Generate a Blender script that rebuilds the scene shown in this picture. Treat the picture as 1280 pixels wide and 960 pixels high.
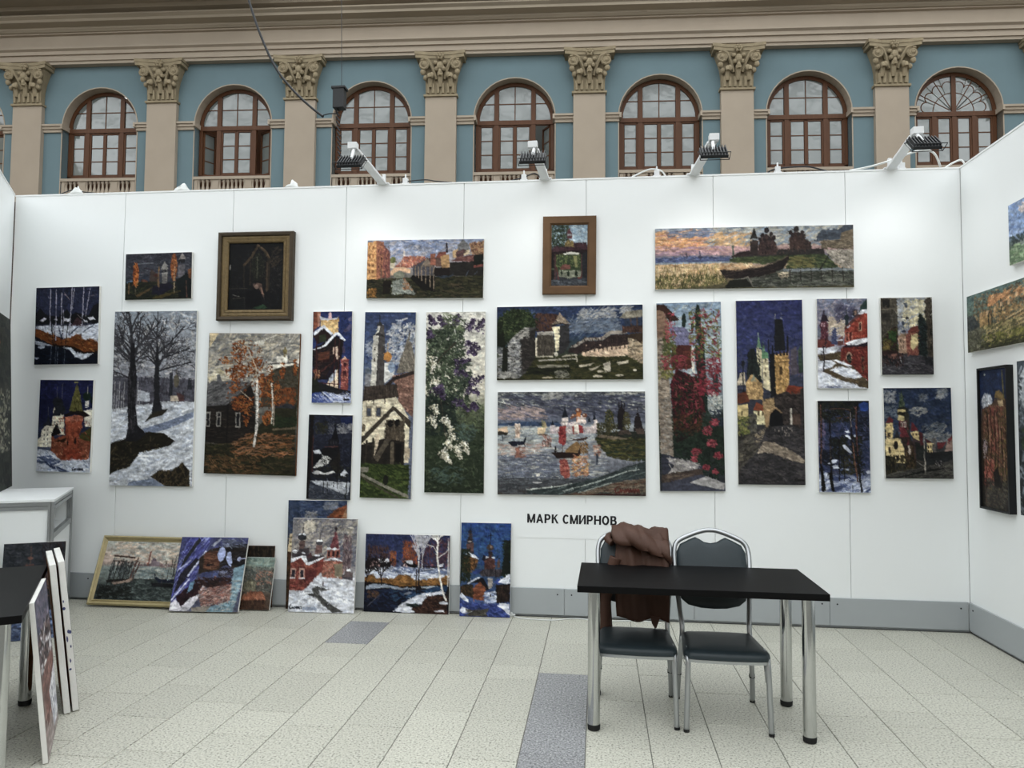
import bpy, bmesh, math, random
import numpy as np
from mathutils import Vector, Matrix
random.seed(7)
for o in list(bpy.data.objects): bpy.data.objects.remove(o)
SC = bpy.context.scene
COL = SC.collection
# ------------------------------------------------------------------ camera
F = 929.0
Yc = np.array([108, -48, 929.]); Yc /= np.linalg.norm(Yc)
Xc = -np.array([-7980, 13., 929]); Xc -= Yc*(Xc@Yc); Xc /= np.linalg.norm(Xc)
Zc = np.cross(Xc, Yc); Zc = Zc if Zc[1] > 0 else -Zc
RM = np.stack([Xc, Yc, Zc])
HC = 1.5313          # eye height
D = 5.9389           # booth back wall
XR = 2.739           # booth right wall
HW = 3.5             # booth wall height
cam = bpy.data.cameras.new('camera'); cam.sensor_width = 36; cam.lens = F/1280*36
cam.clip_end = 200; cam.clip_start = .05
co = bpy.data.objects.new('camera', cam); COL.objects.link(co)
r_, u_, f_ = RM[:, 0], RM[:, 1], RM[:, 2]
co.matrix_world = Matrix(((r_[0], u_[0], -f_[0], 0), (r_[1], u_[1], -f_[1], 0), (r_[2], u_[2], -f_[2], HC), (0, 0, 0, 1)))
SC.camera = co
# ------------------------------------------------------------------ world, light, exposure
w = bpy.data.worlds.new('hall_light'); SC.world = w; w.use_nodes = True
bgn = w.node_tree.nodes['Background']
bgn.inputs[0].default_value = (.94, .98, 1.0, 1); bgn.inputs[1].default_value = 2.72
vs = SC.view_settings
vs.view_transform = 'Standard'; vs.look = 'None'; vs.gamma = 1; vs.use_curve_mapping = False
vs.exposure = 0.0
LAMP_W = 8.5

def ray(px, py):
    return RM @ np.array([(px-640)/F, -(py-480)/F, 1.])
def fl(px, py, z=0.):
    r = ray(px, py); P = r*((z-HC)/r[2]); P[2] = z; return Vector(P)
def wl(px, py, y=D):
    r = ray(px, py); P = r*(y/r[1]); P[2] += HC; return Vector(P)
def wx(px, py, x=XR):
    r = ray(px, py); P = r*(x/r[0]); P[2] += HC; return Vector(P)

# ------------------------------------------------------------------ materials
def lin(c):
    if isinstance(c, str): c = [int(c[i:i+2], 16)/255 for i in (0, 2, 4)]
    return tuple((x/12.92 if x <= .04045 else ((x+.055)/1.055)**2.4) for x in c)
def ramp(nt, fac, stops):
    r = nt.nodes.new('ShaderNodeValToRGB'); e = r.color_ramp.elements
    while len(e) < len(stops): e.new(.5)
    for k, (p, c) in enumerate(stops): e[k].position = p; e[k].color = (*lin(c), 1)
    nt.links.new(fac, r.inputs[0]); return r.outputs[0]
def mat(name, col, rough=.6, metal=0., spec=.4, var=.08, scale=6., bump=0., bscale=40., obj_rand=0., aniso=None):
    m = bpy.data.materials.new(name); m.use_nodes = True; nt = m.node_tree
    b = nt.nodes['Principled BSDF']
    b.inputs['Roughness'].default_value = rough; b.inputs['Metallic'].default_value = metal
    b.inputs['Specular IOR Level'].default_value = spec
    tc = nt.nodes.new('ShaderNodeTexCoord'); src = tc.outputs['Object']
    if aniso:
        mp = nt.nodes.new('ShaderNodeMapping'); mp.inputs['Scale'].default_value = aniso
        nt.links.new(src, mp.inputs[0]); src = mp.outputs[0]
    n = nt.nodes.new('ShaderNodeTexNoise'); n.inputs['Scale'].default_value = scale; n.inputs['Detail'].default_value = 5
    nt.links.new(src, n.inputs[0])
    c = lin(col)
    lo = [max(0, x*(1-var*2)) for x in c]; hi = [min(1, x*(1+var*2)) for x in c]
    mx = nt.nodes.new('ShaderNodeMix'); mx.data_type = 'RGBA'
    mx.inputs[6].default_value = (*lo, 1); mx.inputs[7].default_value = (*hi, 1)
    nt.links.new(n.outputs[0], mx.inputs[0]); out = mx.outputs[2]
    if obj_rand:
        oi = nt.nodes.new('ShaderNodeObjectInfo'); mr = nt.nodes.new('ShaderNodeMapRange')
        mr.inputs[3].default_value = 1-obj_rand; mr.inputs[4].default_value = 1+obj_rand
        nt.links.new(oi.outputs['Random'], mr.inputs[0])
        vm = nt.nodes.new('ShaderNodeVectorMath'); vm.operation = 'SCALE'
        nt.links.new(out, vm.inputs[0]); nt.links.new(mr.outputs[0], vm.inputs['Scale']); out = vm.outputs[0]
    nt.links.new(out, b.inputs['Base Color'])
    if bump:
        n2 = nt.nodes.new('ShaderNodeTexNoise'); n2.inputs['Scale'].default_value = bscale; n2.inputs['Detail'].default_value = 4
        nt.links.new(src, n2.inputs[0])
        bp = nt.nodes.new('ShaderNodeBump'); bp.inputs['Strength'].default_value = bump; bp.inputs['Distance'].default_value = .01
        nt.links.new(n2.outputs[0], bp.inputs['Height']); nt.links.new(bp.outputs[0], b.inputs['Normal'])
    return m
M = {}
M['panel'] = mat('white_panel', 'e4e7e7', .55, spec=.3, var=.012, scale=1.2)
M['edge_white'] = mat('white_profile', 'e6e8e8', .45, var=.02)
M['board'] = mat('grey_board', '9da2a4', .5, var=.03, scale=2)
M['dark'] = mat('black_screw', '1a1a1c', .8, var=.1)
M['brownpost'] = mat('brown_post', '4a3c36', .7, var=.1)
M['stucco_blue'] = mat('blue_stucco', '677a80', .9, spec=.15, var=.04, scale=1.1, bump=.15, bscale=25)
M['stone'] = mat('beige_stone', '9f9384', .85, spec=.2, var=.05, scale=1.4, bump=.12, bscale=30)
M['stone2'] = mat('weathered_cornice', '968b7b', .88, spec=.2, var=.13, scale=.9, bump=.2, bscale=14, aniso=(.5, 1, 4))
M['capital'] = mat('ochre_capital', '8c8069', .85, spec=.2, var=.14, scale=5, bump=.3, bscale=25)
M['brown'] = mat('brown_window_wood', '523420', .5, spec=.25, var=.12, scale=3, aniso=(6, 6, 1))
M['curtain'] = mat('pale_blind', '7f8280', .8, var=.06, scale=.8)
M['chrome'] = mat('chrome', 'bfc1c0', .12, metal=1., var=.03)
M['alu'] = mat('aluminium', '9c9fa0', .38, metal=.75, var=.04)
M['steel'] = mat('chair_steel', 'a9acae', .32, metal=.85, var=.04)
M['blacktop'] = mat('black_laminate', '040405', .5, spec=.14, var=.1, scale=30)
M['rubber'] = mat('black_rubber', '0d0d0e', .7, var=.05)
M['vinyl'] = mat('grey_vinyl', '262f33', .45, spec=.32, var=.06, scale=20, bump=.06, bscale=120)
M['leather'] = mat('brown_leather', '463026', .6, spec=.25, var=.16, scale=9, bump=.35, bscale=22)
M['blackmetal'] = mat('black_metal', '15171a', .5, spec=.4, var=.1)
M['whitepaint'] = mat('white_paint', 'd8dadb', .5, var=.03)
M['whitecable'] = mat('white_cable', 'd5d8d6', .5, var=.03)
M['gesso'] = mat('white_canvas_edge', 'd6d5d0', .85, spec=.1, var=.06, scale=12, bump=.2, bscale=60)
M['rawback'] = mat('raw_canvas_back', '5b3c28', .9, spec=.1, var=.12, scale=8)
M['goldframe'] = mat('gilt_frame', 'a3966f', .45, metal=.15, var=.12, scale=30, bump=.3, bscale=60)
M['oldgold'] = mat('dark_old_gilt', '3a2f20', .55, metal=.2, var=.25, scale=20, bump=.3, bscale=50)
M['oldgold2'] = mat('worn_gilt_bead', '665537', .45, metal=.3, var=.25, scale=40, bump=.4, bscale=80)
M['wood'] = mat('oak_frame', '5a432e', .65, spec=.2, var=.16, scale=7, aniso=(1, 1, 1), bump=.2, bscale=30)
M['blackframe'] = mat('black_frame', '0e0f11', .5, spec=.3, var=.1)
M['ink_blue'] = mat('blue_paint', '3a3f66', .6, var=.1)
M['ink'] = mat('black_lettering', '0d0d14', .5, var=.02)
M['roofgrey'] = mat('grey_roof_sheet', '565a56', .7, var=.06)

# pane of old window glass: partly mirrors the glazed roof of the hall, partly shows the pale blind
def pane_mat():
    m = bpy.data.materials.new('window_glass'); m.use_nodes = True; nt = m.node_tree
    b = nt.nodes['Principled BSDF']
    b.inputs['Base Color'].default_value = (*lin('6c7270'), 1); b.inputs['Roughness'].default_value = .08
    b.inputs['Specular IOR Level'].default_value = .9; b.inputs['Coat Weight'].default_value = .5
    b.inputs['Coat Roughness'].default_value = .04
    tc = nt.nodes.new('ShaderNodeTexCoord'); n = nt.nodes.new('ShaderNodeTexNoise'); n.inputs['Scale'].default_value = 1.6
    nt.links.new(tc.outputs['Object'], n.inputs[0])
    bp = nt.nodes.new('ShaderNodeBump'); bp.inputs['Strength'].default_value = .25; bp.inputs['Distance'].default_value = .05
    nt.links.new(n.outputs[0], bp.inputs['Height'])
    for k in ('Normal', 'Coat Normal'): nt.links.new(bp.outputs[0], b.inputs[k])
    return m
M['pane'] = pane_mat()

def granite(name, base, dark, light, amount):
    m = bpy.data.materials.new(name); m.use_nodes = True; nt = m.node_tree
    b = nt.nodes['Principled BSDF']; b.inputs['Roughness'].default_value = .42; b.inputs['Specular IOR Level'].default_value = .35
    geo = nt.nodes.new('ShaderNodeNewGeometry')
    n = nt.nodes.new('ShaderNodeTexNoise'); n.inputs['Scale'].default_value = 95; n.inputs['Detail'].default_value = 3; n.inputs['Roughness'].default_value = .7
    nt.links.new(geo.outputs['Position'], n.inputs[0])
    c = ramp(nt, n.outputs[0], [(.36, dark), (.36+amount, base), (.56, base), (.64, light)])
    n2 = nt.nodes.new('ShaderNodeTexNoise'); n2.inputs['Scale'].default_value = 1.7; n2.inputs['Detail'].default_value = 4
    nt.links.new(geo.outputs['Position'], n2.inputs[0])
    oi = nt.nodes.new('ShaderNodeObjectInfo')
    ad = nt.nodes.new('ShaderNodeMath'); ad.operation = 'ADD'; nt.links.new(n2.outputs[0], ad.inputs[0]); nt.links.new(oi.outputs['Random'], ad.inputs[1])
    mr = nt.nodes.new('ShaderNodeMapRange'); mr.inputs[1].default_value = .3; mr.inputs[2].default_value = 1.6
    mr.inputs[3].default_value = .93; mr.inputs[4].default_value = 1.07; nt.links.new(ad.outputs[0], mr.inputs[0])
    vm = nt.nodes.new('ShaderNodeVectorMath'); vm.operation = 'SCALE'
    nt.links.new(c, vm.inputs[0]); nt.links.new(mr.outputs[0], vm.inputs['Scale'])
    nt.links.new(vm.outputs[0], b.inputs['Base Color'])
    return m
M['granite'] = granite('pale_granite', 'b3b2a6', '605f58', 'c8c7bd', .11)
M['granite_dark'] = granite('dark_granite', '8a8b8d', '38393c', 'bcbcba', .13)
M['grout'] = mat('grout', '6d6c66', .9, var=.1, scale=20)

# ------------------------------------------------------------------ mesh builder
class MB:
    def __init__(s): s.v = []; s.f = []
    def add(s, vs, fs):
        n = len(s.v); s.v += [tuple(v) for v in vs]; s.f += [tuple(n+i for i in f) for f in fs]; return s
    def box(s, x0, x1, y0, y1, z0, z1, mtx=None):
        vs = [(x, y, z) for x in (x0, x1) for y in (y0, y1) for z in (z0, z1)]
        if mtx is not None: vs = [mtx @ Vector(v) for v in vs]
        return s.add(vs, [(0, 1, 3, 2), (4, 6, 7, 5), (0, 4, 5, 1), (2, 3, 7, 6), (0, 2, 6, 4), (1, 5, 7, 3)])
    def prism(s, poly, y0, y1, axis='y'):      # poly of (x,z) extruded along y
        n = len(poly)
        if axis == 'y': vs = [(a, y0, b) for a, b in poly]+[(a, y1, b) for a, b in poly]
        elif axis == 'x': vs = [(y0, a, b) for a, b in poly]+[(y1, a, b) for a, b in poly]
        else: vs = [(a, b, y0) for a, b in poly]+[(a, b, y1) for a, b in poly]
        return s.add(vs, [tuple(range(n))[::-1], tuple(range(n, 2*n))]+[(i, (i+1) % n, n+(i+1) % n, n+i) for i in range(n)])
    def tube(s, pts, r, n=10, closed=False, cap=True, sq=None):
        pts = [Vector(p) for p in pts]; m = len(pts); rr = r if isinstance(r, (list, tuple)) else [r]*m
        vs = []; up = None
        for i, p in enumerate(pts):
            a = pts[i-1] if (i > 0 or closed) else p; b = pts[(i+1) % m] if (i < m-1 or closed) else p
            t = (b-a).normalized()
            if up is None: up = t.orthogonal().normalized()
            up = (up-t*up.dot(t)); up = up.normalized() if up.length > 1e-6 else t.orthogonal().normalized()
            w_ = t.cross(up)
            for k in range(n):
                an = 2*math.pi*(k+.5)/n
                vs.append(p+(up*math.cos(an)+w_*math.sin(an))*rr[i])
        fs = []
        for i in range(m if closed else m-1):
            for k in range(n):
                fs.append((i*n+k, i*n+(k+1) % n, ((i+1) % m)*n+(k+1) % n, ((i+1) % m)*n+k))
        if cap and not closed: fs += [tuple(range(n))[::-1], tuple(range((m-1)*n, m*n))]
        return s.add(vs, fs)
    def cyl(s, x, y, z0, z1, r, n=20): return s.tube([(x, y, z0), (x, y, z1)], r, n)
    def lathe(s, prof, x=0, y=0, z=0, n=10):
        vs = []
        for r, h in prof:
            for k in range(n):
                a = 2*math.pi*k/n; vs.append((x+r*math.cos(a), y+r*math.sin(a), z+h))
        m = len(prof)
        return s.add(vs, [(i*n+k, i*n+(k+1) % n, (i+1)*n+(k+1) % n, (i+1)*n+k) for i in range(m-1) for k in range(n)]+[tuple(range(n))[::-1], tuple(range((m-1)*n, m*n))])
    def ball(s, c, r, n=8, m=6):
        rx, ry, rz = r if isinstance(r, tuple) else (r, r, r)
        vs = []; fs = []
        for i in range(m+1):
            th = math.pi*i/m
            for k in range(n):
                a = 2*math.pi*k/n
                vs.append((c[0]+rx*math.sin(th)*math.cos(a), c[1]+ry*math.sin(th)*math.sin(a), c[2]+rz*math.cos(th)))
        for i in range(m):
            for k in range(n): fs.append((i*n+k, (i+1)*n+k, (i+1)*n+(k+1) % n, i*n+(k+1) % n))
        return s.add(vs, fs)
    def mesh(s, name, m, smooth=False, bevel=0.):
        me = bpy.data.meshes.new(name); me.from_pydata(s.v, [], s.f); me.update()
        bm = bmesh.new(); bm.from_mesh(me); bmesh.ops.recalc_face_normals(bm, faces=bm.faces)
        if bevel: bmesh.ops.bevel(bm, geom=[e for e in bm.edges if len(e.link_faces) == 2 and e.calc_face_angle(0) > .6], offset=bevel, segments=2, affect='EDGES', profile=.6)
        bm.to_mesh(me); bm.free()
        if m: me.materials.append(m)
        if smooth:
            for p in me.polygons: p.use_smooth = True
        return me
    def build(s, name, m, parent=None, smooth=False, bevel=0., loc=None):
        o = bpy.data.objects.new(name, s.mesh(name, m, smooth, bevel)); COL.objects.link(o)
        if parent: o.parent = parent
        if loc is not None: o.location = loc
        return o
def smooth_by_angle(o, a=.7):
    me = o.data
    for p in me.polygons: p.use_smooth = True
    me.set_sharp_from_angle(angle=a)
    return o
def put(name, me, parent=None, loc=(0, 0, 0), rot=None):
    o = bpy.data.objects.new(name, me); COL.objects.link(o); o.parent = parent; o.location = loc
    if rot: o.rotation_euler = rot
    return o
def tag(o, label=None, cat=None, group=None, kind=None):
    if label: o['label'] = label
    if cat: o['category'] = cat
    if group: o['group'] = group
    if kind: o['kind'] = kind
    return o
def empty(name, loc=(0, 0, 0), rz=0, label=None, cat=None, group=None, kind=None):
    o = bpy.data.objects.new(name, None); COL.objects.link(o); o.location = loc; o.rotation_euler = (0, 0, rz); o.empty_display_size = .1
    return tag(o, label, cat, group, kind)
def copy_tree(o, parent=None):
    c = o.copy(); COL.objects.link(c); c.parent = parent
    for ch in list(o.children): copy_tree(ch, c)
    return c
def catmull(pts, k=6):
    pts = [Vector(p) for p in pts]; out = []
    for i in range(len(pts)-1):
        p0 = pts[max(i-1, 0)]; p1 = pts[i]; p2 = pts[i+1]; p3 = pts[min(i+2, len(pts)-1)]
        for j in range(k):
            t = j/k
            out.append(.5*((2*p1)+(p2-p0)*t+(2*p0-5*p1+4*p2-p3)*t*t+(3*p1-p0-3*p2+p3)*t**3))
    out.append(pts[-1]); return out

# ------------------------------------------------------------------ floor
fb = MB().box(-24.4, 19.6, -26.4, 24.5, -.06, -.004).build('floor', M['grout']); tag(fb, 'pale speckled granite slab floor of the hall', 'floor', kind='structure')
TW = .3035; X0 = -.361          # joint line next to the dark tiles
tile_cache = {}
def tile_mesh(w_, l_, dark):
    k = (round(w_, 3), round(l_, 3), dark)
    if k not in tile_cache:
        b = MB(); g = .0022; e = .0015
        x, y = w_/2-g, l_/2-g
        vs = [(-x, -y, -.02), (x, -y, -.02), (x, y, -.02), (-x, y, -.02), (-x, -y, -e), (x, -y, -e), (x, y, -e), (-x, y, -e),
              (-x+e, -y+e, 0), (x-e, -y+e, 0), (x-e, y-e, 0), (-x+e, y-e, 0)]
        fs = [(0, 1, 5, 4), (1, 2, 6, 5), (2, 3, 7, 6), (3, 0, 4, 7), (4, 5, 9, 8), (5, 6, 10, 9), (6, 7, 11, 10), (7, 4, 8, 11), (8, 9, 10, 11)]
        b.add(vs, fs); tile_cache[k] = b.mesh('tile', M['granite_dark' if dark else 'granite'])
    return tile_cache[k]
# joints measured in the photograph for some columns (metres from the camera line), other columns follow the same lengths
rng = random.Random(11)
known = {}
def addj(col, *pix):
    known[col] = sorted(fl(x, y).y for x, y in pix)
def cp(x, y): return (380+x*.265625, 760+y*.265625)
def cq(x, y): return (940+x*.265625, 760+y*.265625)
addj(-1, cp(1050, 120), cp(1000, 272), cp(985, 333), cp(910, 527))
addj(-2, cp(850, 148), cp(800, 238), cp(755, 300), cp(640, 482))
addj(-3, cp(650, 98), cp(620, 207), cp(560, 262), cp(420, 435), cp(340, 557))
addj(-4, cp(500, 82), cp(400, 181), cp(350, 235), cp(90, 560))
addj(-5, cp(320, 64), cp(225, 167))
addj(0, cp(1220, 168), cp(1190, 308), cp(1170, 457), cp(1140, 690))
addj(5, cq(560, 180), cq(460, 262), cq(290, 325))
addj(6, cq(870, 435), cq(680, 488), cq(460, 545))
addj(7, cq(1040, 215), cq(1090, 415))
ntile = 0
YN, YF = 2.32, D-.02
for c in range(-17, 9):
    xa = X0+c*TW; xc = xa+TW/2
    js = list(known.get(c, []))
    near = (js[0] if js else YF+rng.random()*.3)
    y = near
    while y > YN:
        y -= rng.choice([.607, .607, .455, .303]) if not js or c not in (0,) else .4
        js.append(y)
    y = max(js)
    while y < YF: y += rng.choice([.607, .455]); js.append(y)
    js = sorted(js)
    for a, b_ in zip(js[:-1], js[1:]):
        if b_ > YF: b_ = YF
        if b_-a < .05 or a >= YF: continue
        if xc < -5.0+(YF-(a+b_)/2)*.62: continue
        if xa+TW > XR: continue
        dark = (c == 0 and (a+b_)/2 < fl(*cp(1190, 308)).y) or (c == -5 and fl(*cp(225, 167)).y-.02 < (a+b_)/2 < fl(*cp(320, 64)).y+.02)
        l_ = round((b_-a)/.02)*.02 if not js or c not in known else b_-a
        l_ = b_-a
        put('tile', tile_mesh(TW, l_, dark), fb, (xc, (a+b_)/2, 0)); ntile += 1
xa = X0+9*TW+TW
put('tile', tile_mesh(XR-.012-(X0+9*TW), 1.2, False), fb, ((X0+9*TW+XR-.012)/2, YF-.6, 0))
put('tile', tile_mesh(XR-.012-(X0+9*TW), 1.2, False), fb, ((X0+9*TW+XR-.012)/2, YF-1.8, 0))
put('tile', tile_mesh(XR-.012-(X0+9*TW), 1.2, False), fb, ((X0+9*TW+XR-.012)/2, YF-3.0, 0))
print('TILES', ntile)

# ------------------------------------------------------------------ booth walls (panels are parts)
seams = [-5.13]+[wl(x, y).x for x, y in ((156, 240), (293, 236))]
seams = [-5.13, -4.085, -3.095, -2.1, -1.1, -.1, .898, 1.897, XR]
wbk = MB().box(-5.13, XR+.05, D+.012, D+.045, .0, HW-.012).build('wall_back', M['edge_white'])
tag(wbk, 'white exhibition panel wall behind the paintings', 'wall', kind='structure')
for a, b_ in zip(seams[:-1], seams[1:]):
    MB().box(a+.0018, b_-.0018, D, D+.014, .03, HW-.01).build('panel', M['panel'], wbk, bevel=.0015)
MB().box(-5.13, XR+.05, D-.004, D+.05, HW-.012, HW).build('top_rail', M['edge_white'], wbk)
wrt = MB().box(XR+.012, XR+.045, 0.6, D+.012, 0, HW-.012).build('wall_right', M['edge_white'])
tag(wrt, 'white exhibition panel wall turning towards the viewer', 'wall', kind='structure')
for k in range(5):
    MB().box(XR, XR+.014, D-.0018-(k+1)*1., D+.0-.002-k*1., .03, HW-.01).build('panel', M['panel'], wrt, bevel=.0015)
MB().box(XR-.004, XR+.05, .6, D-.004, HW-.012, HW).build('top_rail', M['edge_white'], wrt)
# baseboards
BH = .222
bb = MB().box(-5.13, XR, D+.002, D+.0115, .0, .026).build('baseboard_back', M['board']); tag(bb, 'grey kick board along the back panel wall', 'baseboard', kind='structure')
bs = [-5.13, -4.24, -3.25, -2.25, -1.26, -.262, .735, 1.735, XR-.018]
screw = MB().tube([(0, 0, 0), (0, -.003, 0)], .006, 8).mesh('screw', M['dark'])
for a, b_ in zip(bs[:-1], bs[1:]):
    k = MB().box(a+.0012, b_-.0012, D-.018, D-.0005, .018, BH).build('board', M['board'], bb, bevel=.001)
    for sx in (a+.055, b_-.055): put('screw', screw, k, (sx, D-.018, BH-.045))
b2 = MB().box(XR+.002, XR+.0115, .6, D-.02, 0, .026).build('baseboard_right', M['board']); tag(b2, 'grey kick board along the side panel wall', 'baseboard', kind='structure')
for k in range(5):
    bo = MB().box(XR-.018, XR-.0005, D-.019-(k+1)*.995, D-.021-k*.995, .018, BH).build('board', M['board'], b2, bevel=.001)
    put('screw', screw, bo, (XR-.018, D-.08-k*.995, BH-.045), (0, 0, -math.pi/2))
# left wall, set at an angle
LA = math.radians(32.5)
LW0 = wl(12.0, 400, y=D-.03); LW0.z = 0
wlf = empty('wall_left', LW0, LA, 'white exhibition panel wall angled in from the other side', 'wall', kind='structure')
# local frame: -y runs towards the viewer, +x faces into the booth
MB().box(-.045, -.012, -4.0, 0, 0, HW-.012).build('core', M['edge_white'], wlf)
for k in range(4): MB().box(-.014, 0, -(k+1)*1.+.0018, -k*1.-.0018, .03, HW-.01).build('panel', M['panel'], wlf, bevel=.0015)
MB().box(-.05, .004, -4.0, 0, HW-.012, HW).build('top_rail', M['edge_white'], wlf)
tp = MB().box(-5.3, -5.131, D+.02, D+.06, 0, HW-.05).build('trim_1', M['brownpost'], bevel=.004); tag(tp, 'dark brown post in the gap between the two panel walls', 'post', kind='structure')
# ------------------------------------------------------------------ hall facade behind the booth
FA = math.radians(2.708); FAC0 = Vector((0, 21.04, 0))
wf = empty('wall_facade', FAC0, FA, 'pale blue hall facade with arched windows and stone pilasters', 'wall', kind='structure')
# local: x along the facade, -y towards the viewer, z up
PIL = [-21.3, -17.12, -12.93, -8.72, -4.56, -.28, 3.87, 8.09, 12.28, 16.45]
WIN = [-19.1, -14.92, -10.80, -6.62, -2.43, 1.74, 5.88, 9.94, 14.3]
OR, ZS, ZCAP0, ZCAP = 1.165, 10.31, 10.97, 12.15
RD = .30   # reveal depth
edges = [-23.4]+PIL+[18.5]
NA = 20
for k, cx in enumerate(WIN):
    a, b_ = PIL[k], PIL[k+1]
    m = MB()
    arc = [(cx+OR*math.cos(math.pi*(1-i/NA)), ZS+OR*math.sin(math.pi*(1-i/NA))) for i in range(NA+1)]
    # side walls, wall under the opening, spandrel fan
    m.box(a, cx-OR, 0, .5, 0, ZS); m.box(cx+OR, b_, 0, .5, 0, ZS); m.box(cx-OR, cx+OR, .1, .5, 0, 7.85)
    top = [(a+(b_-a)*i/NA, ZCAP) for i in range(NA+1)]
    top[0] = (a, ZCAP)
    ring = [(a, ZS)]+[None]
    for i in range(NA):
        p, q, r2, s2 = arc[i], arc[i+1], top[i+1], top[i]
        m.add([(p[0], 0, p[1]), (q[0], 0, q[1]), (r2[0], 0, r2[1]), (s2[0], 0, s2[1])], [(0, 1, 2, 3)])
    m.add([(a, 0, ZS), (cx-OR, 0, ZS), (a, 0, ZCAP)], [(0, 1, 2)]); m.add([(b_, 0, ZS), (cx+OR, 0, ZS), (b_, 0, ZCAP)], [(0, 1, 2)])
    m.build('bay_wall', M['stucco_blue'], wf)
    # stone reveal of the opening
    rv = MB(); prof = [(cx-OR, 7.85)]+arc+[(cx+OR, 7.85)]
    inn = [(cx-OR+.0, 7.85)]+[(cx+(OR)*math.cos(math.pi*(1-i/NA)), ZS+OR*math.sin(math.pi*(1-i/NA))) for i in range(NA+1)]+[(cx+OR, 7.85)]
    n = len(prof)
    vs = [(x, -.012, z) for x, z in prof]+[(x, RD+.12, z) for x, z in inn]
    off = [(cx+(x-cx)*(OR+.03)/OR, ZS+(z-ZS)*(OR+.03)/OR if z > ZS else z) for x, z in prof]
    vs += [(x, -.012, z) for x, z in off]+[(x, .02, z) for x, z in off]
    fs = []
    for i in range(n-1): fs += [(i, i+1, n+i+1, n+i), (i, 2*n+i, 2*n+i+1, i+1), (2*n+i, 3*n+i, 3*n+i+1, 2*n+i+1)]
    rv.add(vs, fs).build('arch_reveal', M['stone'], wf)
    # impost mouldings
    for x0, x1 in ((a+.455, cx-OR+.0), (cx+OR-.0, b_-.455)):
        im = MB(); s0, s1 = (0, .09) if x1 <= cx else (.09, 0)
        im.box(x0, x1, -.05, .02, 10.13, 10.22); im.box(x0, x1, -.085, .02, 10.22, 10.30); im.box(x0, x1, -.12, .02, 10.30, 10.36)
        xi = cx-OR if x1 <= cx else cx+OR
        d_ = .06 if x1 <= cx else -.06
        im.box(min(xi, xi+d_), max(xi, xi+d_), -.12, RD, 10.22, 10.36)
        im.build('impost', M['stone'], wf)
# pilasters with capitals
def capital_mesh():
    m = MB()
    z0 = ZCAP0; W = .455
    m.box(-W-.04, W+.04, -.20, .0, z0-.06, z0)                       # astragal
    # bell, flaring upwards
    n = 7
    prof = [(W-.02, .17), (W-.01, .18), (W+.03, .20), (W+.10, .25), (W+.16, .30)]
    zs = [0, .35, .6, .8, .98]
    for (h0, d0), (h1, d1), za, zb in zip(prof[:-1], prof[1:], zs[:-1], zs[1:]):
        vs = [(-h0, -d0, z0+za), (h0, -d0, z0+za), (h0, 0, z0+za), (-h0, 0, z0+za), (-h1, -d1, z0+zb), (h1, -d1, z0+zb), (h1, 0, z0+zb), (-h1, 0, z0+zb)]
        m.add(vs, [(0, 1, 5, 4), (1, 2, 6, 5), (3, 0, 4, 7), (4, 5, 6, 7), (0, 3, 2, 1)])
    # abacus with concave front
    pts = [(-.70, -.42), (-.6, -.40), (-.35, -.33), (0, -.30), (.35, -.33), (.6, -.40), (.70, -.42), (.70, 0), (-.70, 0)]
    m.prism([(x, y) for x, y in pts], z0+.99, z0+1.09, 'z')
    pts2 = [(x*1.04, y*1.05 if y else 0) for x, y in pts]
    m.prism(pts2, z0+1.09, z0+1.18, 'z')
    # flutes/leaves on the lower bell
    for i in range(6):
        x = -.36+.144*i
        m.tube([(x, -.19, z0+.02), (x, -.205, z0+.30)], .045, 6)
    for x, zt, rr in ((-.3, .50, .075), (0, .55, .085), (.3, .50, .075)):
        m.tube([(x, -.20, z0+.2), (x, -.25, z0+zt-.08), (x, -.34, z0+zt), (x, -.36, z0+zt-.08)], [.06, rr, rr, .05], 7)
    # side volutes, scrolls, leaf sprays
    for s in (-1, 1):
        sp = []
        for i in range(19):
            a = i/18*4.2*math.pi; r = .155*(1-i/22)
            sp.append((s*(.47+r*math.cos(a+1.0)*1.0), -.36, z0+.80+r*math.sin(a+1.0)))
        m.tube(sp, .04, 6)
        m.ball((s*.47, -.38, z0+.80), (.06, .05, .06))
        m.tube([(s*.12, -.22, z0+.42), (s*.2, -.28, z0+.68), (s*.33, -.36, z0+.92), (s*.46, -.4, z0+.97)], [.05, .055, .05, .03], 6)
        m.ball((s*.50, -.32, z0+.60), (.08, .07, .09)); m.ball((s*.43, -.27, z0+.45), (.07, .07, .08))
        m.ball((s*.24, -.33, z0+.50), (.07, .06, .09)); m.ball((s*.13, -.33, z0+.86), (.07, .06, .06))
    # flower and mask
    for i in range(6):
        a = i*math.pi/3; m.ball((.075*math.cos(a), -.36, z0+1.05+.075*math.sin(a)), .05, 6, 4)
    m.ball((0, -.39, z0+1.05), .05, 6, 4)
    m.ball((0, -.33, z0+.76), (.11, .1, .13)); m.ball((-.1, -.33, z0+.68), .07, 6, 4); m.ball((.1, -.33, z0+.68), .07, 6, 4); m.ball((0, -.36, z0+.58), (.06, .06, .09), 6, 4)
    return m.mesh('capital', M['capital'])
CAPM = capital_mesh()
PILM = MB().box(-.455, .455, -.15, .02, 0, ZCAP0-.06).mesh('pilaster', M['stone'], bevel=.012)
for x in PIL:
    p = put('pilaster', PILM, wf, (x, 0, 0)); put('capital', CAPM, p)
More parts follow.
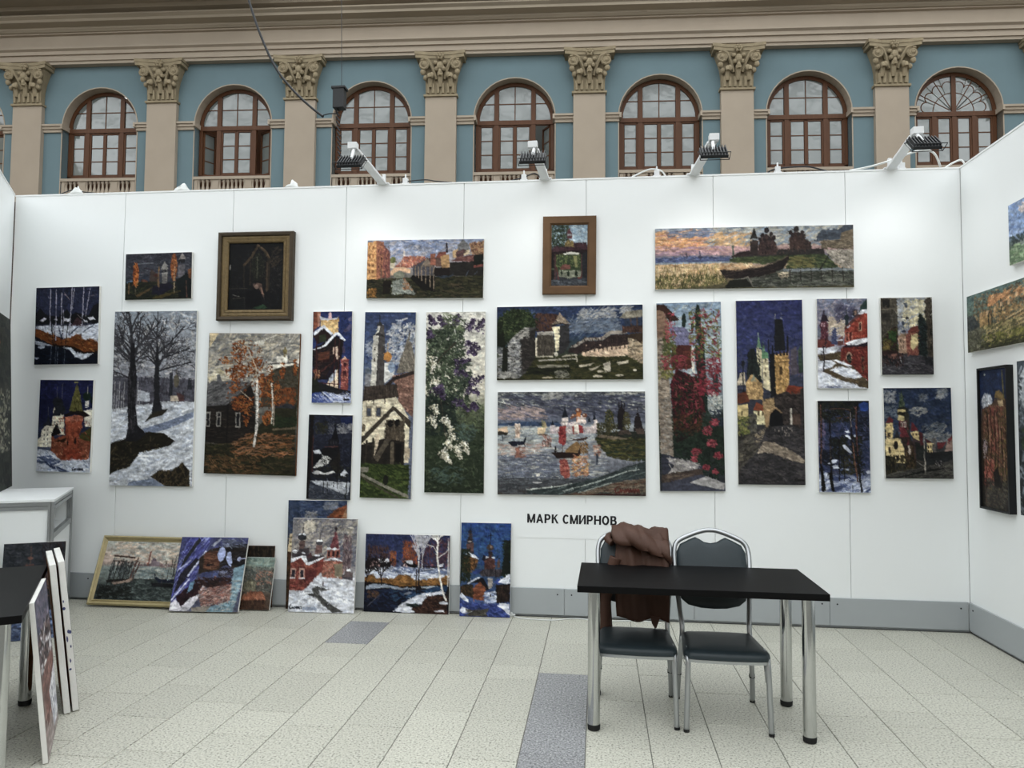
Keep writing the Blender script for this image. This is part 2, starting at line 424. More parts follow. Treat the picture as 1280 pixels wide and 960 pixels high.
# entablature: profile swept along the facade
def sweep(name, prof, m):
    MB().prism(prof, -24, 19, 'x').build(name, m, wf)
sweep('architrave', [(.1, 12.14), (-.20, 12.14), (-.20, 12.23), (-.24, 12.23), (-.24, 12.40), (-.29, 12.40), (-.29, 12.50), (-.36, 12.55), (-.36, 12.60), (.1, 12.60)], M['stone'])
sweep('frieze', [(.1, 12.60), (-.22, 12.60), (-.22, 13.0), (-.30, 13.02), (-.30, 13.06), (.1, 13.06)], M['stone'])
sweep('cornice', [(.1, 13.06), (-.34, 13.06), (-.40, 13.12), (-.40, 13.17), (-.62, 13.22), (-.62, 13.30), (-.7, 13.36), (-.7, 13.40), (.1, 13.40)], M['stone2'])
sweep('attic', [(.1, 13.40), (-.45, 13.40), (-.45, 13.55), (-.6, 13.60), (-.6, 13.72), (-.9, 13.8), (-.9, 13.95), (.1, 13.95)], M['stone2'])
sweep('upper_cornice', [(.1, 13.95), (-1.1, 13.95), (-1.1, 14.1), (-1.25, 14.2), (.1, 14.3)], M['stone2'])
MB().prism([(-1.0, 13.80), (-1.75, 13.76), (-1.75, 14.4), (-1.0, 14.4)], -24, -9.4, 'x').build('gutter', M['roofgrey'], wf)
# returning corner at the far left end
cr = MB().prism([(-24.2, -1.3), (-19.0, -1.3), (-18.35, -.55), (-18.35, -.2), (-24.2, -.2)], 12.14, 14.2, 'z').build('corner_block', M['stone'], wf)
for z, d_ in ((12.5, .08), (13.02, .08), (13.3, .2), (13.75, .3)):
    MB().prism([(-24.2, -1.3-d_), (-19.0+d_*.4, -1.3-d_), (-18.35+d_, -.55-d_*.4), (-18.35+d_, -.2), (-24.2, -.2)], z, z+.12, 'z').build('corner_moulding', M['stone2'], wf)
# balustrades: rail and blocks, balusters as sub-parts
BAL = MB().lathe([(.055, 0), (.055, .05), (.035, .07), (.06, .15), (.072, .22), (.05, .32), (.03, .42), (.035, .50), (.055, .54), (.055, .59)], n=8).mesh('baluster', M['stone'])
for f in BAL.polygons: f.use_smooth = True
for k, cx in enumerate(WIN):
    r = MB(); W = OR
    r.box(-W, W, -.02, .14, 8.635, 8.72); r.box(-W, W, .0, .12, 7.85, 8.05)
    for bx in (-W+.02, -.5, .5, W-.12): r.box(bx-(.09 if abs(bx) < 1 else 0), bx+.10, .01, .11, 8.05, 8.64)
    ro = r.build('balustrade', M['stone'], wf, loc=(cx, 0, 0))
    for g0, g1, n in ((-1.02, -.62, 4), (-.38, .38, 7), (.62, 1.02, 4)):
        for i in range(n): put('baluster', BAL, ro, (g0+(g1-g0)*i/(n-1), .06, 8.05))
# windows
WR = OR-.02; WY = RD
ZB = 8.74; ZT0, ZT1 = 10.20, 10.33
def arch_ring(ro, ri, y0, y1, zc, zb, n=20):
    m = MB(); o_ = [(-ro, zb)]+[(-ro*math.cos(math.pi*i/n), zc+ro*math.sin(math.pi*i/n)) for i in range(n+1)]+[(ro, zb)]
    q = [(-ri, zb)]+[(-ri*math.cos(math.pi*i/n), zc+ri*math.sin(math.pi*i/n)) for i in range(n+1)]+[(ri, zb)]
    N = len(o_); vs = [(x, y, z) for y in (y0, y1) for x, z in o_]+[(x, y, z) for y in (y0, y1) for x, z in q]
    fs = []
    for i in range(N-1):
        fs += [(i, i+1, 2*N+i+1, 2*N+i), (N+i, 3*N+i, 3*N+i+1, N+i+1), (i, N+i, N+i+1, i+1), (2*N+i, 2*N+i+1, 3*N+i+1, 3*N+i)]
    fs += [(0, 2*N, 3*N, N), (N-1, 2*N-1, 4*N-1, 3*N-1)]
    return m.add(vs, fs)
def clip_arch(x0, x1, z0, z1, R_, zc, n=8):
    """pane outline (x0..x1, z0..) cut by the arch of radius R_"""
    def zt(x): return zc+math.sqrt(max(R_*R_-x*x, 0))
    pts = [(x0, z0)] if zt(x0) > z0 else []
    xs = [x0+(x1-x0)*i/n for i in range(n+1)]
    top = [(x, min(z1, zt(x))) for x in xs if zt(x) > z0+.01]
    return [(top[0][0], z0), (top[-1][0], z0)]+top[::-1] if len(top) > 1 else None
def make_window(kind=0):
    root = empty('window_1', kind='structure')
    fr = arch_ring(WR, WR-.10, WY-.04, WY+.06, ZS, ZB)
    fr.box(-WR, WR, WY-.04, WY+.06, ZB, ZB+.12); fr.box(-WR, WR, WY-.02, WY+.04, 7.86, ZB)
    MX = .54
    for s in (-1, 1): fr.box(s*MX-.065, s*MX+.065, WY-.05, WY+.05, ZB, ZS+math.sqrt((WR-.06)**2-MX**2) if kind != 1 else ZT1)
    fr.box(-WR, WR, WY-.06, WY+.06, ZT0, ZT1)
    if kind == 1: fr.box(-.06, .06, WY-.05, WY+.05, ZB, ZS+WR-.06)
    fr.build('frame', M['brown'], root)
    G = MB()                                  # glazing bars are built per light below
    rows = [ZB+.14, ZB+.14+.44, ZB+.14+.88, ZT0-.03]
    def light(x0, x1, z0, z1, nz, nx, name='sash', arch=False, open_=0, hinge=None):
        st = .05
        sroot = None
        m = MB()
        if not arch:
            m.box(x0, x0+st, -.03, .03, z0, z1); m.box(x1-st, x1, -.03, .03, z0, z1); m.box(x0, x1, -.03, .03, z0, z0+st); m.box(x0, x1, -.03, .03, z1-st, z1)
            ix0, ix1, iz0, iz1 = x0+st, x1-st, z0+st, z1-st
        else: ix0, ix1, iz0, iz1 = x0, x1, z0, z1
        for j in range(1, nz): zz = iz0+(iz1-iz0)*j/nz; m.box(ix0, ix1, -.018, .02, zz-.014, zz+.014)
        for j in range(1, nx): xx = ix0+(ix1-ix0)*j/nx; m.box(xx-.014, xx+.014, -.018, .02, iz0, iz1 if not arch else ZS+math.sqrt(max((WR-.09)**2-xx*xx, 0)))
        if not m.v: m.box(x0, x1, -.02, .02, z0-.001, z0+.02)
        if hinge is not None:
            m.v = [(x-hinge, y, z) for x, y, z in m.v]
        so = m.build(name, M['brown'], root)
        hx = hinge or 0.
        so.location = (hx, WY, 0)
        if open_: so.rotation_euler = (0, 0, open_)
        for j in range(nz):
            for i in range(nx):
                a, b_ = ix0+(ix1-ix0)*i/nx+.014, ix0+(ix1-ix0)*(i+1)/nx-.014
                c, d_ = iz0+(iz1-iz0)*j/nz+.014, iz0+(iz1-iz0)*(j+1)/nz-.014
                if arch:
                    pl = clip_arch(a, b_, c, d_ if j < nz-1 else 99, WR-.10, ZS)
                    if not pl: continue
                else: pl = [(a, c), (b_, c), (b_, d_), (a, d_)]
                MB().prism([(x-hx, z) for x, z in pl], -.006, .006).build('pane', M['pane'], so)
    o1 = o2 = o3 = 0
    if kind == 2: o1, o3 = math.radians(62), math.radians(-30)
    if kind == 3: o3 = math.radians(-58)
    kk = kind == 1
    light(-WR+.10, -MX-.065, ZB+.12, ZT0, 3, 1, open_=o1, hinge=-WR+.10 if o1 else None)
    light(-MX+.065, 0-(.06 if kk else 0), ZB+.12, ZT0, 3, 1); light((.06 if kk else 0), MX-.065, ZB+.12, ZT0, 3, 1)
    light(MX+.065, WR-.10, ZB+.12, ZT0, 3, 1, open_=o3, hinge=WR-.10 if o3 else None)
    if not kk:
        light(-MX+.065, MX-.065, ZT1, ZS+WR-.12, 2, 2, 'fanlight', True)
        zmid = ZT1+(ZS+WR-.12-ZT1)*.5
        light(-WR+.10, -MX-.065, ZT1, ZT1+(zmid-ZT1)*2, 2, 1, 'fanlight', True); light(MX+.065, WR-.10, ZT1, ZT1+(zmid-ZT1)*2, 2, 1, 'fanlight', True)
    else:
        fan = MB(); so = None; Rf = WR-.10; zc = ZT1
        rad = []
        for i in range(7):
            an = math.pi*(.0+i/6)
            if i in (0, 6): continue
            fan.tube([(.12*math.cos(an), 0, zc+.12*math.sin(an)), (Rf*math.cos(an), 0, zc+(Rf-.02)*math.sin(an))], .018, 5)
        for i in range(8):
            an = math.pi*(i+.5)/8; cxn, czn = .74*math.cos(an), zc+.74*math.sin(an)
            arc = [(cxn+.155*math.cos(an+t), 0, czn+.155*math.sin(an+t)) for t in np.linspace(-1.5, 1.5, 9)]
            fan.tube(arc, .018, 5)
        fan.tube([(.56*math.cos(t), 0, zc+.56*math.sin(t)) for t in np.linspace(0, math.pi, 18)], .016, 5)
        so = fan.build('fanlight', M['brown'], root, loc=(0, WY, 0))
        for i in range(8):
            a0, a1 = math.pi*i/8+.02, math.pi*(i+1)/8-.02
            pl = [(r*math.cos(t), zc+r*math.sin(t)) for r, t in [(.57, a0), (Rf, a0), (Rf, (a0+a1)/2), (Rf, a1), (.57, a1)]]
            MB().prism(pl, -.006, .006).build('pane', M['pane'], so)
        for i in range(4):
            a0, a1 = math.pi*i/4+.03, math.pi*(i+1)/4-.03
            pl = [(r*math.cos(t), zc+r*math.sin(t)) for r, t in [(.05, (a0+a1)/2), (.55, a0), (.55, (a0+a1)/2), (.55, a1)]]
            MB().prism(pl, -.006, .006).build('pane', M['pane'], so)
    return root
kinds = {7: 1, 2: 2, 4: 3}
wlab = {1: 'brown arched window with a petal fanlight beside the side panel wall', 2: 'brown arched window with both side casements standing open', 3: 'brown arched window with only its right casement open'}
protos = {}
wnum = 0
for k, cx in enumerate(WIN[:8]):
    kd = kinds.get(k, 0)
    if kd not in protos: protos[kd] = r = make_window(kd)
    else: r = copy_tree(protos[kd])
    wnum += 1; r.name = 'window_%d' % wnum
    c_, s_ = math.cos(FA), math.sin(FA)
    r.location = (FAC0.x+cx*c_, FAC0.y+cx*s_, 0); r.rotation_euler = (0, 0, FA)
    tag(r, wlab.get(kd, 'closed brown arched window in the blue facade'), 'window', None if kd else 'closed arched windows', 'structure')
# dim rooms behind the glass
for k, cx in enumerate(WIN[:8]):
    MB().box(cx-OR-.1, cx+OR+.1, RD+1.6, RD+1.65, 8.0, 12.0).box(cx-OR-.15, cx-OR-.1, .5, RD+1.6, 8.0, 12.0).box(cx+OR+.1, cx+OR+.15, .5, RD+1.6, 8.0, 12).build('room_back', M['brown'] if k == 2 else M['curtain'], wf)
# the other sides of the hall
for nm, bx, lab in (('wall_opposite', (-24.4, 19.6, -26.6, -26.3, 0, 14.0), 'pale stone facade on the opposite side of the hall'), ('wall_hall_left', (-24.6, -24.3, -26.3, 21.5, 0, 14.0), 'pale stone end wall of the hall beyond the angled panels'), ('wall_hall_right', (19.5, 19.8, -26.3, 23, 0, 14.0), 'pale stone end wall of the hall beyond the side panels')):
    tag(MB().box(*bx).build(nm, M['stone']), lab, 'wall', kind='structure')
# glazed roof trusses over the hall (they are what the panes mirror)
for i in range(7):
    y = -14+i*4.6
    t = MB(); t.box(-24, 20, y-.09, y+.09, 16.6, 16.9); t.box(-24, 20, y-.06, y+.06, 15.5, 15.65)
    for j in range(22):
        x = -24+j*2
        t.tube([(x, y, 15.6), (x+1, y, 16.7)], .06, 4); t.tube([(x+1, y, 16.7), (x+2, y, 15.6)], .06, 4)
    o = t.build('roof_truss', M['whitepaint'])
    tag(o, 'white lattice truss carrying the glazed hall roof', 'truss', 'roof trusses over the hall', 'structure')
# ------------------------------------------------------------------ painted pictures (brush strokes laid into a colour grid, one cell about 5 mm)
HX = {}
def hx(c):
    if c not in HX: HX[c] = np.array([int(c[i:i+2], 16)/255 for i in (0, 2, 4)], dtype=np.float32)
    return HX[c]
class Paint:
    S = 2
    def __init__(s, W, H, box, seed=1):
        s.W, s.H = W*s.S, H*s.S; s.b = box; s.a = np.zeros((s.H, s.W, 3), np.float32)
        s.sx = s.W/(box[2]-box[0]); s.sy = s.H/(box[3]-box[1]); s.r = np.random.RandomState(seed)
        s.mk = np.zeros((s.H, s.W), bool); s.fresh = True; s.clip = None
        s.YY, s.XX = np.mgrid[0:s.H, 0:s.W].astype(np.float32)+.5
    def T(s, xy):
        q = np.array(xy, dtype=np.float32).reshape(-1, 2)
        return np.stack([(q[:, 0]-s.b[0])*s.sx, (q[:, 1]-s.b[1])*s.sy], 1)
    def g(s, *st):                         # vertical colour wash
        ys = [(y-s.b[1])*s.sy for y, c in st]; cs = np.array([hx(c) for y, c in st])
        col = np.stack([np.interp(np.arange(s.H), ys, cs[:, k]) for k in range(3)], 1)
        s.a[:] = col[:, None, :]; return s
    def win(s, q, m=1):
        x0, y0 = np.floor(q.min(0)-m).astype(int); x1, y1 = np.ceil(q.max(0)+m).astype(int)
        return max(x0, 0), max(y0, 0), min(x1, s.W), min(y1, s.H)
    def p(s, c, *xy, mask=True):                      # filled shape
        q = s.T(xy); x0, y0, x1, y1 = s.win(q)
        if x1 <= x0 or y1 <= y0: return s
        X = s.XX[y0:y1, x0:x1]; Y = s.YY[y0:y1, x0:x1]; ins = np.zeros(X.shape, bool)
        n = len(q)
        for i in range(n):
            xa, ya = q[i]; xb, yb = q[(i+1) % n]
            if ya == yb: continue
            ins ^= ((ya > Y) != (yb > Y)) & (X < (xb-xa)*(Y-ya)/(yb-ya)+xa)
        s.a[y0:y1, x0:x1][ins] = hx(c)
        if mask:
            if not s.fresh: s.mk[:] = False; s.fresh = True
            s.mk[y0:y1, x0:x1] |= ins
        return s
    def seg(s, c, w_, A, B, w2=None, al=1.):
        w_ = max(w_, .75); w2 = w_ if w2 is None else max(w2, .6)
        x0 = max(int(min(A[0], B[0])-w_-1), 0); x1 = min(int(max(A[0], B[0])+w_+2), s.W)
        y0 = max(int(min(A[1], B[1])-w_-1), 0); y1 = min(int(max(A[1], B[1])+w_+2), s.H)
        if x1 <= x0 or y1 <= y0: return
        X = s.XX[y0:y1, x0:x1]-A[0]; Y = s.YY[y0:y1, x0:x1]-A[1]; dx, dy = B[0]-A[0], B[1]-A[1]
        t = np.clip((X*dx+Y*dy)/max(dx*dx+dy*dy, 1e-6), 0, 1)
        k = ((X-t*dx)**2+(Y-t*dy)**2) <= (w_+(w2-w_)*t)**2
        if s.clip is not None: k &= s.clip[y0:y1, x0:x1]
        V = s.a[y0:y1, x0:x1]; V[k] = c if al >= 1 else V[k]*(1-al)+np.asarray(c, np.float32)*al
    def l(s, c, w_, *xy):                  # brush line, w_ in source units
        q = s.T(xy); hw = w_*(s.sx+s.sy)/4
        for i in range(len(q)-1): s.seg(hx(c), hw, q[i], q[i+1])
        return s
    def e(s, c, cx, cy, rx, ry):
        a = np.linspace(0, 2*np.pi, 22)[:-1]
        return s.p(c, *np.stack([cx+rx*np.cos(a), cy+ry*np.sin(a)], 1).ravel(), mask=False)
    def d(s, cols, x0, y0, x1, y1, n, ln, w_, ang=0., jit=.4, ell=False):   # loose dabs in a field
        if w_ > ln: ln, w_ = w_, ln
        n = int(n*2.1); ln *= .68; w_ *= .58
        s.clip = None
        if not ell and s.mk.any():
            q = s.T((x0, y0, x1, y1)); b0, b1 = np.clip(q[:, 0], 0, s.W).astype(int), np.clip(q[:, 1], 0, s.H).astype(int)
            reg = s.mk[b1[0]:b1[1], b0[0]:b0[1]]
            if reg.size and reg.mean() > .3:
                k = s.mk.copy(); r2 = max(1, int(1.5*s.S))
                k[r2:] |= s.mk[:-r2]; k[:-r2] |= s.mk[r2:]; k[:, r2:] |= s.mk[:, :-r2]; k[:, :-r2] |= s.mk[:, r2:]
                s.clip = k
        s.fresh = False
        cs = [hx(c) for c in cols.split()]; sc = (s.sx+s.sy)/2
        for _ in range(n):
            u, v = s.r.rand(2)
            if ell:
                rr = np.sqrt(u); th = v*2*np.pi; x = (x0+x1)/2+(x1-x0)/2*rr*np.cos(th); y = (y0+y1)/2+(y1-y0)/2*rr*np.sin(th)
            else: x = x0+(x1-x0)*u; y = y0+(y1-y0)*v
            a = ang+s.r.randn()*jit; L = ln*(.5+s.r.rand())/2
            A = s.T((x-L*np.cos(a), y-L*np.sin(a)))[0]; B = s.T((x+L*np.cos(a), y+L*np.sin(a)))[0]
            s.seg(cs[s.r.randint(len(cs))]*(1+s.r.randn()*.06), w_*sc/2*(.6+.8*s.r.rand()), A, B, al=.95 if ell else .75)
        s.clip = None
        return s
    def t(s, c, x, y, ang, ln, w_, k, spread=.5, up=.0):                    # bare tree
        x2 = x+ln*np.cos(ang); y2 = y-ln*np.sin(ang); q = s.T((x, y, x2, y2)); sc = (s.sx+s.sy)/4
        s.seg(hx(c), w_*sc, q[0], q[1], w_*sc*.7)
        if k > 0:
            for sg in (-1, 1):
                for m in range(1 if k < 2 else 2):
                    a2 = ang+sg*spread*(.5+s.r.rand()); a2 += (np.pi/2-a2)*up
                    f = .45+.55*s.r.rand()
                    s.t(c, x+(x2-x)*f, y+(y2-y)*f, a2, ln*(.55+.25*s.r.rand()), w_*.55, k-1, spread, up)
            s.t(c, x2, y2, ang+s.r.randn()*.15, ln*.7, w_*.7, k-1, spread, up)
        return s
    def cl(s, cols, w0, n, *segs):         # blossom clusters: base x,y to tip x,y
        cs = [hx(c) for c in cols.split()]; sc = (s.sx+s.sy)/2
        for k in range(0, len(segs), 4):
            x0, y0, x1, y1 = segs[k:k+4]; L = math.hypot(x1-x0, y1-y0); nx, ny = -(y1-y0)/L, (x1-x0)/L
            for _ in range(n):
                t = s.r.rand(); o = s.r.randn()*w0*.32*(1-.75*t); d_ = (s.r.rand()-.3)
                x, y = x0+(x1-x0)*t+nx*o, y0+(y1-y0)*t+ny*o; A = s.T((x, y))[0]
                j = min(len(cs)-1, int(len(cs)*np.clip(s.r.rand()*.7+.3*(o*nx+o*ny > 0), 0, .999)))
                s.seg(cs[j]*(1+s.r.randn()*.08), 3.4*sc*(.6+.6*s.r.rand()), A, A+np.array([1., .6])*s.r.randn(2))
        return s
    def rows(s, c, xs, ys, w_, h_):        # rows of small windows
        for y in ys:
            for x in xs: s.p(c, x-w_/2, y-h_/2, x+w_/2, y-h_/2, x+w_/2, y+h_/2, x-w_/2, y+h_/2, mask=False)
        return s
    def sign(s, c, x0, y0, x1, w_):        # the painter's scribbled signature
        h_ = (x1-x0)*.16; st = (x1-x0)/6
        s.l(c, w_, x0+st*.8, y0-h_, x0, y0-h_*.4, x0+st*.2, y0+h_*.6, x0+st*.9, y0+h_*.3)
        x = x0+st
        for k in range(4):
            s.l(c, w_, x, y0+h_*.5, x+st*.25, y0-h_*.4, x+st*.5, y0+h_*.4, x+st*.8, y0-h_*.4, x+st, y0+h_*.4); x += st*1.15
        return s
    def out(s, rough=1.5, mott=.11):
        H, W = s.H, s.W
        src = s.a.copy(); n = H*W//80; R = s.r
        px = R.randint(0, W, n); py = R.randint(0, H, n)
        qx = np.clip(px+(R.randn(n)*1.8).astype(int), 0, W-1); qy = np.clip(py+(R.randn(n)*1.8).astype(int), 0, H-1)
        cols = src[qy, qx]*(1+R.randn(n, 1)*.10); fx, fy = R.rand(4)*6.28, .02+R.rand(4)*.02
        an = np.sin(px*fy[0]+fx[0])+np.sin(py*fy[1]+fx[1])+R.randn(n)*.5; L = 1.2+R.rand(n)*3.0
        for k in range(n):
            c_, s_ = np.cos(an[k])*L[k], np.sin(an[k])*L[k]
            s.seg(cols[k].astype(np.float32), .95, (px[k]-c_, py[k]-s_), (px[k]+c_, py[k]+s_), al=.8)
        def noise(n, m):
            g_ = s.r.randn(n+2, m+2); yi = np.linspace(0, n, H); xi = np.linspace(0, m, W)
            y0 = yi.astype(int); x0 = xi.astype(int); fy = (yi-y0)[:, None]; fx = (xi-x0)[None]
            return (g_[y0][:, x0]*(1-fy)*(1-fx)+g_[y0+1][:, x0]*fy*(1-fx)+g_[y0][:, x0+1]*(1-fy)*fx+g_[y0+1][:, x0+1]*fy*fx)
        dx = noise(H//7+1, W//9+1)*rough*s.S*.22; dy = noise(H//7+1, W//9+1)*rough*s.S*.22
        yy = np.clip((s.YY-.5+dy).round().astype(int), 0, H-1); xx = np.clip((s.XX-.5+dx).round().astype(int), 0, W-1)
        a = s.a[yy, xx]
        a = a*(1+mott*noise(H//5+1, W//11+1)+mott*.6*noise(H//3+1, W//3+1))[..., None]
        a = np.clip(a, 0, 1).reshape(H//2, 2, W//2, 2, 3).mean((1, 3))
        lum = a @ np.array([.3, .59, .11], np.float32); a = lum[..., None]+(a-lum[..., None])*SAT
        return np.clip(a, 0, 1)**1.2*1.06
GAIN = .84

SAT = .7
def paint_mat():
    m = bpy.data.materials.new('oil_paint'); m.use_nodes = True; nt = m.node_tree; b = nt.nodes['Principled BSDF']
    at = nt.nodes.new('ShaderNodeAttribute'); at.attribute_name = 'paint'; nt.links.new(at.outputs['Color'], b.inputs['Base Color'])
    b.inputs['Roughness'].default_value = .55; b.inputs['Specular IOR Level'].default_value = .13
    tc = nt.nodes.new('ShaderNodeTexCoord'); n = nt.nodes.new('ShaderNodeTexNoise'); n.inputs['Scale'].default_value = 70; n.inputs['Detail'].default_value = 3
    nt.links.new(tc.outputs['Object'], n.inputs[0])
    bp = nt.nodes.new('ShaderNodeBump'); bp.inputs['Strength'].default_value = .25; bp.inputs['Distance'].default_value = .004
    nt.links.new(n.outputs[0], bp.inputs['Height']); nt.links.new(bp.outputs[0], b.inputs['Normal'])
    return m
M['paint'] = paint_mat()
def picture_mesh(img, w_, h_, y):
    """grid in the xz plane at depth y, bottom centre at the origin"""
    H, W = img.shape[:2]
    X, Z = np.meshgrid((np.arange(W)/(W-1)-.5)*w_, (1-np.arange(H)/(H-1))*h_)
    v = np.stack([X, np.full_like(X, y), Z], -1).reshape(-1, 3).astype(np.float32)
    i = np.arange((H-1)*(W-1)); r = i//(W-1); c = i % (W-1); p0 = r*W+c
    f = np.stack([p0, p0+W, p0+W+1, p0+1], 1).astype(np.int32)
    me = bpy.data.meshes.new('picture'); me.vertices.add(len(v)); me.vertices.foreach_set('co', v.ravel())
    me.loops.add(f.size); me.loops.foreach_set('vertex_index', f.ravel())
    me.polygons.add(len(f)); me.polygons.foreach_set('loop_start', np.arange(0, f.size, 4, dtype=np.int32))
    me.update(calc_edges=True); me.validate()
    ca = me.color_attributes.new('paint', 'FLOAT_COLOR', 'POINT')
    a = img.reshape(-1, 3); a = np.where(a <= .04045, a/12.92, ((a+.055)/1.055)**2.4)*GAIN
    ca.data.foreach_set('color', np.concatenate([np.clip(a, 0, .95), np.ones((len(a), 1))], 1).astype(np.float32).ravel())
    me.materials.append(M['paint']); return me
CELL = .0054
PNUM = [0]
def make_painting(w_, h_, box, fn, label, th=.024, frame=None, edge='gesso', group=None):
    """returns root Empty; local frame: x right, z up from the bottom edge, back at y=0, face at y=-th"""
    PNUM[0] += 1
    root = empty('framed_painting' if frame else 'canvas_painting', label=label, cat='painting', group=group)
    if frame:
        fw, fmat, fth, style = frame
        iw, ih = w_-2*fw, h_-2*fw
    else: fw = 0; iw, ih = w_, h_
    W = max(12, round(iw/CELL)); H = max(12, round(ih/CELL))
    P = Paint(W, H, box, 100+PNUM[0]); fn(P); img = P.out()
    pic = put('picture', picture_mesh(img, iw-.002, ih-.002, -th-.0008), root, (0, 0, fw))
    MB().box(-iw/2, iw/2, -th, 0, fw, fw+ih).build('canvas', M[edge], root, bevel=.003)
    if frame:
        def rail(pr, m, nm='frame_rail'):
            # profile pr: list of (inset, y) swept round the four mitred sides
            for side in range(4):
                def P3(ins, y, end):
                    x = (w_/2-ins)*(1 if end else -1); z = ins
                    if side == 0: return (x, y, z)
                    if side == 2: return (-x, y, h_-ins)
                    zz = (h_-ins) if end else ins
                    if side == 1: return (w_/2-ins, y, zz)
                    return (-(w_/2-ins), y, h_-zz)
                n = len(pr); vs = [P3(a, b_, 0) for a, b_ in pr]+[P3(a, b_, 1) for a, b_ in pr]
                fs = [(i, (i+1) % n, n+(i+1) % n, n+i) for i in range(n)]+[tuple(range(n)), tuple(range(n, 2*n))[::-1]]
                MB().add(vs, fs).build(nm, m, root)
        t = fth
        if style == 'plain': rail([(0, 0), (0, -t), (.006, -t-.004), (fw-.012, -t-.004), (fw+.002, -t+.012), (fw+.002, 0)], fmat)
        elif style == 'gilt': rail([(0, 0), (0, -t), (.012, -t-.012), (.022, -t-.004), (fw*.5, -t+.004), (fw*.7, -t+.010), (fw*.8, -t+.003), (fw+.003, -t+.014), (fw+.003, 0)], fmat)
        elif style == 'ornate':
            rail([(0, 0), (0, -t), (.010, -t-.010), (.03, -t-.006), (.036, -t+.006), (.036, 0)], fmat)
            rail([(.036, 0), (.036, -t+.008), (.048, -t+.006), (.075, -t+.012), (fw-.025, -t+.014), (fw-.025, 0)], M['oldgold2'], 'beaded_rail')
            rail([(fw-.025, 0), (fw-.025, -t+.012), (fw-.018, -t+.004), (fw-.006, -t+.006), (fw+.003, -t+.014), (fw+.003, 0)], M['oldgold2'], 'inner_slip')
        elif style == 'box': rail([(0, 0), (0, -t), (fw, -t), (fw, 0)], fmat)
    return root
def avgrect(TL, TR, BR, BL):
    wv = ((TR-TL)+(BR-BL))/2; hv = ((TL-BL)+(TR-BR))/2; c = (TL+TR+BR+BL)/4
    return wv, hv, c
def hang(quad, box, fn, label, th=.024, **kw):
    q = [wl(*p, y=D-th) for p in quad]; wv, hv, c = avgrect(*q)
    w_, h_ = wv.length, hv.length; rol = (math.atan2(wv.z, wv.x)+math.atan2(-hv.x, hv.z))/2
    r = make_painting(w_, h_, box, fn, label, th, **kw)
    up = Vector((-math.sin(rol), 0, math.cos(rol)))
    r.location = Vector((c.x, D-.001, c.z))-up*h_/2; r.rotation_euler = (0, -rol, 0)
    return r
def hang_right(y0, y1, z0, z1, box, fn, label, th=.03, **kw):
    """on the right wall: y0 the far edge, y1 the near edge"""
    r = make_painting(y0-y1, z1-z0, box, fn, label, th, **kw)
    r.location = (XR-.001, (y0+y1)/2, z0); r.rotation_euler = (0, 0, -math.pi/2); return r
def lean(quad, box, fn, label, top_y=D-.036, th=.022, **kw):
    """stands on the floor and leans back: bottom corners from the floor, top corners at depth top_y"""
    TL, TR = wl(*quad[0], y=top_y), wl(*quad[1], y=top_y); BR, BL = fl(*quad[2]), fl(*quad[3])
    ex = ((BR-BL)+(TR-TL)); ex.z = 0; ex.normalize()
    up = ((TL+TR)-(BL+BR))/2; up -= ex*up.dot(ex); h_ = up.length; up.normalize()
    w_ = ((BR-BL).length+(TR-TL).length)/2
    ey = up.cross(ex)
    r = make_painting(w_, h_, box, fn, label, th, **kw)
    base = (BL+BR)/2; base.z = 0.0
    fth = kw['frame'][2]+.012 if kw.get('frame') else th
    base = base+ey*fth
    base.z = max(0.0, -0.0)
    mt = Matrix((ex, ey, up)).transposed().to_4x4(); mt.translation = base+Vector((0, 0, abs(ey.z)*fth if ey.z < 0 else 0))
    r.matrix_world = mt; return r
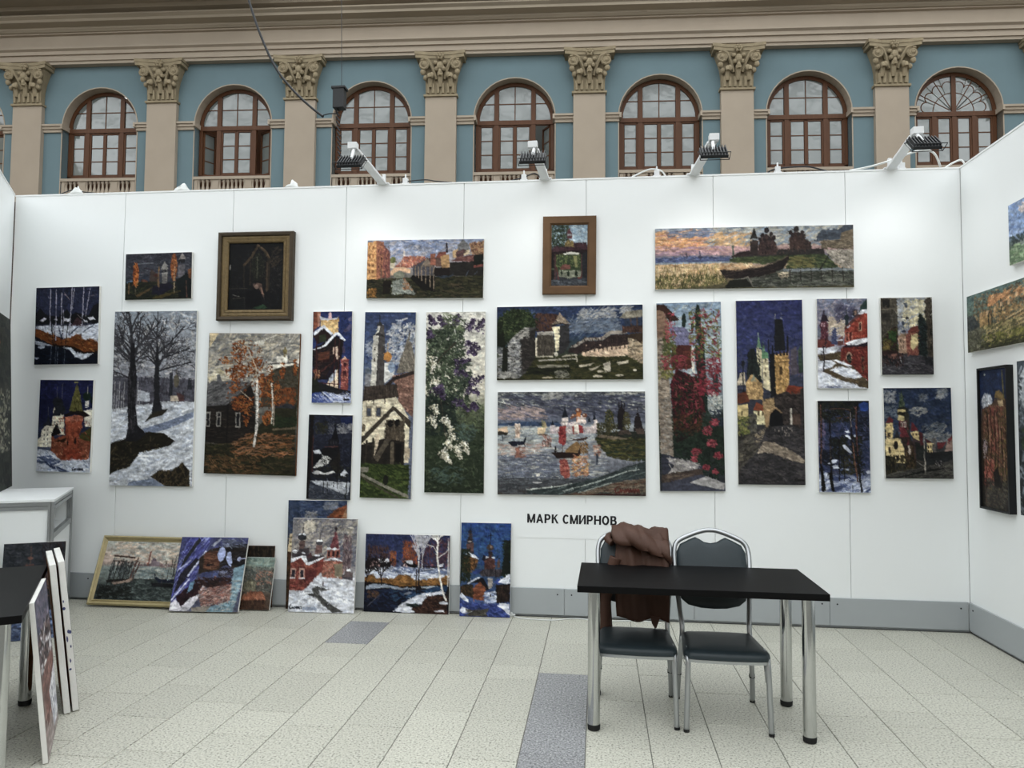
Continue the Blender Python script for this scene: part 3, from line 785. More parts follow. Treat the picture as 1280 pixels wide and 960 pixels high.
# ------------------------------------------------------------------ the pictures
def pic_river(P):      # winter river with birches
    P.g((70, '252b46'), (300, '2f3556'), (450, '34364a'), (845, '131a2a'))
    P.d('1c2240 2d355c 3b4062 181c30 33304e', 65, 70, 708, 400, 260, 45, 12, .9, .9)
    P.p('14161d', 65, 330, 110, 280, 180, 350, 300, 365, 380, 290, 420, 350, 480, 330, 600, 360, 650, 260, 708, 240, 708, 440, 65, 440)
    P.p('c9c6d2', 105, 405, 150, 372, 178, 385, 140, 418).p('d5d4de', 345, 385, 410, 382, 418, 415, 350, 412).p('d5d4de', 590, 380, 650, 375, 672, 405, 612, 407).p('cfcfda', 550, 412, 590, 408, 595, 428, 555, 430).p('c9c6d2', 245, 395, 290, 390, 285, 405)
    P.p('4a3038', 420, 465, 485, 372, 535, 402, 532, 470).l('1a1418', 10, 415, 430, 485, 368, 540, 410)
    P.p('c9cedb', 65, 458, 200, 450, 330, 455, 540, 470, 708, 440, 708, 640, 560, 600, 400, 590, 220, 540, 65, 485)
    P.d('aab2c6 dde1ea 8d97b0', 65, 455, 708, 560, 50, 50, 12, .2, .4)
    P.l('3c465e', 12, 410, 550, 490, 478).l('3c465e', 10, 555, 520, 655, 458).l('4c5670', 14, 230, 460, 240, 560).l('4c5670', 12, 300, 470, 330, 570)
    P.p('10172a', 65, 560, 250, 655, 450, 680, 600, 730, 708, 720, 708, 845, 65, 845)
    P.d('0c1220 1a2438 223046', 65, 660, 708, 845, 90, 60, 10, 0, .3)
    P.p('7c4018', 65, 480, 130, 500, 220, 545, 260, 540, 330, 600, 420, 580, 480, 545, 540, 560, 580, 605, 640, 590, 705, 640, 700, 722, 560, 722, 450, 672, 250, 652, 150, 600, 65, 560)
    P.d('5e2e10 a0602a 8a4a1a 4a240c b07a3a', 80, 500, 700, 715, 110, 45, 12, .4, .4)
    P.p('c9cedb', 530, 540, 580, 560, 580, 605, 540, 590).p('201008', 250, 640, 450, 665, 560, 720, 700, 715, 700, 735, 540, 735, 430, 685, 250, 660)
    P.p('aeb6c6', 65, 600, 140, 618, 250, 655, 160, 655, 70, 638).p('c3c9d6', 335, 668, 430, 678, 480, 722, 560, 742, 660, 730, 600, 782, 540, 800, 470, 765, 420, 702).e('a9b1c2', 130, 668, 35, 15).e('9aa3b6', 82, 775, 28, 11)
    for x0, y0, x1, y1, w_ in ((210, 85, 213, 450, 9), (268, 95, 275, 600, 8), (325, 130, 328, 480, 8), (430, 80, 410, 560, 9), (452, 85, 430, 300, 6), (545, 75, 538, 470, 9), (608, 90, 570, 370, 7), (345, 300, 352, 580, 6)): P.l('a5a2b4', w_, x0, y0, x1, y1)
    for x in (230, 250, 395, 350): P.l('161214', 7, x, 440, x+(20 if x < 300 else -20), 640)
    P.l('a08a8a', 4, 350, 130, 410, 205).l('a08a8a', 4, 610, 165, 680, 160).l('a08a8a', 5, 540, 400, 490, 350)
    for x in (232, 280, 300, 372): P.l('5a6472', 6, x, 660, x-4, 840)
def pic_redtower(P):   # white monastery and red brick gate tower in snow
    P.g((65, '262a5c'), (400, '23284e'), (650, '3b4460'), (895, 'c5cad6'))
    P.d('1e2250 2e3468 262a58', 65, 65, 575, 500, 120, 50, 14, 1.0, .8)
    P.p('ddd5bd', 205, 420, 215, 320, 250, 240, 290, 300, 310, 400, 320, 560, 205, 560).p('e4dcc6', 115, 520, 150, 480, 210, 480, 210, 670, 110, 670).p('d8cfb6', 80, 610, 110, 580, 120, 670, 80, 670)
    P.p('2c3038', 200, 280, 215, 235, 250, 215, 285, 240, 325, 350, 300, 385, 200, 395, 230, 330).p('2c3038', 120, 480, 160, 440, 170, 350, 182, 440, 215, 480).p('23262e', 205, 555, 245, 450, 290, 545)
    P.l('55596a', 6, 285, 110, 285, 240).l('55596a', 5, 240, 130, 240, 230).l('55596a', 5, 165, 310, 168, 380)
    P.p('e0d9c6', 480, 340, 560, 330, 565, 480, 500, 480).p('d5d0c6', 490, 300, 495, 240, 525, 240, 525, 310).e('1e3226', 508, 215, 38, 42).e('1e2c24', 560, 250, 22, 30).l('a8a49a', 5, 510, 120, 510, 190).p('cfc8b8', 500, 440, 560, 400, 555, 485, 505, 485)
    P.rows('5a5a60', (230, 255, 280), (440, 470, 500), 8, 14).rows('6a665e', (140, 170), (520, 560, 600, 640), 8, 16)
    P.p('4a4a20', 450, 560, 560, 480, 570, 620, 450, 620)
    P.p('8e4a30', 205, 560, 240, 600, 330, 560, 560, 620, 540, 780, 300, 790, 205, 740)
    P.p('a24a2e', 320, 420, 480, 380, 470, 500, 440, 600, 460, 700, 340, 700, 330, 500).p('b86a50', 320, 400, 480, 375, 480, 430, 325, 440)
    P.p('963c24', 320, 690, 470, 690, 490, 780, 300, 795)
    P.d('c06a4a 7a3220 b05038 642818 c88464', 215, 400, 545, 790, 130, 26, 9, 1.2, .6)
    P.p('6a6630', 410, 110, 425, 130, 475, 350, 350, 350).d('8a8444 4e4a20 3a381c', 370, 200, 460, 345, 26, 50, 8, 1.4, .2)
    P.p('241c1e', 310, 380, 370, 350, 480, 345, 540, 390, 500, 400, 400, 372, 330, 400).p('1c1618', 200, 560, 240, 470, 280, 550, 210, 575).p('32200f', 230, 620, 330, 590, 330, 625).e('2a1812', 418, 610, 10, 30).e('2a1812', 350, 630, 8, 22)
    P.l('8c8a4a', 14, 395, 92, 420, 90).l('5a5632', 6, 413, 100, 413, 150)
    P.p('c3c9d6', 65, 690, 200, 700, 300, 790, 545, 775, 545, 895, 65, 895)
    P.p('5a688c', 75, 760, 200, 740, 300, 800, 240, 830, 380, 880, 300, 890, 180, 830, 75, 800).p('3e4a6e', 150, 790, 260, 840, 380, 890, 300, 890, 200, 850)
    P.d('e6e9f0 aeb8cc 8090b0', 65, 700, 545, 895, 60, 50, 12, .3, .4).sign('1c2030', 400, 862, 510, 7)
def pic_oaks(P):       # tall bare trees in thawing snow
    P.g((36, '8d97a3'), (250, 'a3a5ab'), (430, '8e8d97'), (520, 'b9bcc2'), (930, 'b0b5be'))
    P.d('9aa2ac b3b2b4 858b96 c2bdb8', 40, 36, 480, 420, 160, 40, 12, .5, .8)
    P.p('5b5a66', 40, 370, 300, 380, 480, 390, 470, 500, 300, 500, 40, 540).d('4a4752 6e6a74 3a3842', 45, 360, 470, 510, 120, 8, 30, 1.5, .2)
    P.p('b8bcc6', 170, 440, 230, 455, 235, 500, 165, 500).p('c9b8a0', 340, 470, 385, 470, 385, 498, 340, 498).p('5a3a3a', 370, 450, 412, 470, 410, 498, 385, 498)
    P.e('6a6250', 368, 395, 14, 35).l('6a6250', 5, 368, 340, 368, 380).p('33343c', 335, 350, 350, 350, 350, 470, 330, 470).p('33343c', 430, 380, 445, 380, 450, 440, 425, 440)
    for x in (50, 62, 75, 88, 100, 170, 182): P.l('a2a0a2', 4, x, 400+(x % 5)*20, x-6, 640)
    P.p('c6cad2', 38, 560, 200, 520, 470, 500, 460, 800, 450, 930, 30, 930, 35, 700)
    P.d('dde0e6 aab2c2 c9ccd2 b4bac6', 38, 520, 462, 925, 200, 55, 14, -.3, .3)
    P.p('7f8ba6', 200, 640, 330, 600, 460, 550, 460, 580, 330, 640, 220, 670)
    P.p('2a2418', 30, 720, 120, 690, 230, 655, 310, 660, 370, 700, 340, 725, 270, 740, 190, 760, 140, 830, 60, 860, 30, 880)
    P.d('3c3420 1e1a12 544a30 2a2a1a', 40, 690, 300, 850, 110, 26, 9, -.4, .5)
    P.p('352e22', 210, 605, 260, 540, 330, 540, 300, 570, 250, 585)
    P.p('29231a', 250, 880, 300, 850, 360, 850, 410, 810, 450, 850, 450, 930, 330, 930).d('5a4a30 3a301e 6a5a3a', 250, 800, 450, 930, 120, 30, 6, -1.2, .5).p('7f8ba2', 140, 910, 260, 890, 330, 930, 130, 930)
    for (x, yb, ln, w_, a) in ((140, 400, 150, 26, 1.62), (264, 400, 130, 18, 1.56)):
        P.t('3a383e', x, yb, a, ln*1.1, w_, 3, .6, .05)
    for pts in ((130, 300, 90, 270, 50, 230), (135, 240, 80, 180, 55, 110), (150, 300, 210, 240, 240, 190), (120, 380, 80, 360, 45, 350), (265, 350, 320, 330, 440, 300), (262, 300, 320, 270, 430, 230), (265, 260, 330, 200, 400, 120), (255, 310, 215, 270, 180, 280)):
        P.l('2e2c32', 8, *pts)
        for q in range(0, len(pts)-2, 2):
            for w_ in (.35, .75): P.t('4a484e', pts[q]+(pts[q+2]-pts[q])*w_, pts[q+1]+(pts[q+3]-pts[q+1])*w_, math.atan2(pts[q+1]-pts[q+3], pts[q+2]-pts[q])+.5*(1 if w_ < .5 else -1), 50, 4, 2, .55)
    P.d('5a5860 6c6a72', 45, 45, 440, 360, 70, 24, 2.5, .8, 1.2)
    P.p('242228', 128, 200, 146, 200, 152, 300, 165, 380, 158, 500, 175, 620, 220, 665, 180, 700, 110, 705, 125, 640, 120, 500, 116, 400, 126, 300).p('2b2a30', 258, 220, 270, 220, 276, 320, 282, 400, 285, 480, 300, 545, 245, 560, 256, 480, 252, 400, 256, 320)
    P.d('3a363c 4a464c 1c1a1e', 120, 340, 165, 660, 50, 50, 5, 1.5, .15)
def pic_poplars(P):    # dark evening, autumn poplars and towers
    P.g((140, '343440'), (350, '41444f'), (560, '3a3e4a'), (600, '22261c'), (830, '15180f'))
    P.d('2a2a36 4c4e5a 383844 5a5c66 3a2e3a', 145, 145, 1140, 540, 150, 110, 18, .1, .3)
    P.l('6a6e78', 16, 300, 300, 420, 290, 560, 290).l('5c7898', 10, 145, 555, 380, 548)
    P.p('23281a', 145, 560, 560, 560, 700, 600, 1140, 560, 1140, 830, 145, 830).d('1a1e12 3a3a1e 2a2c18 4a4424 181820', 145, 570, 1140, 830, 130, 90, 14, -.2, .3)
    P.p('1c1a2e', 560, 640, 760, 560, 900, 640, 700, 760, 540, 760).p('131c1c', 900, 540, 1060, 440, 1135, 560, 1135, 800, 950, 800).p('5a4628', 300, 760, 560, 640, 560, 660, 340, 790).p('55481f', 560, 790, 980, 700, 980, 720, 700, 810, 560, 820)
    P.p('333a4c', 370, 560, 430, 460, 480, 480, 500, 560).p('6a4030', 380, 560, 400, 520, 470, 540, 480, 570)
    P.p('4a3a34', 500, 560, 530, 370, 560, 400, 640, 470, 650, 570).p('5e2c20', 560, 480, 620, 440, 640, 490)
    P.e('a3501c', 303, 430, 44, 150).d('c06a26 8a3c12 d07a30 6a2a10', 262, 270, 346, 640, 70, 40, 12, 1.4, .3, True).l('8e7a5a', 9, 303, 600, 303, 740)
    P.p('7a5c38', 625, 600, 640, 340, 655, 340, 660, 660)
    P.e('8c4a22', 870, 350, 48, 200).d('a8602c 6a3214 c07a40 8a4a20', 825, 170, 915, 560, 70, 40, 12, 1.4, .3, True).l('b09a7a', 10, 880, 340, 882, 740)
    P.p('6e6a66', 690, 380, 780, 380, 775, 590, 700, 590).p('8e8a84', 670, 382, 730, 270, 800, 382).p('2a2a30', 695, 395, 775, 395, 775, 430, 695, 430).l('9a9690', 8, 690, 440, 780, 440).l('9a9690', 6, 765, 385, 765, 575)
    P.p('68646a', 940, 330, 1035, 320, 1030, 470, 930, 540).p('8d8580', 930, 250, 990, 150, 1045, 240).p('24242a', 940, 250, 1030, 245, 1035, 300, 945, 300)
    P.p('7c4a2a', 1075, 400, 1135, 370, 1135, 540, 1090, 520).l('6a4438', 12, 1055, 560, 1065, 800).l('7a5a3a', 14, 200, 580, 200, 740).l('5c4a48', 8, 655, 400, 650, 700)
def pic_chapel(P):     # very dark gothic portal with a seated figure
    P.g((165, '131519'), (480, '161516'), (800, '121317'))
    P.d('0d0f13 1d1f24 191814 23211c', 165, 170, 680, 800, 200, 50, 14, 1.2, .6)
    P.l('4c3c2a', 22, 310, 380, 380, 300, 435, 200, 500, 250, 545, 320).l('6a543a', 10, 430, 190, 500, 240, 545, 310).l('332a20', 30, 540, 330, 535, 600).l('4a3a2a', 14, 525, 360, 525, 620).l('2e261e', 16, 370, 330, 372, 560).l('2e261e', 12, 310, 390, 315, 580)
    P.e('1e2018', 440, 400, 60, 130).d('3a3a2a 2a2c22 4a4430', 385, 260, 510, 520, 70, 16, 5, 1.4, .7).l('5a5a44', 4, 435, 300, 435, 500).d('3c3226 4a3a2a', 560, 210, 680, 400, 40, 40, 10, -.6, .4)
    P.l('3a332a', 8, 165, 595, 345, 595).l('4a443a', 8, 215, 685, 325, 680).l('34302a', 6, 325, 680, 325, 790).p('17191a', 220, 690, 320, 690, 320, 790, 220, 790)
    P.p('5c463c', 400, 560, 440, 540, 480, 555, 495, 630, 510, 710, 490, 660, 460, 600).e('84695c', 430, 580, 22, 18).p('0c0c10', 340, 620, 420, 600, 470, 640, 490, 740, 400, 780, 330, 760).l('97705c', 9, 470, 580, 495, 650)
    P.p('2c4a30', 400, 770, 500, 745, 540, 770, 500, 782, 400, 780).e('8a8680', 180, 395, 7, 26).l('6a665e', 6, 210, 655, 275, 668).d('2a2a2c 3a3430', 560, 380, 660, 640, 40, 30, 6, 1.4, .6)
def pic_autumn(P):     # log house, autumn birch, white monastery on a hill
    P.g((38, '8f8a80'), (250, '9a958c'), (400, '86857f'), (925, '2a2418'))
    P.d('7c7c7a a8a298 b8b0a0 6f7074 c2b49a', 55, 40, 630, 400, 220, 70, 16, -.5, .5)
    P.p('c9b48a', 55, 40, 110, 40, 60, 130).p('d0c090', 60, 310, 120, 260, 160, 290, 60, 350).d('c8bca0 d2c8b4', 60, 240, 200, 340, 26, 50, 12, -.4, .3).p('c8c2b4', 330, 90, 400, 80, 390, 110, 340, 120)
    P.p('e0d8c8', 420, 235, 580, 225, 585, 240, 480, 260, 430, 285).p('e8e0d0', 475, 180, 540, 175, 540, 220, 475, 222).l('8a7a50', 12, 525, 130, 525, 180).p('8a7a4a', 510, 140, 540, 140, 535, 165, 515, 165).p('ddd5c6', 590, 195, 620, 195, 622, 225, 590, 225).l('4a4a4a', 6, 420, 232, 580, 222)
    P.p('4a4436', 400, 320, 480, 255, 580, 235, 625, 250, 620, 500, 380, 500).d('3a3828 5c5440 4a3a24', 420, 260, 620, 480, 90, 30, 12, .5, .6)
    P.p('5f5e60', 55, 350, 110, 340, 110, 300, 130, 300, 140, 340, 250, 340, 330, 350, 200, 470, 50, 480)
    P.p('5c5a5c', 50, 440, 200, 350, 310, 355, 190, 490, 50, 505).d('6e6c6c 4a484a 7a7876', 60, 360, 300, 490, 80, 60, 8, -.5, .2)
    P.p('26201c', 50, 500, 180, 490, 320, 350, 350, 440, 360, 640, 200, 740, 45, 720)
    P.d('332a24 1c1814 3c322a', 50, 510, 350, 720, 90, 70, 6, .05, .1).l('1a1614', 10, 185, 490, 185, 730).l('5a4a3c', 8, 200, 480, 320, 355)
    P.rows('8e8880', (63, 130, 250), (580,), 28, 95).rows('1c1c20', (63, 130, 250), (580,), 16, 78).l('8e8880', 5, 120, 565, 140, 565)
    P.p('32301c', 45, 740, 200, 735, 360, 640, 480, 500, 610, 480, 598, 925, 40, 905)
    P.d('3a3a1e 2a2614 4a4226 5c4a2c 24220f', 45, 700, 600, 915, 200, 60, 11, .05, .25)
    P.d('8a5428 a8683a 6a4022 9a6a4a', 220, 660, 600, 800, 110, 60, 9, -.1, .3).d('6a4a2a 8a6038 55391c', 60, 800, 400, 915, 90, 40, 9, .2, .4).d('23301c 2c3a1e', 470, 560, 600, 620, 40, 60, 12, .1, .2).l('6a5c44', 12, 470, 635, 600, 625)
    P.p('33353c', 470, 500, 490, 470, 600, 480, 600, 505).d('7a3c18 8f4a1e', 500, 380, 600, 480, 70, 20, 12, 1, .7)
    P.d('8a4416 6f3410 a05a20 5c2c10', 150, 200, 520, 560, 60, 20, 10, .6, 1.0, True)
    P.d('8a4416 6f3410 a05a20', 190, 80, 400, 330, 45, 20, 10, .6, 1.0, True)
    for x0, y0, x1, y1, n in ((190, 90, 290, 220, 60), (110, 190, 200, 240, 20), (160, 240, 340, 320, 90), (190, 320, 260, 420, 40), (320, 190, 390, 250, 40), (350, 290, 460, 440, 110), (440, 350, 510, 500, 80), (230, 430, 340, 520, 70), (280, 520, 320, 620, 30), (400, 520, 460, 610, 60), (210, 440, 250, 520, 20), (430, 240, 450, 330, 20), (500, 220, 530, 320, 24), (580, 190, 600, 310, 24)):
        P.d('96481a a85a20 7c3a12 b46c2c 66300f', x0, y0, x1, y1, int(n*.62), 17, 10, .6, 1.0, True)
    P.l('d8d2c8', 15, 360, 330, 368, 520, 366, 640, 355, 740).l('b8a890', 7, 285, 120, 350, 250, 360, 340).l('b8a890', 5, 280, 180, 320, 205).l('b0a08a', 5, 260, 400, 330, 460).l('c8c0b2', 8, 450, 350, 462, 500, 458, 600).l('a89a86', 5, 470, 480, 470, 610).d('3a3430', 352, 350, 372, 720, 16, 10, 5, 0, .3)
def pic_porch(P):      # snow-roofed wooden porch in bright light
    P.g((68, '2b3a72'), (400, '2d3f7a'), (700, '3a4470'), (912, '5c6ea8'))
    P.d('24326a 34468a 2a3c76', 300, 70, 445, 500, 70, 40, 14, -1, .5).p('5a5478', 360, 250, 420, 180, 440, 200, 430, 235, 380, 265).p('6a6484', 400, 140, 440, 110, 445, 160, 410, 165)
    P.p('8a4a34', 85, 75, 150, 68, 145, 180, 85, 260).p('b07a64', 120, 70, 150, 68, 145, 200, 125, 220)
    P.p('e0b878', 150, 150, 310, 140, 315, 270, 240, 290, 150, 220).p('c89a5a', 150, 140, 320, 135, 320, 165, 150, 170).d('f0d090 c8985a d8ac6a', 160, 150, 310, 260, 40, 20, 10, 1.3, .5).p('c8ccd8', 140, 110, 220, 140, 310, 125, 300, 142, 150, 150).p('d8b0b0', 222, 80, 250, 80, 250, 138, 222, 138)
    P.p('34201e', 85, 280, 180, 215, 260, 280, 250, 320, 130, 370, 85, 300).p('38402a', 140, 290, 200, 280, 200, 350, 140, 350).p('d6d9e4', 85, 265, 180, 195, 265, 270, 255, 290, 178, 225, 95, 290)
    P.p('241c20', 80, 420, 290, 290, 370, 345, 340, 520, 320, 700, 90, 700)
    P.p('6a3a28', 130, 450, 240, 430, 235, 520, 130, 530).p('341816', 130, 520, 240, 505, 240, 530, 130, 540).d('4a2a26 342024 5c3a30', 90, 400, 330, 660, 90, 40, 8, -.6, .4)
    P.p('e0c0a8', 268, 400, 312, 390, 318, 520, 300, 520, 290, 470, 268, 465).p('2a2030', 200, 690, 300, 500, 300, 620, 240, 700)
    P.p('eed2b0', 200, 770, 260, 650, 315, 600, 320, 780, 210, 790).p('c8d0e0', 240, 680, 300, 600, 290, 690, 240, 730)
    P.p('e4e7f0', 80, 420, 180, 385, 285, 265, 320, 262, 382, 335, 370, 345, 300, 285, 200, 390, 110, 425)
    for x in (120, 285, 325): P.l('4a2222', 12, x, 330, x-2, 800)
    P.l('5a2a28', 10, 100, 720, 330, 740).l('5a2a28', 9, 130, 650, 290, 520).l('3a1a1c', 10, 340, 500, 300, 520).rows('4a2426', (160, 200, 240), (760,), 8, 70)
    P.p('9c4a44', 345, 510, 410, 510, 412, 800, 345, 800).d('c87a68 b0604e 7a3034 e0a890', 345, 510, 412, 760, 60, 16, 8, 1.4, .6).p('e0b090', 355, 510, 375, 480, 395, 510).rows('4a1c26', (378,), (560, 640), 26, 40).p('5a4a6a', 355, 400, 378, 400, 378, 450, 355, 450).l('5a4a6a', 5, 366, 360, 366, 480)
    P.p('26262a', 80, 700, 330, 780, 435, 800, 435, 912, 75, 912).p('3e54a0', 75, 820, 160, 810, 270, 890, 260, 912, 75, 912).p('cdd4e8', 170, 805, 280, 820, 435, 860, 435, 912, 280, 905).d('8090c8 e6eaf4 5a6cb0', 90, 820, 435, 910, 60, 50, 9, .4, .3)
    P.p('262a1e', 78, 680, 120, 660, 160, 800, 80, 820).d('c08a5a 8a3a34', 90, 600, 150, 690, 24, 20, 10, 1.4, .4).sign('1c2030', 370, 880, 430, 6)
def pic_darkspire(P):  # dark spire and snowy slope
    P.g((65, '23283c'), (300, '2b2f42'), (620, '1e2230'), (915, '3a3e4c'))
    P.d('1b2034 30364c 3c4056 252838', 60, 65, 528, 650, 170, 50, 16, .8, .9).p('1f2c5c', 380, 90, 528, 80, 528, 170, 400, 180)
    P.e('86868a', 490, 185, 36, 32).e('74747a', 410, 220, 40, 30).d('9a9a9a 66666e', 350, 150, 520, 250, 36, 26, 14, 0, 1).d('2c2c1e 3a3826', 140, 140, 260, 260, 36, 36, 14, .8, .9).d('5a5c66 4c4e58', 270, 150, 330, 260, 20, 30, 12, .8, .9)
    P.l('12141c', 14, 338, 165, 338, 240).p('12141c', 325, 220, 350, 220, 375, 315, 300, 315).p('20202a', 275, 310, 380, 310, 385, 390, 270, 390).l('5a3634', 9, 240, 388, 370, 382).rows('3c3a40', (300, 325, 350), (345,), 10, 30)
    P.p('1a1a1e', 215, 400, 385, 390, 390, 470, 300, 560, 210, 480).p('27221f', 300, 560, 390, 430, 400, 640, 330, 640)
    P.p('c3c6cc', 125, 430, 185, 415, 208, 455, 140, 460).p('d5d4d0', 125, 600, 225, 480, 280, 475, 310, 510, 270, 560, 190, 600).d('22241e 16181a', 210, 480, 300, 620, 30, 30, 8, 1.2, .5)
    P.p('14151a', 125, 470, 210, 460, 200, 510, 125, 570).d('2e2e26 1c1e1e 3a3828', 130, 580, 480, 700, 80, 34, 12, .1, .5)
    P.p('c9c8c6', 120, 650, 170, 625, 250, 650, 330, 625, 350, 640, 280, 665, 140, 665).p('cdd0d6', 400, 650, 440, 610, 470, 640, 440, 670, 470, 680, 400, 675)
    P.p('b3b7be', 110, 730, 250, 725, 500, 740, 480, 860, 300, 830, 200, 780).d('d0d2d6 8c929e a4a8b2', 110, 725, 490, 850, 60, 40, 10, .2, .3).p('3d4250', 60, 760, 240, 790, 490, 870, 490, 915, 55, 915).d('565c6a 2a2e3a 6a6e7a', 60, 780, 490, 910, 60, 60, 9, .25, .3)
    P.l('1a1412', 34, 105, 65, 100, 400, 85, 700, 75, 915).l('4a2822', 12, 120, 280, 118, 640).l('1c1a18', 8, 235, 730, 238, 840).l('1c1a18', 7, 370, 400, 372, 800).l('1c1a18', 6, 340, 730, 335, 790).l('1c1a18', 9, 465, 700, 460, 900).l('1c1a18', 6, 275, 740, 275, 840)
def pic_belltower(P):  # white bell tower, wooden staircase
    P.g((37, '3a4a72'), (300, '5a6a8c'), (420, '6a7288'))
    P.d('2e4270 46588a 3a4c7c', 57, 37, 305, 360, 90, 22, 9, .6, .8).d('b0b2b8 c4c2c0 98a0ac 8490a4', 150, 70, 300, 300, 150, 22, 11, -.5, .7, True).d('8c98b0 a4aab4', 55, 180, 90, 250, 24, 18, 9, -.5, .6)
    P.p('cfcabc', 85, 155, 105, 130, 105, 95, 135, 100, 140, 400, 80, 400).p('55504e', 118, 100, 135, 100, 142, 160, 145, 400, 105, 400, 112, 160).p('3a3838', 97, 105, 115, 80, 133, 105).p('3a3838', 85, 150, 115, 135, 143, 160).l('2a2a30', 4, 115, 55, 115, 85).rows('5a5048', (95, 128), (215, 270), 8, 18)
    P.e('c08038', 158, 255, 19, 24).l('c8a060', 3, 158, 190, 158, 235).p('d8d6d0', 143, 285, 180, 278, 195, 320, 185, 350, 143, 385).e('8ea0b8', 178, 305, 17, 25).e('66707e', 65, 325, 14, 18).p('8c8c90', 52, 340, 80, 335, 80, 400, 52, 400)
    P.p('7d7466', 255, 150, 295, 280, 295, 320, 200, 335, 215, 290).d('968c7c 665e54 857a6c', 205, 180, 295, 330, 60, 40, 5, 1.3, .3).l('5c564e', 4, 258, 130, 258, 160)
    P.p('8c6656', 180, 350, 292, 318, 285, 545, 220, 480, 200, 390).d('a87c68 7a5546 6a463c b88c78', 190, 340, 290, 520, 90, 18, 8, .5, .8).p('3a2c28', 150, 390, 190, 350, 295, 318, 293, 335, 200, 365, 165, 400)
    P.p('463a32', 50, 400, 205, 385, 215, 450, 45, 472).d('5a4c40 332a24', 50, 395, 210, 465, 40, 6, 26, 1.5, .1)
    P.p('ddd0b0', 45, 472, 205, 448, 240, 500, 270, 560, 270, 760, 40, 760).d('e8dcc0 cabc9c d4c6a8', 45, 470, 260, 640, 80, 26, 9, .8, .8)
    P.rows('8a7c68', (76, 122), (520,), 28, 50).rows('4c5260', (76, 122), (522,), 18, 38).e('6a5c48', 53, 600, 9, 20).l('3a3028', 5, 98, 450, 98, 485).l('3a3028', 5, 150, 445, 150, 480)
    P.p('4a4034', 38, 650, 190, 490, 275, 560, 275, 600, 195, 510, 40, 680).p('55493a', 160, 560, 245, 560, 250, 660, 155, 660).d('6a5c4a 40362a 7a6c58', 150, 540, 250, 660, 50, 22, 6, 1.5, .3).e('1c1816', 180, 575, 13, 18).e('1c1816', 212, 572, 13, 18)
    P.p('2c2620', 40, 680, 150, 650, 250, 660, 250, 770, 40, 780).p('cbb89a', 110, 640, 130, 620, 125, 680, 105, 740).p('5c5244', 105, 740, 160, 650, 185, 650, 125, 760).l('6a5e4c', 16, 192, 670, 192, 800).l('3a3228', 9, 70, 660, 66, 770).l('3a3228', 9, 100, 650, 100, 750).p('b4a286', 250, 690, 275, 690, 275, 740, 255, 750).rows('14120f', (222,), (715,), 28, 90)
    P.p('3a4a1e', 35, 770, 275, 770, 272, 935, 27, 932).d('4a5c24 2c3a18 5a6a2c 22300f', 35, 770, 272, 930, 130, 40, 9, .3, .4).p('8a8474', 35, 790, 80, 785, 80, 810, 35, 812).l('8c8676', 14, 35, 815, 140, 865, 270, 920).l('554c3c', 7, 40, 830, 150, 890, 230, 930)
    P.e('1f2016', 165, 845, 12, 25)
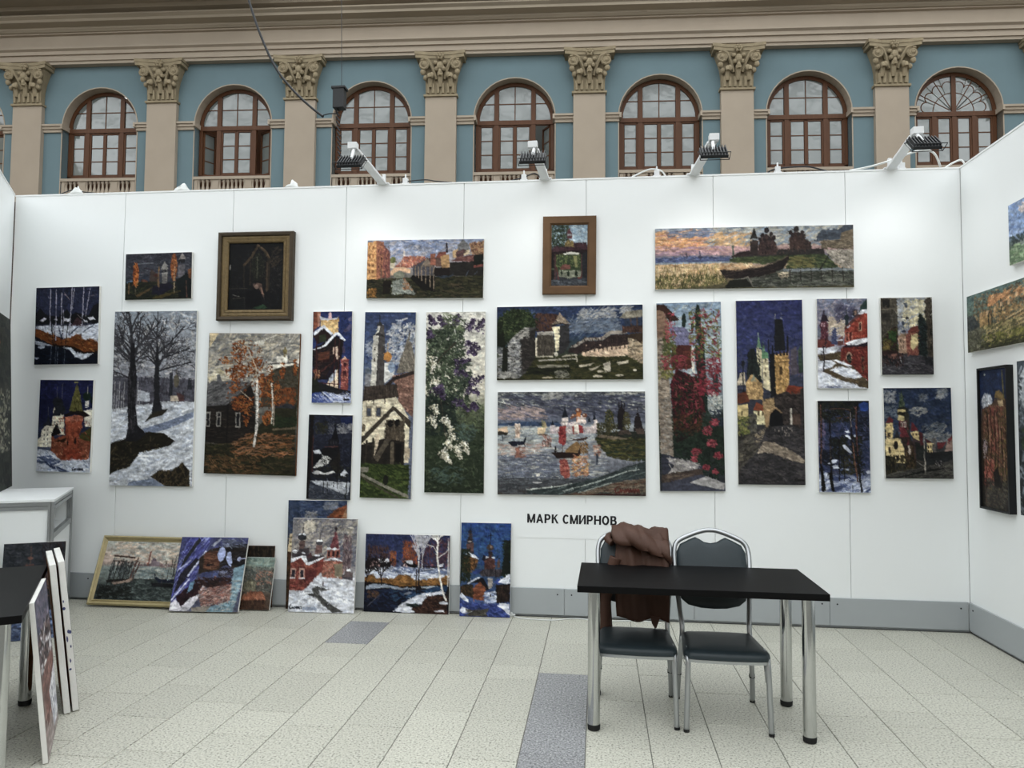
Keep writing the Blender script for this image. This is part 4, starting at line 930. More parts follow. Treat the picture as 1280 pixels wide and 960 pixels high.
def pic_venice(P):     # canal with orange houses and wooden dock
    P.g((75, '8794b0'), (300, 'b0a8ac'), (420, '7a7670'), (648, '2a2c20'))
    P.d('7488b2 98a4bc a8aabc bcb4b4 8a9ac0', 280, 75, 1000, 260, 150, 80, 16, -.2, .4)
    P.p('d49a5c', 75, 100, 160, 80, 165, 470, 70, 460).p('a86a4a', 160, 85, 230, 90, 235, 440, 165, 480).p('8a5048', 230, 120, 295, 200, 300, 440, 235, 450).d('e8b474 c08048 dca868', 75, 110, 160, 450, 50, 20, 14, 1.5, .3).d('b87858 96584a 7c4440', 165, 100, 290, 440, 70, 14, 26, 1.5, .2)
    P.rows('9c6034', (95, 130), (145, 235, 320, 380), 16, 30).rows('5a3230', (185, 215, 255), (180, 260, 340), 10, 30).l('6a4a4a', 6, 250, 130, 252, 200).l('6a4a4a', 6, 282, 150, 282, 220)
    P.e('7c8048', 325, 270, 28, 32).p('d8c8a8', 300, 300, 345, 300, 345, 350, 300, 350).l('d8cabc', 14, 434, 185, 434, 250)
    P.p('b86a54', 350, 330, 400, 290, 440, 240, 540, 235, 640, 240, 640, 330, 500, 350, 350, 340).d('d08a6c c87058 a05848 e0b08a 8a6a70', 360, 240, 640, 345, 90, 20, 16, 1.4, .5)
    P.p('dcb088', 305, 380, 340, 345, 430, 340, 500, 365, 500, 400, 450, 395, 390, 372, 330, 420, 305, 420).e('8a8c78', 390, 415, 60, 34)
    P.p('54535c', 520, 330, 690, 250, 730, 330, 730, 420, 520, 420).p('8c7a68', 600, 340, 655, 255, 720, 340).l('7a4a3c', 8, 540, 330, 655, 250, 730, 325)
    P.p('a0604a', 690, 220, 740, 210, 745, 330, 690, 320).p('8c4e40', 740, 260, 770, 200, 840, 195, 840, 240, 790, 260).p('b08858', 790, 240, 870, 220, 880, 400, 800, 400).p('6a4e44', 745, 250, 790, 260, 800, 340, 745, 340).l('3a2e30', 18, 848, 120, 850, 200)
    P.p('7a7878', 950, 130, 1000, 80, 1060, 130, 1060, 190, 950, 200).p('c8a474', 905, 190, 960, 160, 960, 250, 905, 260).p('b08a60', 1060, 120, 1205, 100, 1205, 240, 1090, 220).p('6a4a48', 940, 200, 1010, 170, 1050, 190, 1000, 250, 940, 260).p('d8c09a', 1010, 220, 1060, 175, 1075, 215, 1015, 240).d('8a5c44 a8805a 6a4438', 1080, 90, 1200, 240, 60, 26, 12, .5, .8)
    P.p('7a4a44', 890, 290, 960, 250, 1120, 230, 1110, 290).p('2c2824', 880, 300, 1110, 290, 1205, 310, 1205, 430, 880, 430).d('8a5a54 96685c 6c403c', 900, 240, 1115, 290, 40, 50, 7, -.2, .1).p('1c2018', 1110, 230, 1200, 220, 1205, 330, 1110, 330).p('8a4a40', 1110, 330, 1205, 320, 1205, 345, 1110, 350).p('241c1a', 720, 350, 880, 350, 880, 430, 740, 430)
    P.p('39381f', 70, 470, 300, 450, 520, 440, 1205, 430, 1205, 648, 65, 648)
    P.d('24281a 4a4a2e 1a1c16 3a3420 5a4c34', 70, 450, 1205, 640, 220, 90, 12, .05, .2).p('8c9084', 330, 480, 440, 450, 520, 560, 560, 600, 320, 600).d('a8aca4 7a8278 6a706a', 320, 450, 560, 620, 90, 40, 10, .3, .4).d('a06a44 8a5838 c08a60', 430, 450, 530, 560, 40, 30, 10, .5, .3).d('a8702c 8a5820', 80, 550, 170, 630, 40, 18, 14, 1, .6)
    P.p('20180f', 240, 470, 320, 470, 300, 600, 230, 600).p('18140f', 520, 420, 740, 430, 740, 580, 620, 560, 500, 450)
    for x in (545, 575, 605, 645, 690, 725): P.l('8c7862', 11, x, 340, x+4, 400+(x-520)*.8)
    P.p('35404e', 745, 430, 900, 425, 920, 390, 905, 440, 800, 445).l('4a5464', 8, 1040, 420, 1060, 380).l('4a5464', 8, 1120, 420, 1145, 385).l('6a5a4a', 8, 210, 350, 212, 470).l('6a5a4a', 8, 250, 380, 252, 470)
def pic_lilac(P):      # lilac branches
    P.g((24, 'cfccc2'), (420, 'd6cdb8'), (520, '6c7258'), (650, '38452f'), (930, '2a3524'))
    P.d('c4c0b4 dad2c0 b8b8ac', 40, 30, 335, 450, 70, 26, 12, .6, .8).d('2e3b28 3c4a30 4c5a3c 25301f 566448', 25, 480, 325, 925, 300, 22, 9, .8, 1).d('55603f 68744e', 180, 480, 325, 620, 70, 18, 8, .8, 1)
    P.d('2c3828 38462f 222d22 46543a', 38, 120, 170, 590, 330, 30, 13, .6, 1).d('2c3828 38462f 46543a', 110, 60, 225, 320, 110, 28, 11, .4, 1).d('2c3828 38462f', 170, 330, 250, 500, 60, 28, 11, .4, 1)
    P.d('b8b8a0 c8c2a8 98a080', 45, 200, 200, 430, 46, 14, 8, .6, 1)
    P.d('3c4a36 55644a 2c3a30 6a7a5a 47563e', 40, 110, 220, 560, 280, 20, 10, .6, 1).d('46543e 2e3c34', 190, 270, 260, 430, 60, 20, 10, .6, 1)
    P.d('24302a 1e2a24 2c3a30', 38, 440, 185, 640, 130, 30, 13, .5, .9)
    P.l('4a3c30', 5, 60, 330, 110, 250, 180, 180).l('4a3c30', 4, 110, 470, 130, 620, 150, 700)
    P.cl('2c2040 3e304a 584668 6c5c7a', 44, 120, 75, 90, 45, 40, 130, 95, 90, 45, 175, 95, 195, 35, 235, 115, 275, 60, 285, 120, 320, 60, 60, 155, 45, 115, 230, 180, 305, 210, 245, 215, 285, 240, 175, 285, 260, 265, 180, 315, 240, 345, 250, 385, 325, 350, 240, 410, 300, 435, 80, 400, 130, 465, 95, 390, 120, 440, 175, 465, 250, 520, 260, 490, 295, 510)
    P.cl('98927a c8bfa4 dcd6c4 e8e2d2', 42, 90, 70, 250, 60, 335, 60, 370, 100, 385, 70, 490, 95, 535, 60, 545, 85, 605, 120, 555, 165, 605, 145, 620, 195, 670, 110, 720, 165, 785, 120, 715, 150, 770, 185, 690, 215, 760, 220, 670, 250, 735, 140, 670, 165, 705)
    P.d('44564e 5a6e64 34463e', 190, 590, 280, 670, 34, 30, 9, .4, .5).d('3e5248 50665a', 70, 800, 220, 880, 34, 30, 9, -.3, .6).d('6a7850 52623e', 110, 30, 220, 120, 30, 22, 7, .3, .6)
def pic_gate(P):       # small garden gate with red roof
    P.g((170, '7f98ac'), (360, '94aab8'), (420, '2c2a2a'), (780, '3c3e44'))
    P.d('8aa4b6 a8b8c0 7890a4 bcc6c8', 340, 175, 525, 350, 60, 30, 14, .6, .8).d('22301e 34442c 1c281c 48583a', 160, 175, 330, 400, 150, 26, 14, .7, .9)
    P.p('6a3a40', 320, 250, 345, 200, 372, 260, 370, 310, 320, 310).p('8c8a8c', 325, 260, 365, 260, 365, 280, 325, 280).p('8a7440', 295, 390, 300, 345, 345, 315, 385, 345, 388, 395).d('a48c52 6a5830', 300, 330, 385, 390, 30, 14, 8, 1.4, .4)
    P.p('4a2c34', 160, 430, 200, 390, 300, 395, 390, 395, 390, 350, 510, 350, 528, 430, 165, 460).d('5c3840 3a2228', 165, 360, 525, 440, 70, 26, 6, 1.2, .3).p('2a1a1c', 160, 440, 530, 420, 525, 480, 160, 490)
    P.p('3a4a2c', 210, 470, 460, 460, 460, 640, 210, 640).d('5a6c3c 8a8a48 2c3a22 6a7844', 210, 460, 460, 600, 110, 16, 9, 1.3, .6).p('c9c6b8', 280, 460, 340, 440, 450, 450, 440, 465, 300, 470).p('8a8a54', 380, 480, 420, 480, 425, 590, 405, 600)
    P.p('7a4a40', 250, 600, 280, 565, 350, 570, 360, 610, 260, 620).p('868a74', 240, 625, 460, 625, 460, 690, 350, 700, 240, 690).d('9a9a86 70765e', 240, 625, 460, 690, 30, 24, 8, .2, .4).e('22301e', 335, 655, 12, 28).e('22301e', 415, 660, 16, 34).e('22301e', 268, 650, 9, 24)
    P.l('5a3434', 12, 205, 460, 205, 720).l('6a3434', 12, 215, 590, 240, 720).l('5c3838', 10, 465, 470, 465, 700).p('22201c', 160, 470, 195, 470, 195, 740, 160, 740).p('2c2c30', 475, 460, 525, 440, 520, 720, 475, 680).p('7a3a34', 430, 690, 470, 690, 470, 710, 430, 710)
    P.p('3e4248', 160, 720, 520, 700, 520, 780, 160, 780).d('545a62 6a6e74 30343a', 160, 720, 520, 780, 50, 70, 8, .03, .1).p('586048', 160, 600, 195, 600, 195, 620, 160, 620)
def pic_fortress(P):   # fortress wall with towers
    P.g((70, '2b3a5e'), (250, '36486a'), (330, '3c5064'), (500, '3a3c1c'), (660, '2e2c16'))
    P.d('24345a 3a4c74 2e4068 465a7c', 60, 75, 1226, 330, 220, 90, 18, -.4, .4).d('8c9098 a8a6a0 6a7688 c4bfb4', 730, 100, 880, 180, 60, 60, 12, -.5, .4).d('8c9098 b0aca4 767e8c', 880, 90, 1010, 170, 50, 60, 12, -.4, .4).d('6c7888 5a6a80 7c8490', 660, 180, 1050, 290, 110, 90, 14, -.3, .3).d('8c9098 b4b0a8', 1050, 75, 1140, 130, 24, 50, 12, -.4, .4)
    P.p('53372c', 370, 150, 380, 125, 560, 140, 520, 270, 370, 270).d('6a4434 402a24 5c3c30 2e3048', 370, 125, 560, 260, 80, 30, 12, 1.2, .5)
    P.e('263418', 230, 200, 130, 115).e('24301a', 130, 260, 90, 110).d('36462a 1c2812 4a5a30 2c3a1e 566238', 80, 90, 370, 330, 260, 26, 14, .6, 1, True).p('1c2414', 58, 200, 110, 180, 130, 400, 58, 380)
    P.d('263418 1c2812 36462a 2c3a1e', 62, 76, 400, 350, 90, 30, 14, .6, 1, True)
    P.p('4c4a48', 150, 360, 200, 310, 300, 230, 375, 240, 370, 570, 250, 640, 80, 640).p('34302c', 250, 330, 375, 240, 370, 570, 270, 590).d('a6a6a4 8c8c8c c2beb4 707074', 160, 300, 250, 630, 130, 34, 14, 0, .4).d('9c9890 b8b2a6', 220, 230, 320, 330, 40, 30, 14, -.5, .4).d('8a8a8c a8a6a0 5c5c60', 60, 400, 120, 640, 60, 34, 16, 0, .4).d('3c3430 2a2624 4c4440', 260, 320, 370, 570, 60, 34, 12, .2, .5).p('22261a', 110, 400, 150, 380, 145, 600, 100, 580)
    P.p('4e463c', 385, 300, 520, 300, 530, 460, 385, 460).d('5c5448 3c362e 6a6052', 385, 310, 520, 455, 80, 8, 30, 1.5, .1).p('a39c90', 385, 275, 510, 268, 525, 300, 390, 300).p('d8ccb0', 372, 320, 388, 318, 386, 460, 372, 460)
    P.p('e0d2ac', 505, 235, 575, 230, 570, 420, 535, 430, 525, 310).p('3c3a3c', 570, 225, 645, 215, 645, 380, 600, 440, 560, 460).p('93806c', 490, 222, 545, 185, 567, 115, 600, 160, 655, 215, 570, 205).d('a8947c 7a6a5a c0ac90', 510, 150, 640, 215, 40, 20, 8, .9, .5).l('3a2e2c', 6, 490, 224, 570, 208, 658, 220)
    P.p('a09688', 650, 398, 750, 340, 770, 325, 900, 322, 960, 275, 1100, 268, 1105, 295, 975, 300, 910, 345, 770, 350, 690, 400).p('3a2c2a', 640, 405, 690, 402, 770, 352, 910, 348, 975, 302, 1110, 298, 1110, 390, 900, 420, 750, 450, 640, 440).d('4a3832 2c2222 54423a', 660, 310, 1105, 420, 90, 7, 34, 1.5, .05).rows('c8a890', (782, 890), (385,), 14, 14)
    P.p('d2b494', 745, 440, 900, 415, 1110, 380, 1110, 465, 900, 480, 750, 488).d('e2c8a8 b89a7c c8a688', 750, 400, 1110, 480, 90, 26, 10, .3, .6)
    for x in range(775, 1105, 34): P.l('4a3a30', 9, x, 445-(x-775)*.13, x+3, 400-(x-775)*.10)
    P.p('8e8674', 1040, 172, 1090, 125, 1225, 108, 1226, 165, 1100, 178).d('a49c88 706858', 1060, 115, 1225, 165, 30, 26, 7, 1, .5).p('33405a', 1085, 178, 1226, 168, 1226, 240, 1085, 250).p('5a3c32', 1065, 240, 1228, 235, 1228, 290, 1065, 285).d('6e4a3c 452e28', 1065, 238, 1226, 285, 40, 5, 40, 1.5, .05).l('5c463c', 12, 1180, 170, 1182, 240).l('5c463c', 10, 1130, 180, 1135, 240)
    P.p('b09878', 1110, 330, 1228, 290, 1228, 540, 1115, 545).d('c4ac8a 8c7a64 a08868 6a6050 d2bc9a', 1110, 320, 1228, 540, 80, 28, 14, .2, .7).p('463424', 1110, 300, 1228, 290, 1220, 380, 1160, 340, 1110, 330)
    P.p('3b3c1e', 380, 470, 740, 470, 1110, 480, 1228, 540, 1228, 655, 230, 655, 300, 600).d('46461f 2c3018 55502a 3c3a1c 24280f', 240, 480, 1228, 650, 240, 60, 12, .05, .25).d('1c2014 262a18', 290, 560, 650, 610, 60, 70, 14, 0, .15)
    P.l('b0a690', 12, 380, 468, 510, 470).l('b0a690', 12, 590, 470, 700, 455, 705, 510).l('a0988a', 12, 400, 500, 560, 495, 690, 490).p('d0c8b4', 515, 440, 545, 430, 555, 460, 535, 475).p('8c8672', 380, 535, 640, 535, 640, 555, 400, 560)
    P.p('b0a48c', 720, 540, 850, 522, 800, 545, 730, 558).p('b0a48c', 800, 570, 900, 540, 870, 565, 820, 585).p('bab09c', 915, 530, 965, 510, 975, 590, 920, 600).p('c0b49c', 1020, 520, 1110, 505, 1110, 525, 1030, 540).e('b8ac94', 890, 590, 26, 12).e('d0c4ac', 1160, 582, 14, 9).e('b8ac94', 870, 628, 40, 9).e('b8ac94', 1040, 622, 34, 8).d('8c8878 6a685c a8a08c', 530, 585, 640, 640, 26, 34, 12, 0, .4).e('a89c80', 470, 635, 46, 9).d('a8a49a 8c8a84', 80, 590, 230, 640, 30, 40, 14, 0, .3)
def pic_harbour(P):    # sailing boats before a white kremlin
    P.g((58, '6f7478'), (180, '6a6a78'), (300, '6c7284'), (330, '9aa0a4'), (560, '8a8c96'), (740, '5c616c'), (880, '4a3e38'))
    P.d('8e9490 a6a89e 767a80 55585e b0aea0 4a4c54', 62, 60, 1225, 200, 180, 130, 18, .12, .2).d('4c5064 5a5c6e 3e4254 6c6c7c', 120, 90, 1220, 260, 160, 140, 18, .15, .2).d('b49c90 a89088 8c8290', 62, 180, 420, 280, 60, 90, 14, .15, .15).d('9c9a94', 440, 60, 560, 120, 14, 70, 16, -.2, .2)
    P.p('3c5070', 62, 315, 240, 295, 420, 300, 580, 300, 570, 335, 62, 330).p('a2a8a8', 62, 335, 560, 350, 560, 470, 300, 560, 62, 560)
    P.d('b8bcb4 8e96a0 a8a49c c8c4b4 7c8494 98a0a0', 62, 340, 900, 740, 420, 80, 9, 0, .12).d('6c7080 5a6074 7a8090', 62, 560, 560, 740, 110, 110, 10, 0, .1).d('c4a898 b09084', 62, 470, 420, 560, 50, 60, 8, 0, .1)
    P.d('4a4c50 3a3e42 6a6c70 565a60', 62, 740, 700, 870, 140, 110, 14, -.05, .12)
    P.p('2f3a2c', 830, 420, 1225, 400, 1228, 600, 1100, 600, 930, 560, 860, 470).d('4c4c24 5c5a28 343818 6a6030 3a3420', 840, 410, 1225, 600, 150, 70, 12, .05, .2).p('2c3028', 900, 380, 1220, 370, 1220, 420, 880, 420).p('7a6a54', 860, 395, 1000, 412, 1100, 432, 960, 436, 840, 415)
    P.p('6a5c4c', 560, 870, 800, 830, 1000, 770, 1228, 730, 1228, 880, 560, 880).d('7c6c58 54483c 8c7c68 624030', 600, 750, 1225, 875, 130, 90, 12, -.1, .15).p('4a2e2a', 700, 880, 900, 850, 1228, 860, 1228, 880)
    P.p('3a4444', 300, 830, 600, 800, 860, 730, 1050, 660, 1100, 640, 1228, 600, 1228, 720, 1000, 760, 800, 820, 560, 870, 300, 860).d('4a5656 2a3434 6a7674 384242', 420, 640, 1220, 850, 130, 110, 12, -.28, .08).l('b4b8b0', 9, 300, 830, 560, 800, 650, 780).l('a8b0a8', 8, 580, 840, 860, 760, 1080, 680, 1170, 665).l('9ca49c', 7, 700, 850, 960, 770)
    for x, y, w_, h_ in ((575, 270, 50, 60), (690, 250, 70, 60), (480, 330, 36, 60), (665, 320, 45, 70), (810, 330, 50, 55), (825, 285, 25, 55), (630, 300, 60, 60)): P.p('e2d2c8', x, y, x+w_, y-4, x+w_, y+h_, x, y+h_)
    P.p('ccbcb8', 480, 345, 850, 335, 850, 385, 480, 390).d('e8dcd0 b4a4a8 c8b4ac 9c8c98', 480, 300, 860, 388, 110, 20, 12, 1.4, .4)
    P.p('1f2430', 575, 265, 598, 190, 625, 262).l('1f2430', 4, 598, 165, 598, 200).p('1f2430', 486, 325, 498, 285, 512, 325).p('1f2430', 818, 285, 830, 220, 842, 285).p('2a3038', 775, 300, 790, 262, 802, 300)
    for x, y, r in ((706, 215, 24), (668, 252, 16), (752, 248, 18), (708, 262, 18), (650, 268, 10)): P.e('8c5238', x, y, r, r*.95).e('d8bca4', x-r*.3, y-r*.3, r*.4, r*.4)
    P.p('c8783c', 690, 225, 722, 225, 722, 300, 690, 300).p('dcc8bc', 700, 255, 765, 265, 765, 310, 690, 310)
    P.p('b8463c', 655, 340, 680, 320, 700, 390, 660, 390).p('e8dccc', 668, 325, 705, 320, 706, 385, 672, 388).p('a83c3c', 706, 322, 738, 330, 740, 385, 708, 385)
    P.p('983234', 552, 335, 605, 328, 608, 480, 585, 480, 548, 460).d('b44a44 7c2428 c46056', 552, 335, 606, 470, 40, 20, 9, 1.5, .3)
    P.p('6a4a34', 380, 395, 470, 398, 450, 408, 400, 406).p('d8bc94', 385, 345, 450, 340, 440, 395, 380, 390).d('b8a070 8c8c58', 420, 290, 450, 340, 16, 16, 12, 1, .5).p('4a3028', 630, 425, 680, 435, 790, 415, 800, 400, 760, 440, 670, 445)
    P.p('e0cab4', 205, 318, 245, 315, 240, 430, 205, 425).d('f0dcc8 c8a48c', 200, 315, 245, 430, 20, 16, 12, 1.4, .4).p('1f2436', 145, 458, 200, 448, 270, 455, 285, 420, 295, 425, 280, 480, 180, 490).p('d0b090', 65, 350, 140, 335, 150, 385, 70, 380).p('3a342c', 65, 378, 150, 380, 140, 405, 70, 400).l('4a5058', 8, 100, 400, 105, 440)
    P.p('32201c', 490, 540, 560, 535, 700, 540, 730, 455, 740, 460, 725, 545, 690, 580, 540, 585).p('8c6a40', 600, 520, 690, 450, 720, 480, 700, 540, 600, 540).p('241c1c', 520, 490, 530, 490, 530, 540, 518, 540).l('4c2c24', 6, 580, 480, 580, 540)
    P.d('8c5c50 6c3c34 b49080', 205, 500, 285, 580, 36, 34, 9, 0, .2).p('a06a58', 205, 500, 240, 495, 235, 560, 275, 575, 215, 580)
    P.p('98443c', 560, 590, 610, 595, 640, 720, 600, 740, 565, 700).d('a8584c 843430 c47c68', 555, 590, 640, 735, 50, 34, 10, 0, .2).d('c88c6c e0b898 b06038 d09c50', 660, 560, 780, 720, 90, 26, 12, 0, .5).d('985c48 c8a48c', 820, 480, 870, 560, 20, 26, 12, 0, .3).p('3c4454', 840, 545, 860, 545, 852, 630, 842, 630).d('c49888 a87064 5c3c34', 420, 410, 490, 490, 36, 26, 10, .8, .4).d('7c5830 946c3c', 720, 460, 780, 540, 40, 20, 10, 1, .5)
    P.e('ccc6bc', 385, 715, 16, 12).e('c8c4bc', 380, 650, 14, 7).e('c4c2c0', 380, 775, 40, 6)
    P.d('3c4028 4c4c2c 6a6030 2c301f', 910, 200, 980, 380, 90, 18, 10, 1, .7, True).p('262024', 1005, 360, 1010, 220, 1040, 160, 1065, 220, 1070, 370).l('262024', 10, 1020, 150, 1020, 240).l('262024', 10, 1040, 140, 1040, 240).l('262024', 9, 1060, 155, 1060, 240).d('5c5430 46442a', 1050, 220, 1105, 380, 60, 18, 10, 1, .7, True).p('2e2426', 1130, 370, 1140, 270, 1163, 215, 1185, 270, 1205, 370).l('2e2426', 6, 1163, 190, 1163, 230).p('54463c', 1010, 370, 1090, 360, 1120, 395, 1010, 400).p('5e4c42', 1140, 350, 1215, 350, 1215, 390, 1160, 390).d('4a4428 38381f', 850, 310, 1010, 400, 70, 24, 12, 1, .7)
    P.sign('6a3028', 985, 830, 1190, 10)
def pic_kizhi(P):      # long panorama, wooden churches, rowing boat
    P.g((70, '8c97a4'), (150, 'b09a88'), (200, 'b08c88'), (260, '6a7488'), (300, 'b89878'), (445, '4c4a30'))
    P.d('d8965c e0a870 c88458 e8b884 b8887c', 45, 85, 420, 200, 170, 70, 14, -.15, .2).d('94a0ac a8a8a0 8898a8 b4ac98', 380, 60, 1235, 180, 230, 80, 14, -.35, .3).d('d4a468 c8a078', 400, 100, 620, 190, 50, 60, 12, -.5, .3).d('b48c94 a08094 c49890', 60, 180, 620, 230, 80, 80, 9, 0, .1).d('7c86a0 6c7a98', 150, 80, 380, 120, 20, 90, 14, -.1, .2)
    P.p('54608a', 45, 250, 240, 240, 500, 245, 500, 275, 45, 278).d('46527c 68749a', 45, 235, 500, 275, 60, 30, 8, 0, .3).l('4c4c64', 6, 238, 215, 238, 250).l('4c4c64', 7, 318, 205, 318, 250).e('4c4c64', 318, 240, 12, 10).l('5c6458', 12, 520, 180, 522, 240)
    P.p('8c98a4', 45, 274, 560, 270, 560, 284, 45, 288)
    P.p('c8a478', 45, 285, 640, 280, 620, 310, 440, 330, 480, 400, 45, 445).d('d8b488 c89868 e0c49c b48858', 45, 285, 640, 340, 120, 50, 9, 0, .2)
    P.d('a88c54 c8b080 7c7040 8c7c4c d8c094', 45, 290, 440, 400, 220, 34, 5, -1.4, .2).d('565a2c 44481f 6c6a38 3c3c1c 7c7444', 45, 350, 480, 445, 260, 36, 6, -1.4, .25)
    P.p('3e4a30', 500, 255, 640, 240, 1065, 235, 1150, 320, 830, 330, 860, 280, 700, 285, 500, 275).d('4c5a34 36422a 5c6238 46502e', 520, 240, 1120, 325, 160, 50, 9, .1, .2).d('6c6638 7c7440', 860, 250, 1000, 315, 40, 50, 9, .2, .2)
    P.p('3c3634', 500, 250, 560, 215, 640, 210, 800, 205, 1060, 205, 1065, 235, 640, 245).p('3c2c2c', 500, 245, 530, 232, 620, 205, 620, 240)
    for x, w_, t in ((648, 44, 70),): P.p('3c302e', x-w_*.5, 235, x-w_*.5, 150, x+w_*.5, 150, x+w_*.5, 235).p('33302e', x-26, 140, x, t, x+20, 138).e('4c3c38', x, 160, 26, 14)
    P.p('4a3634', 670, 235, 680, 150, 720, 110, 760, 140, 785, 180, 780, 235).e('332c2e', 724, 88, 16, 17).l('332c2e', 5, 724, 68, 724, 90)
    for x, y in ((698, 118), (748, 112), (686, 145), (765, 135), (712, 140), (742, 140)): P.e('3a2e2e', x, y, 11, 14)
    P.p('4c3832', 860, 205, 860, 140, 890, 100, 950, 120, 960, 205).p('4a3834', 950, 205, 952, 165, 985, 165, 990, 205).e('38302e', 900, 85, 15, 17).l('38302e', 5, 901, 62, 901, 90)
    for x, y in ((865, 105), (935, 105), (880, 120), (915, 118), (945, 130), (963, 158)): P.e('3c302e', x, y, 11, 14)
    P.d('5c4640 2c2426 6a4c40', 670, 120, 980, 230, 70, 14, 8, 1.4, .5)
    P.p('5f6670', 1000, 160, 1050, 95, 1150, 92, 1190, 60, 1232, 55, 1235, 150, 1050, 160).d('747a80 4a5260 66686c', 1020, 90, 1200, 155, 60, 50, 8, -.4, .3).p('84765e', 1045, 160, 1232, 145, 1235, 210, 1050, 195).d('94846c 6a5c4a', 1050, 155, 1232, 205, 40, 50, 6, .1, .1).p('7a6a54', 1165, 100, 1235, 60, 1235, 160, 1160, 160)
    P.p('a49a8c', 1070, 210, 1235, 212, 1236, 320, 1170, 315, 1100, 260).d('b8ac9c 8c8474 746c60', 1075, 212, 1235, 318, 60, 30, 9, .6, .6)
    P.p('54564c', 830, 320, 1240, 322, 1240, 420, 480, 430, 520, 380).d('40443a 646658 363a2e 74746a', 640, 330, 1240, 425, 160, 60, 9, .05, .2).d('9c8c74 b0a084', 790, 340, 850, 375, 20, 20, 10, .2, .4).d('7c8488 6a747c', 830, 320, 1240, 335, 40, 90, 6, 0, .05)
    P.p('2b2220', 438, 325, 520, 330, 640, 318, 760, 290, 830, 258, 855, 235, 858, 265, 820, 320, 740, 350, 640, 370, 520, 378, 470, 365).l('5c4c40', 5, 445, 322, 560, 330, 700, 308, 850, 245).d('3a2e2a 1c1616 4c3c34', 470, 300, 830, 370, 50, 60, 5, -.3, .15)
    P.p('4c5460', 1000, 158, 1050, 95, 1150, 92, 1188, 62, 1233, 56, 1234, 92, 1165, 112, 1150, 150, 1040, 155, mask=False)
    for y in range(160, 206, 9): P.l('5c5040', 3, 1050, y, 1234, y-6)
    for x in range(860, 1230, 62): P.l('38332c', 6, x, 318, x+2, 395)
    P.l('8c9090', 6, 835, 326, 1238, 330).l('3c3a32', 5, 700, 372, 900, 350, 1238, 352)
    P.l('7c7468', 7, 570, 380, 610, 365, 640, 425).l('2c2a24', 6, 1035, 330, 1090, 240).p('23241a', 470, 420, 500, 385, 600, 380, 640, 425, 480, 432)
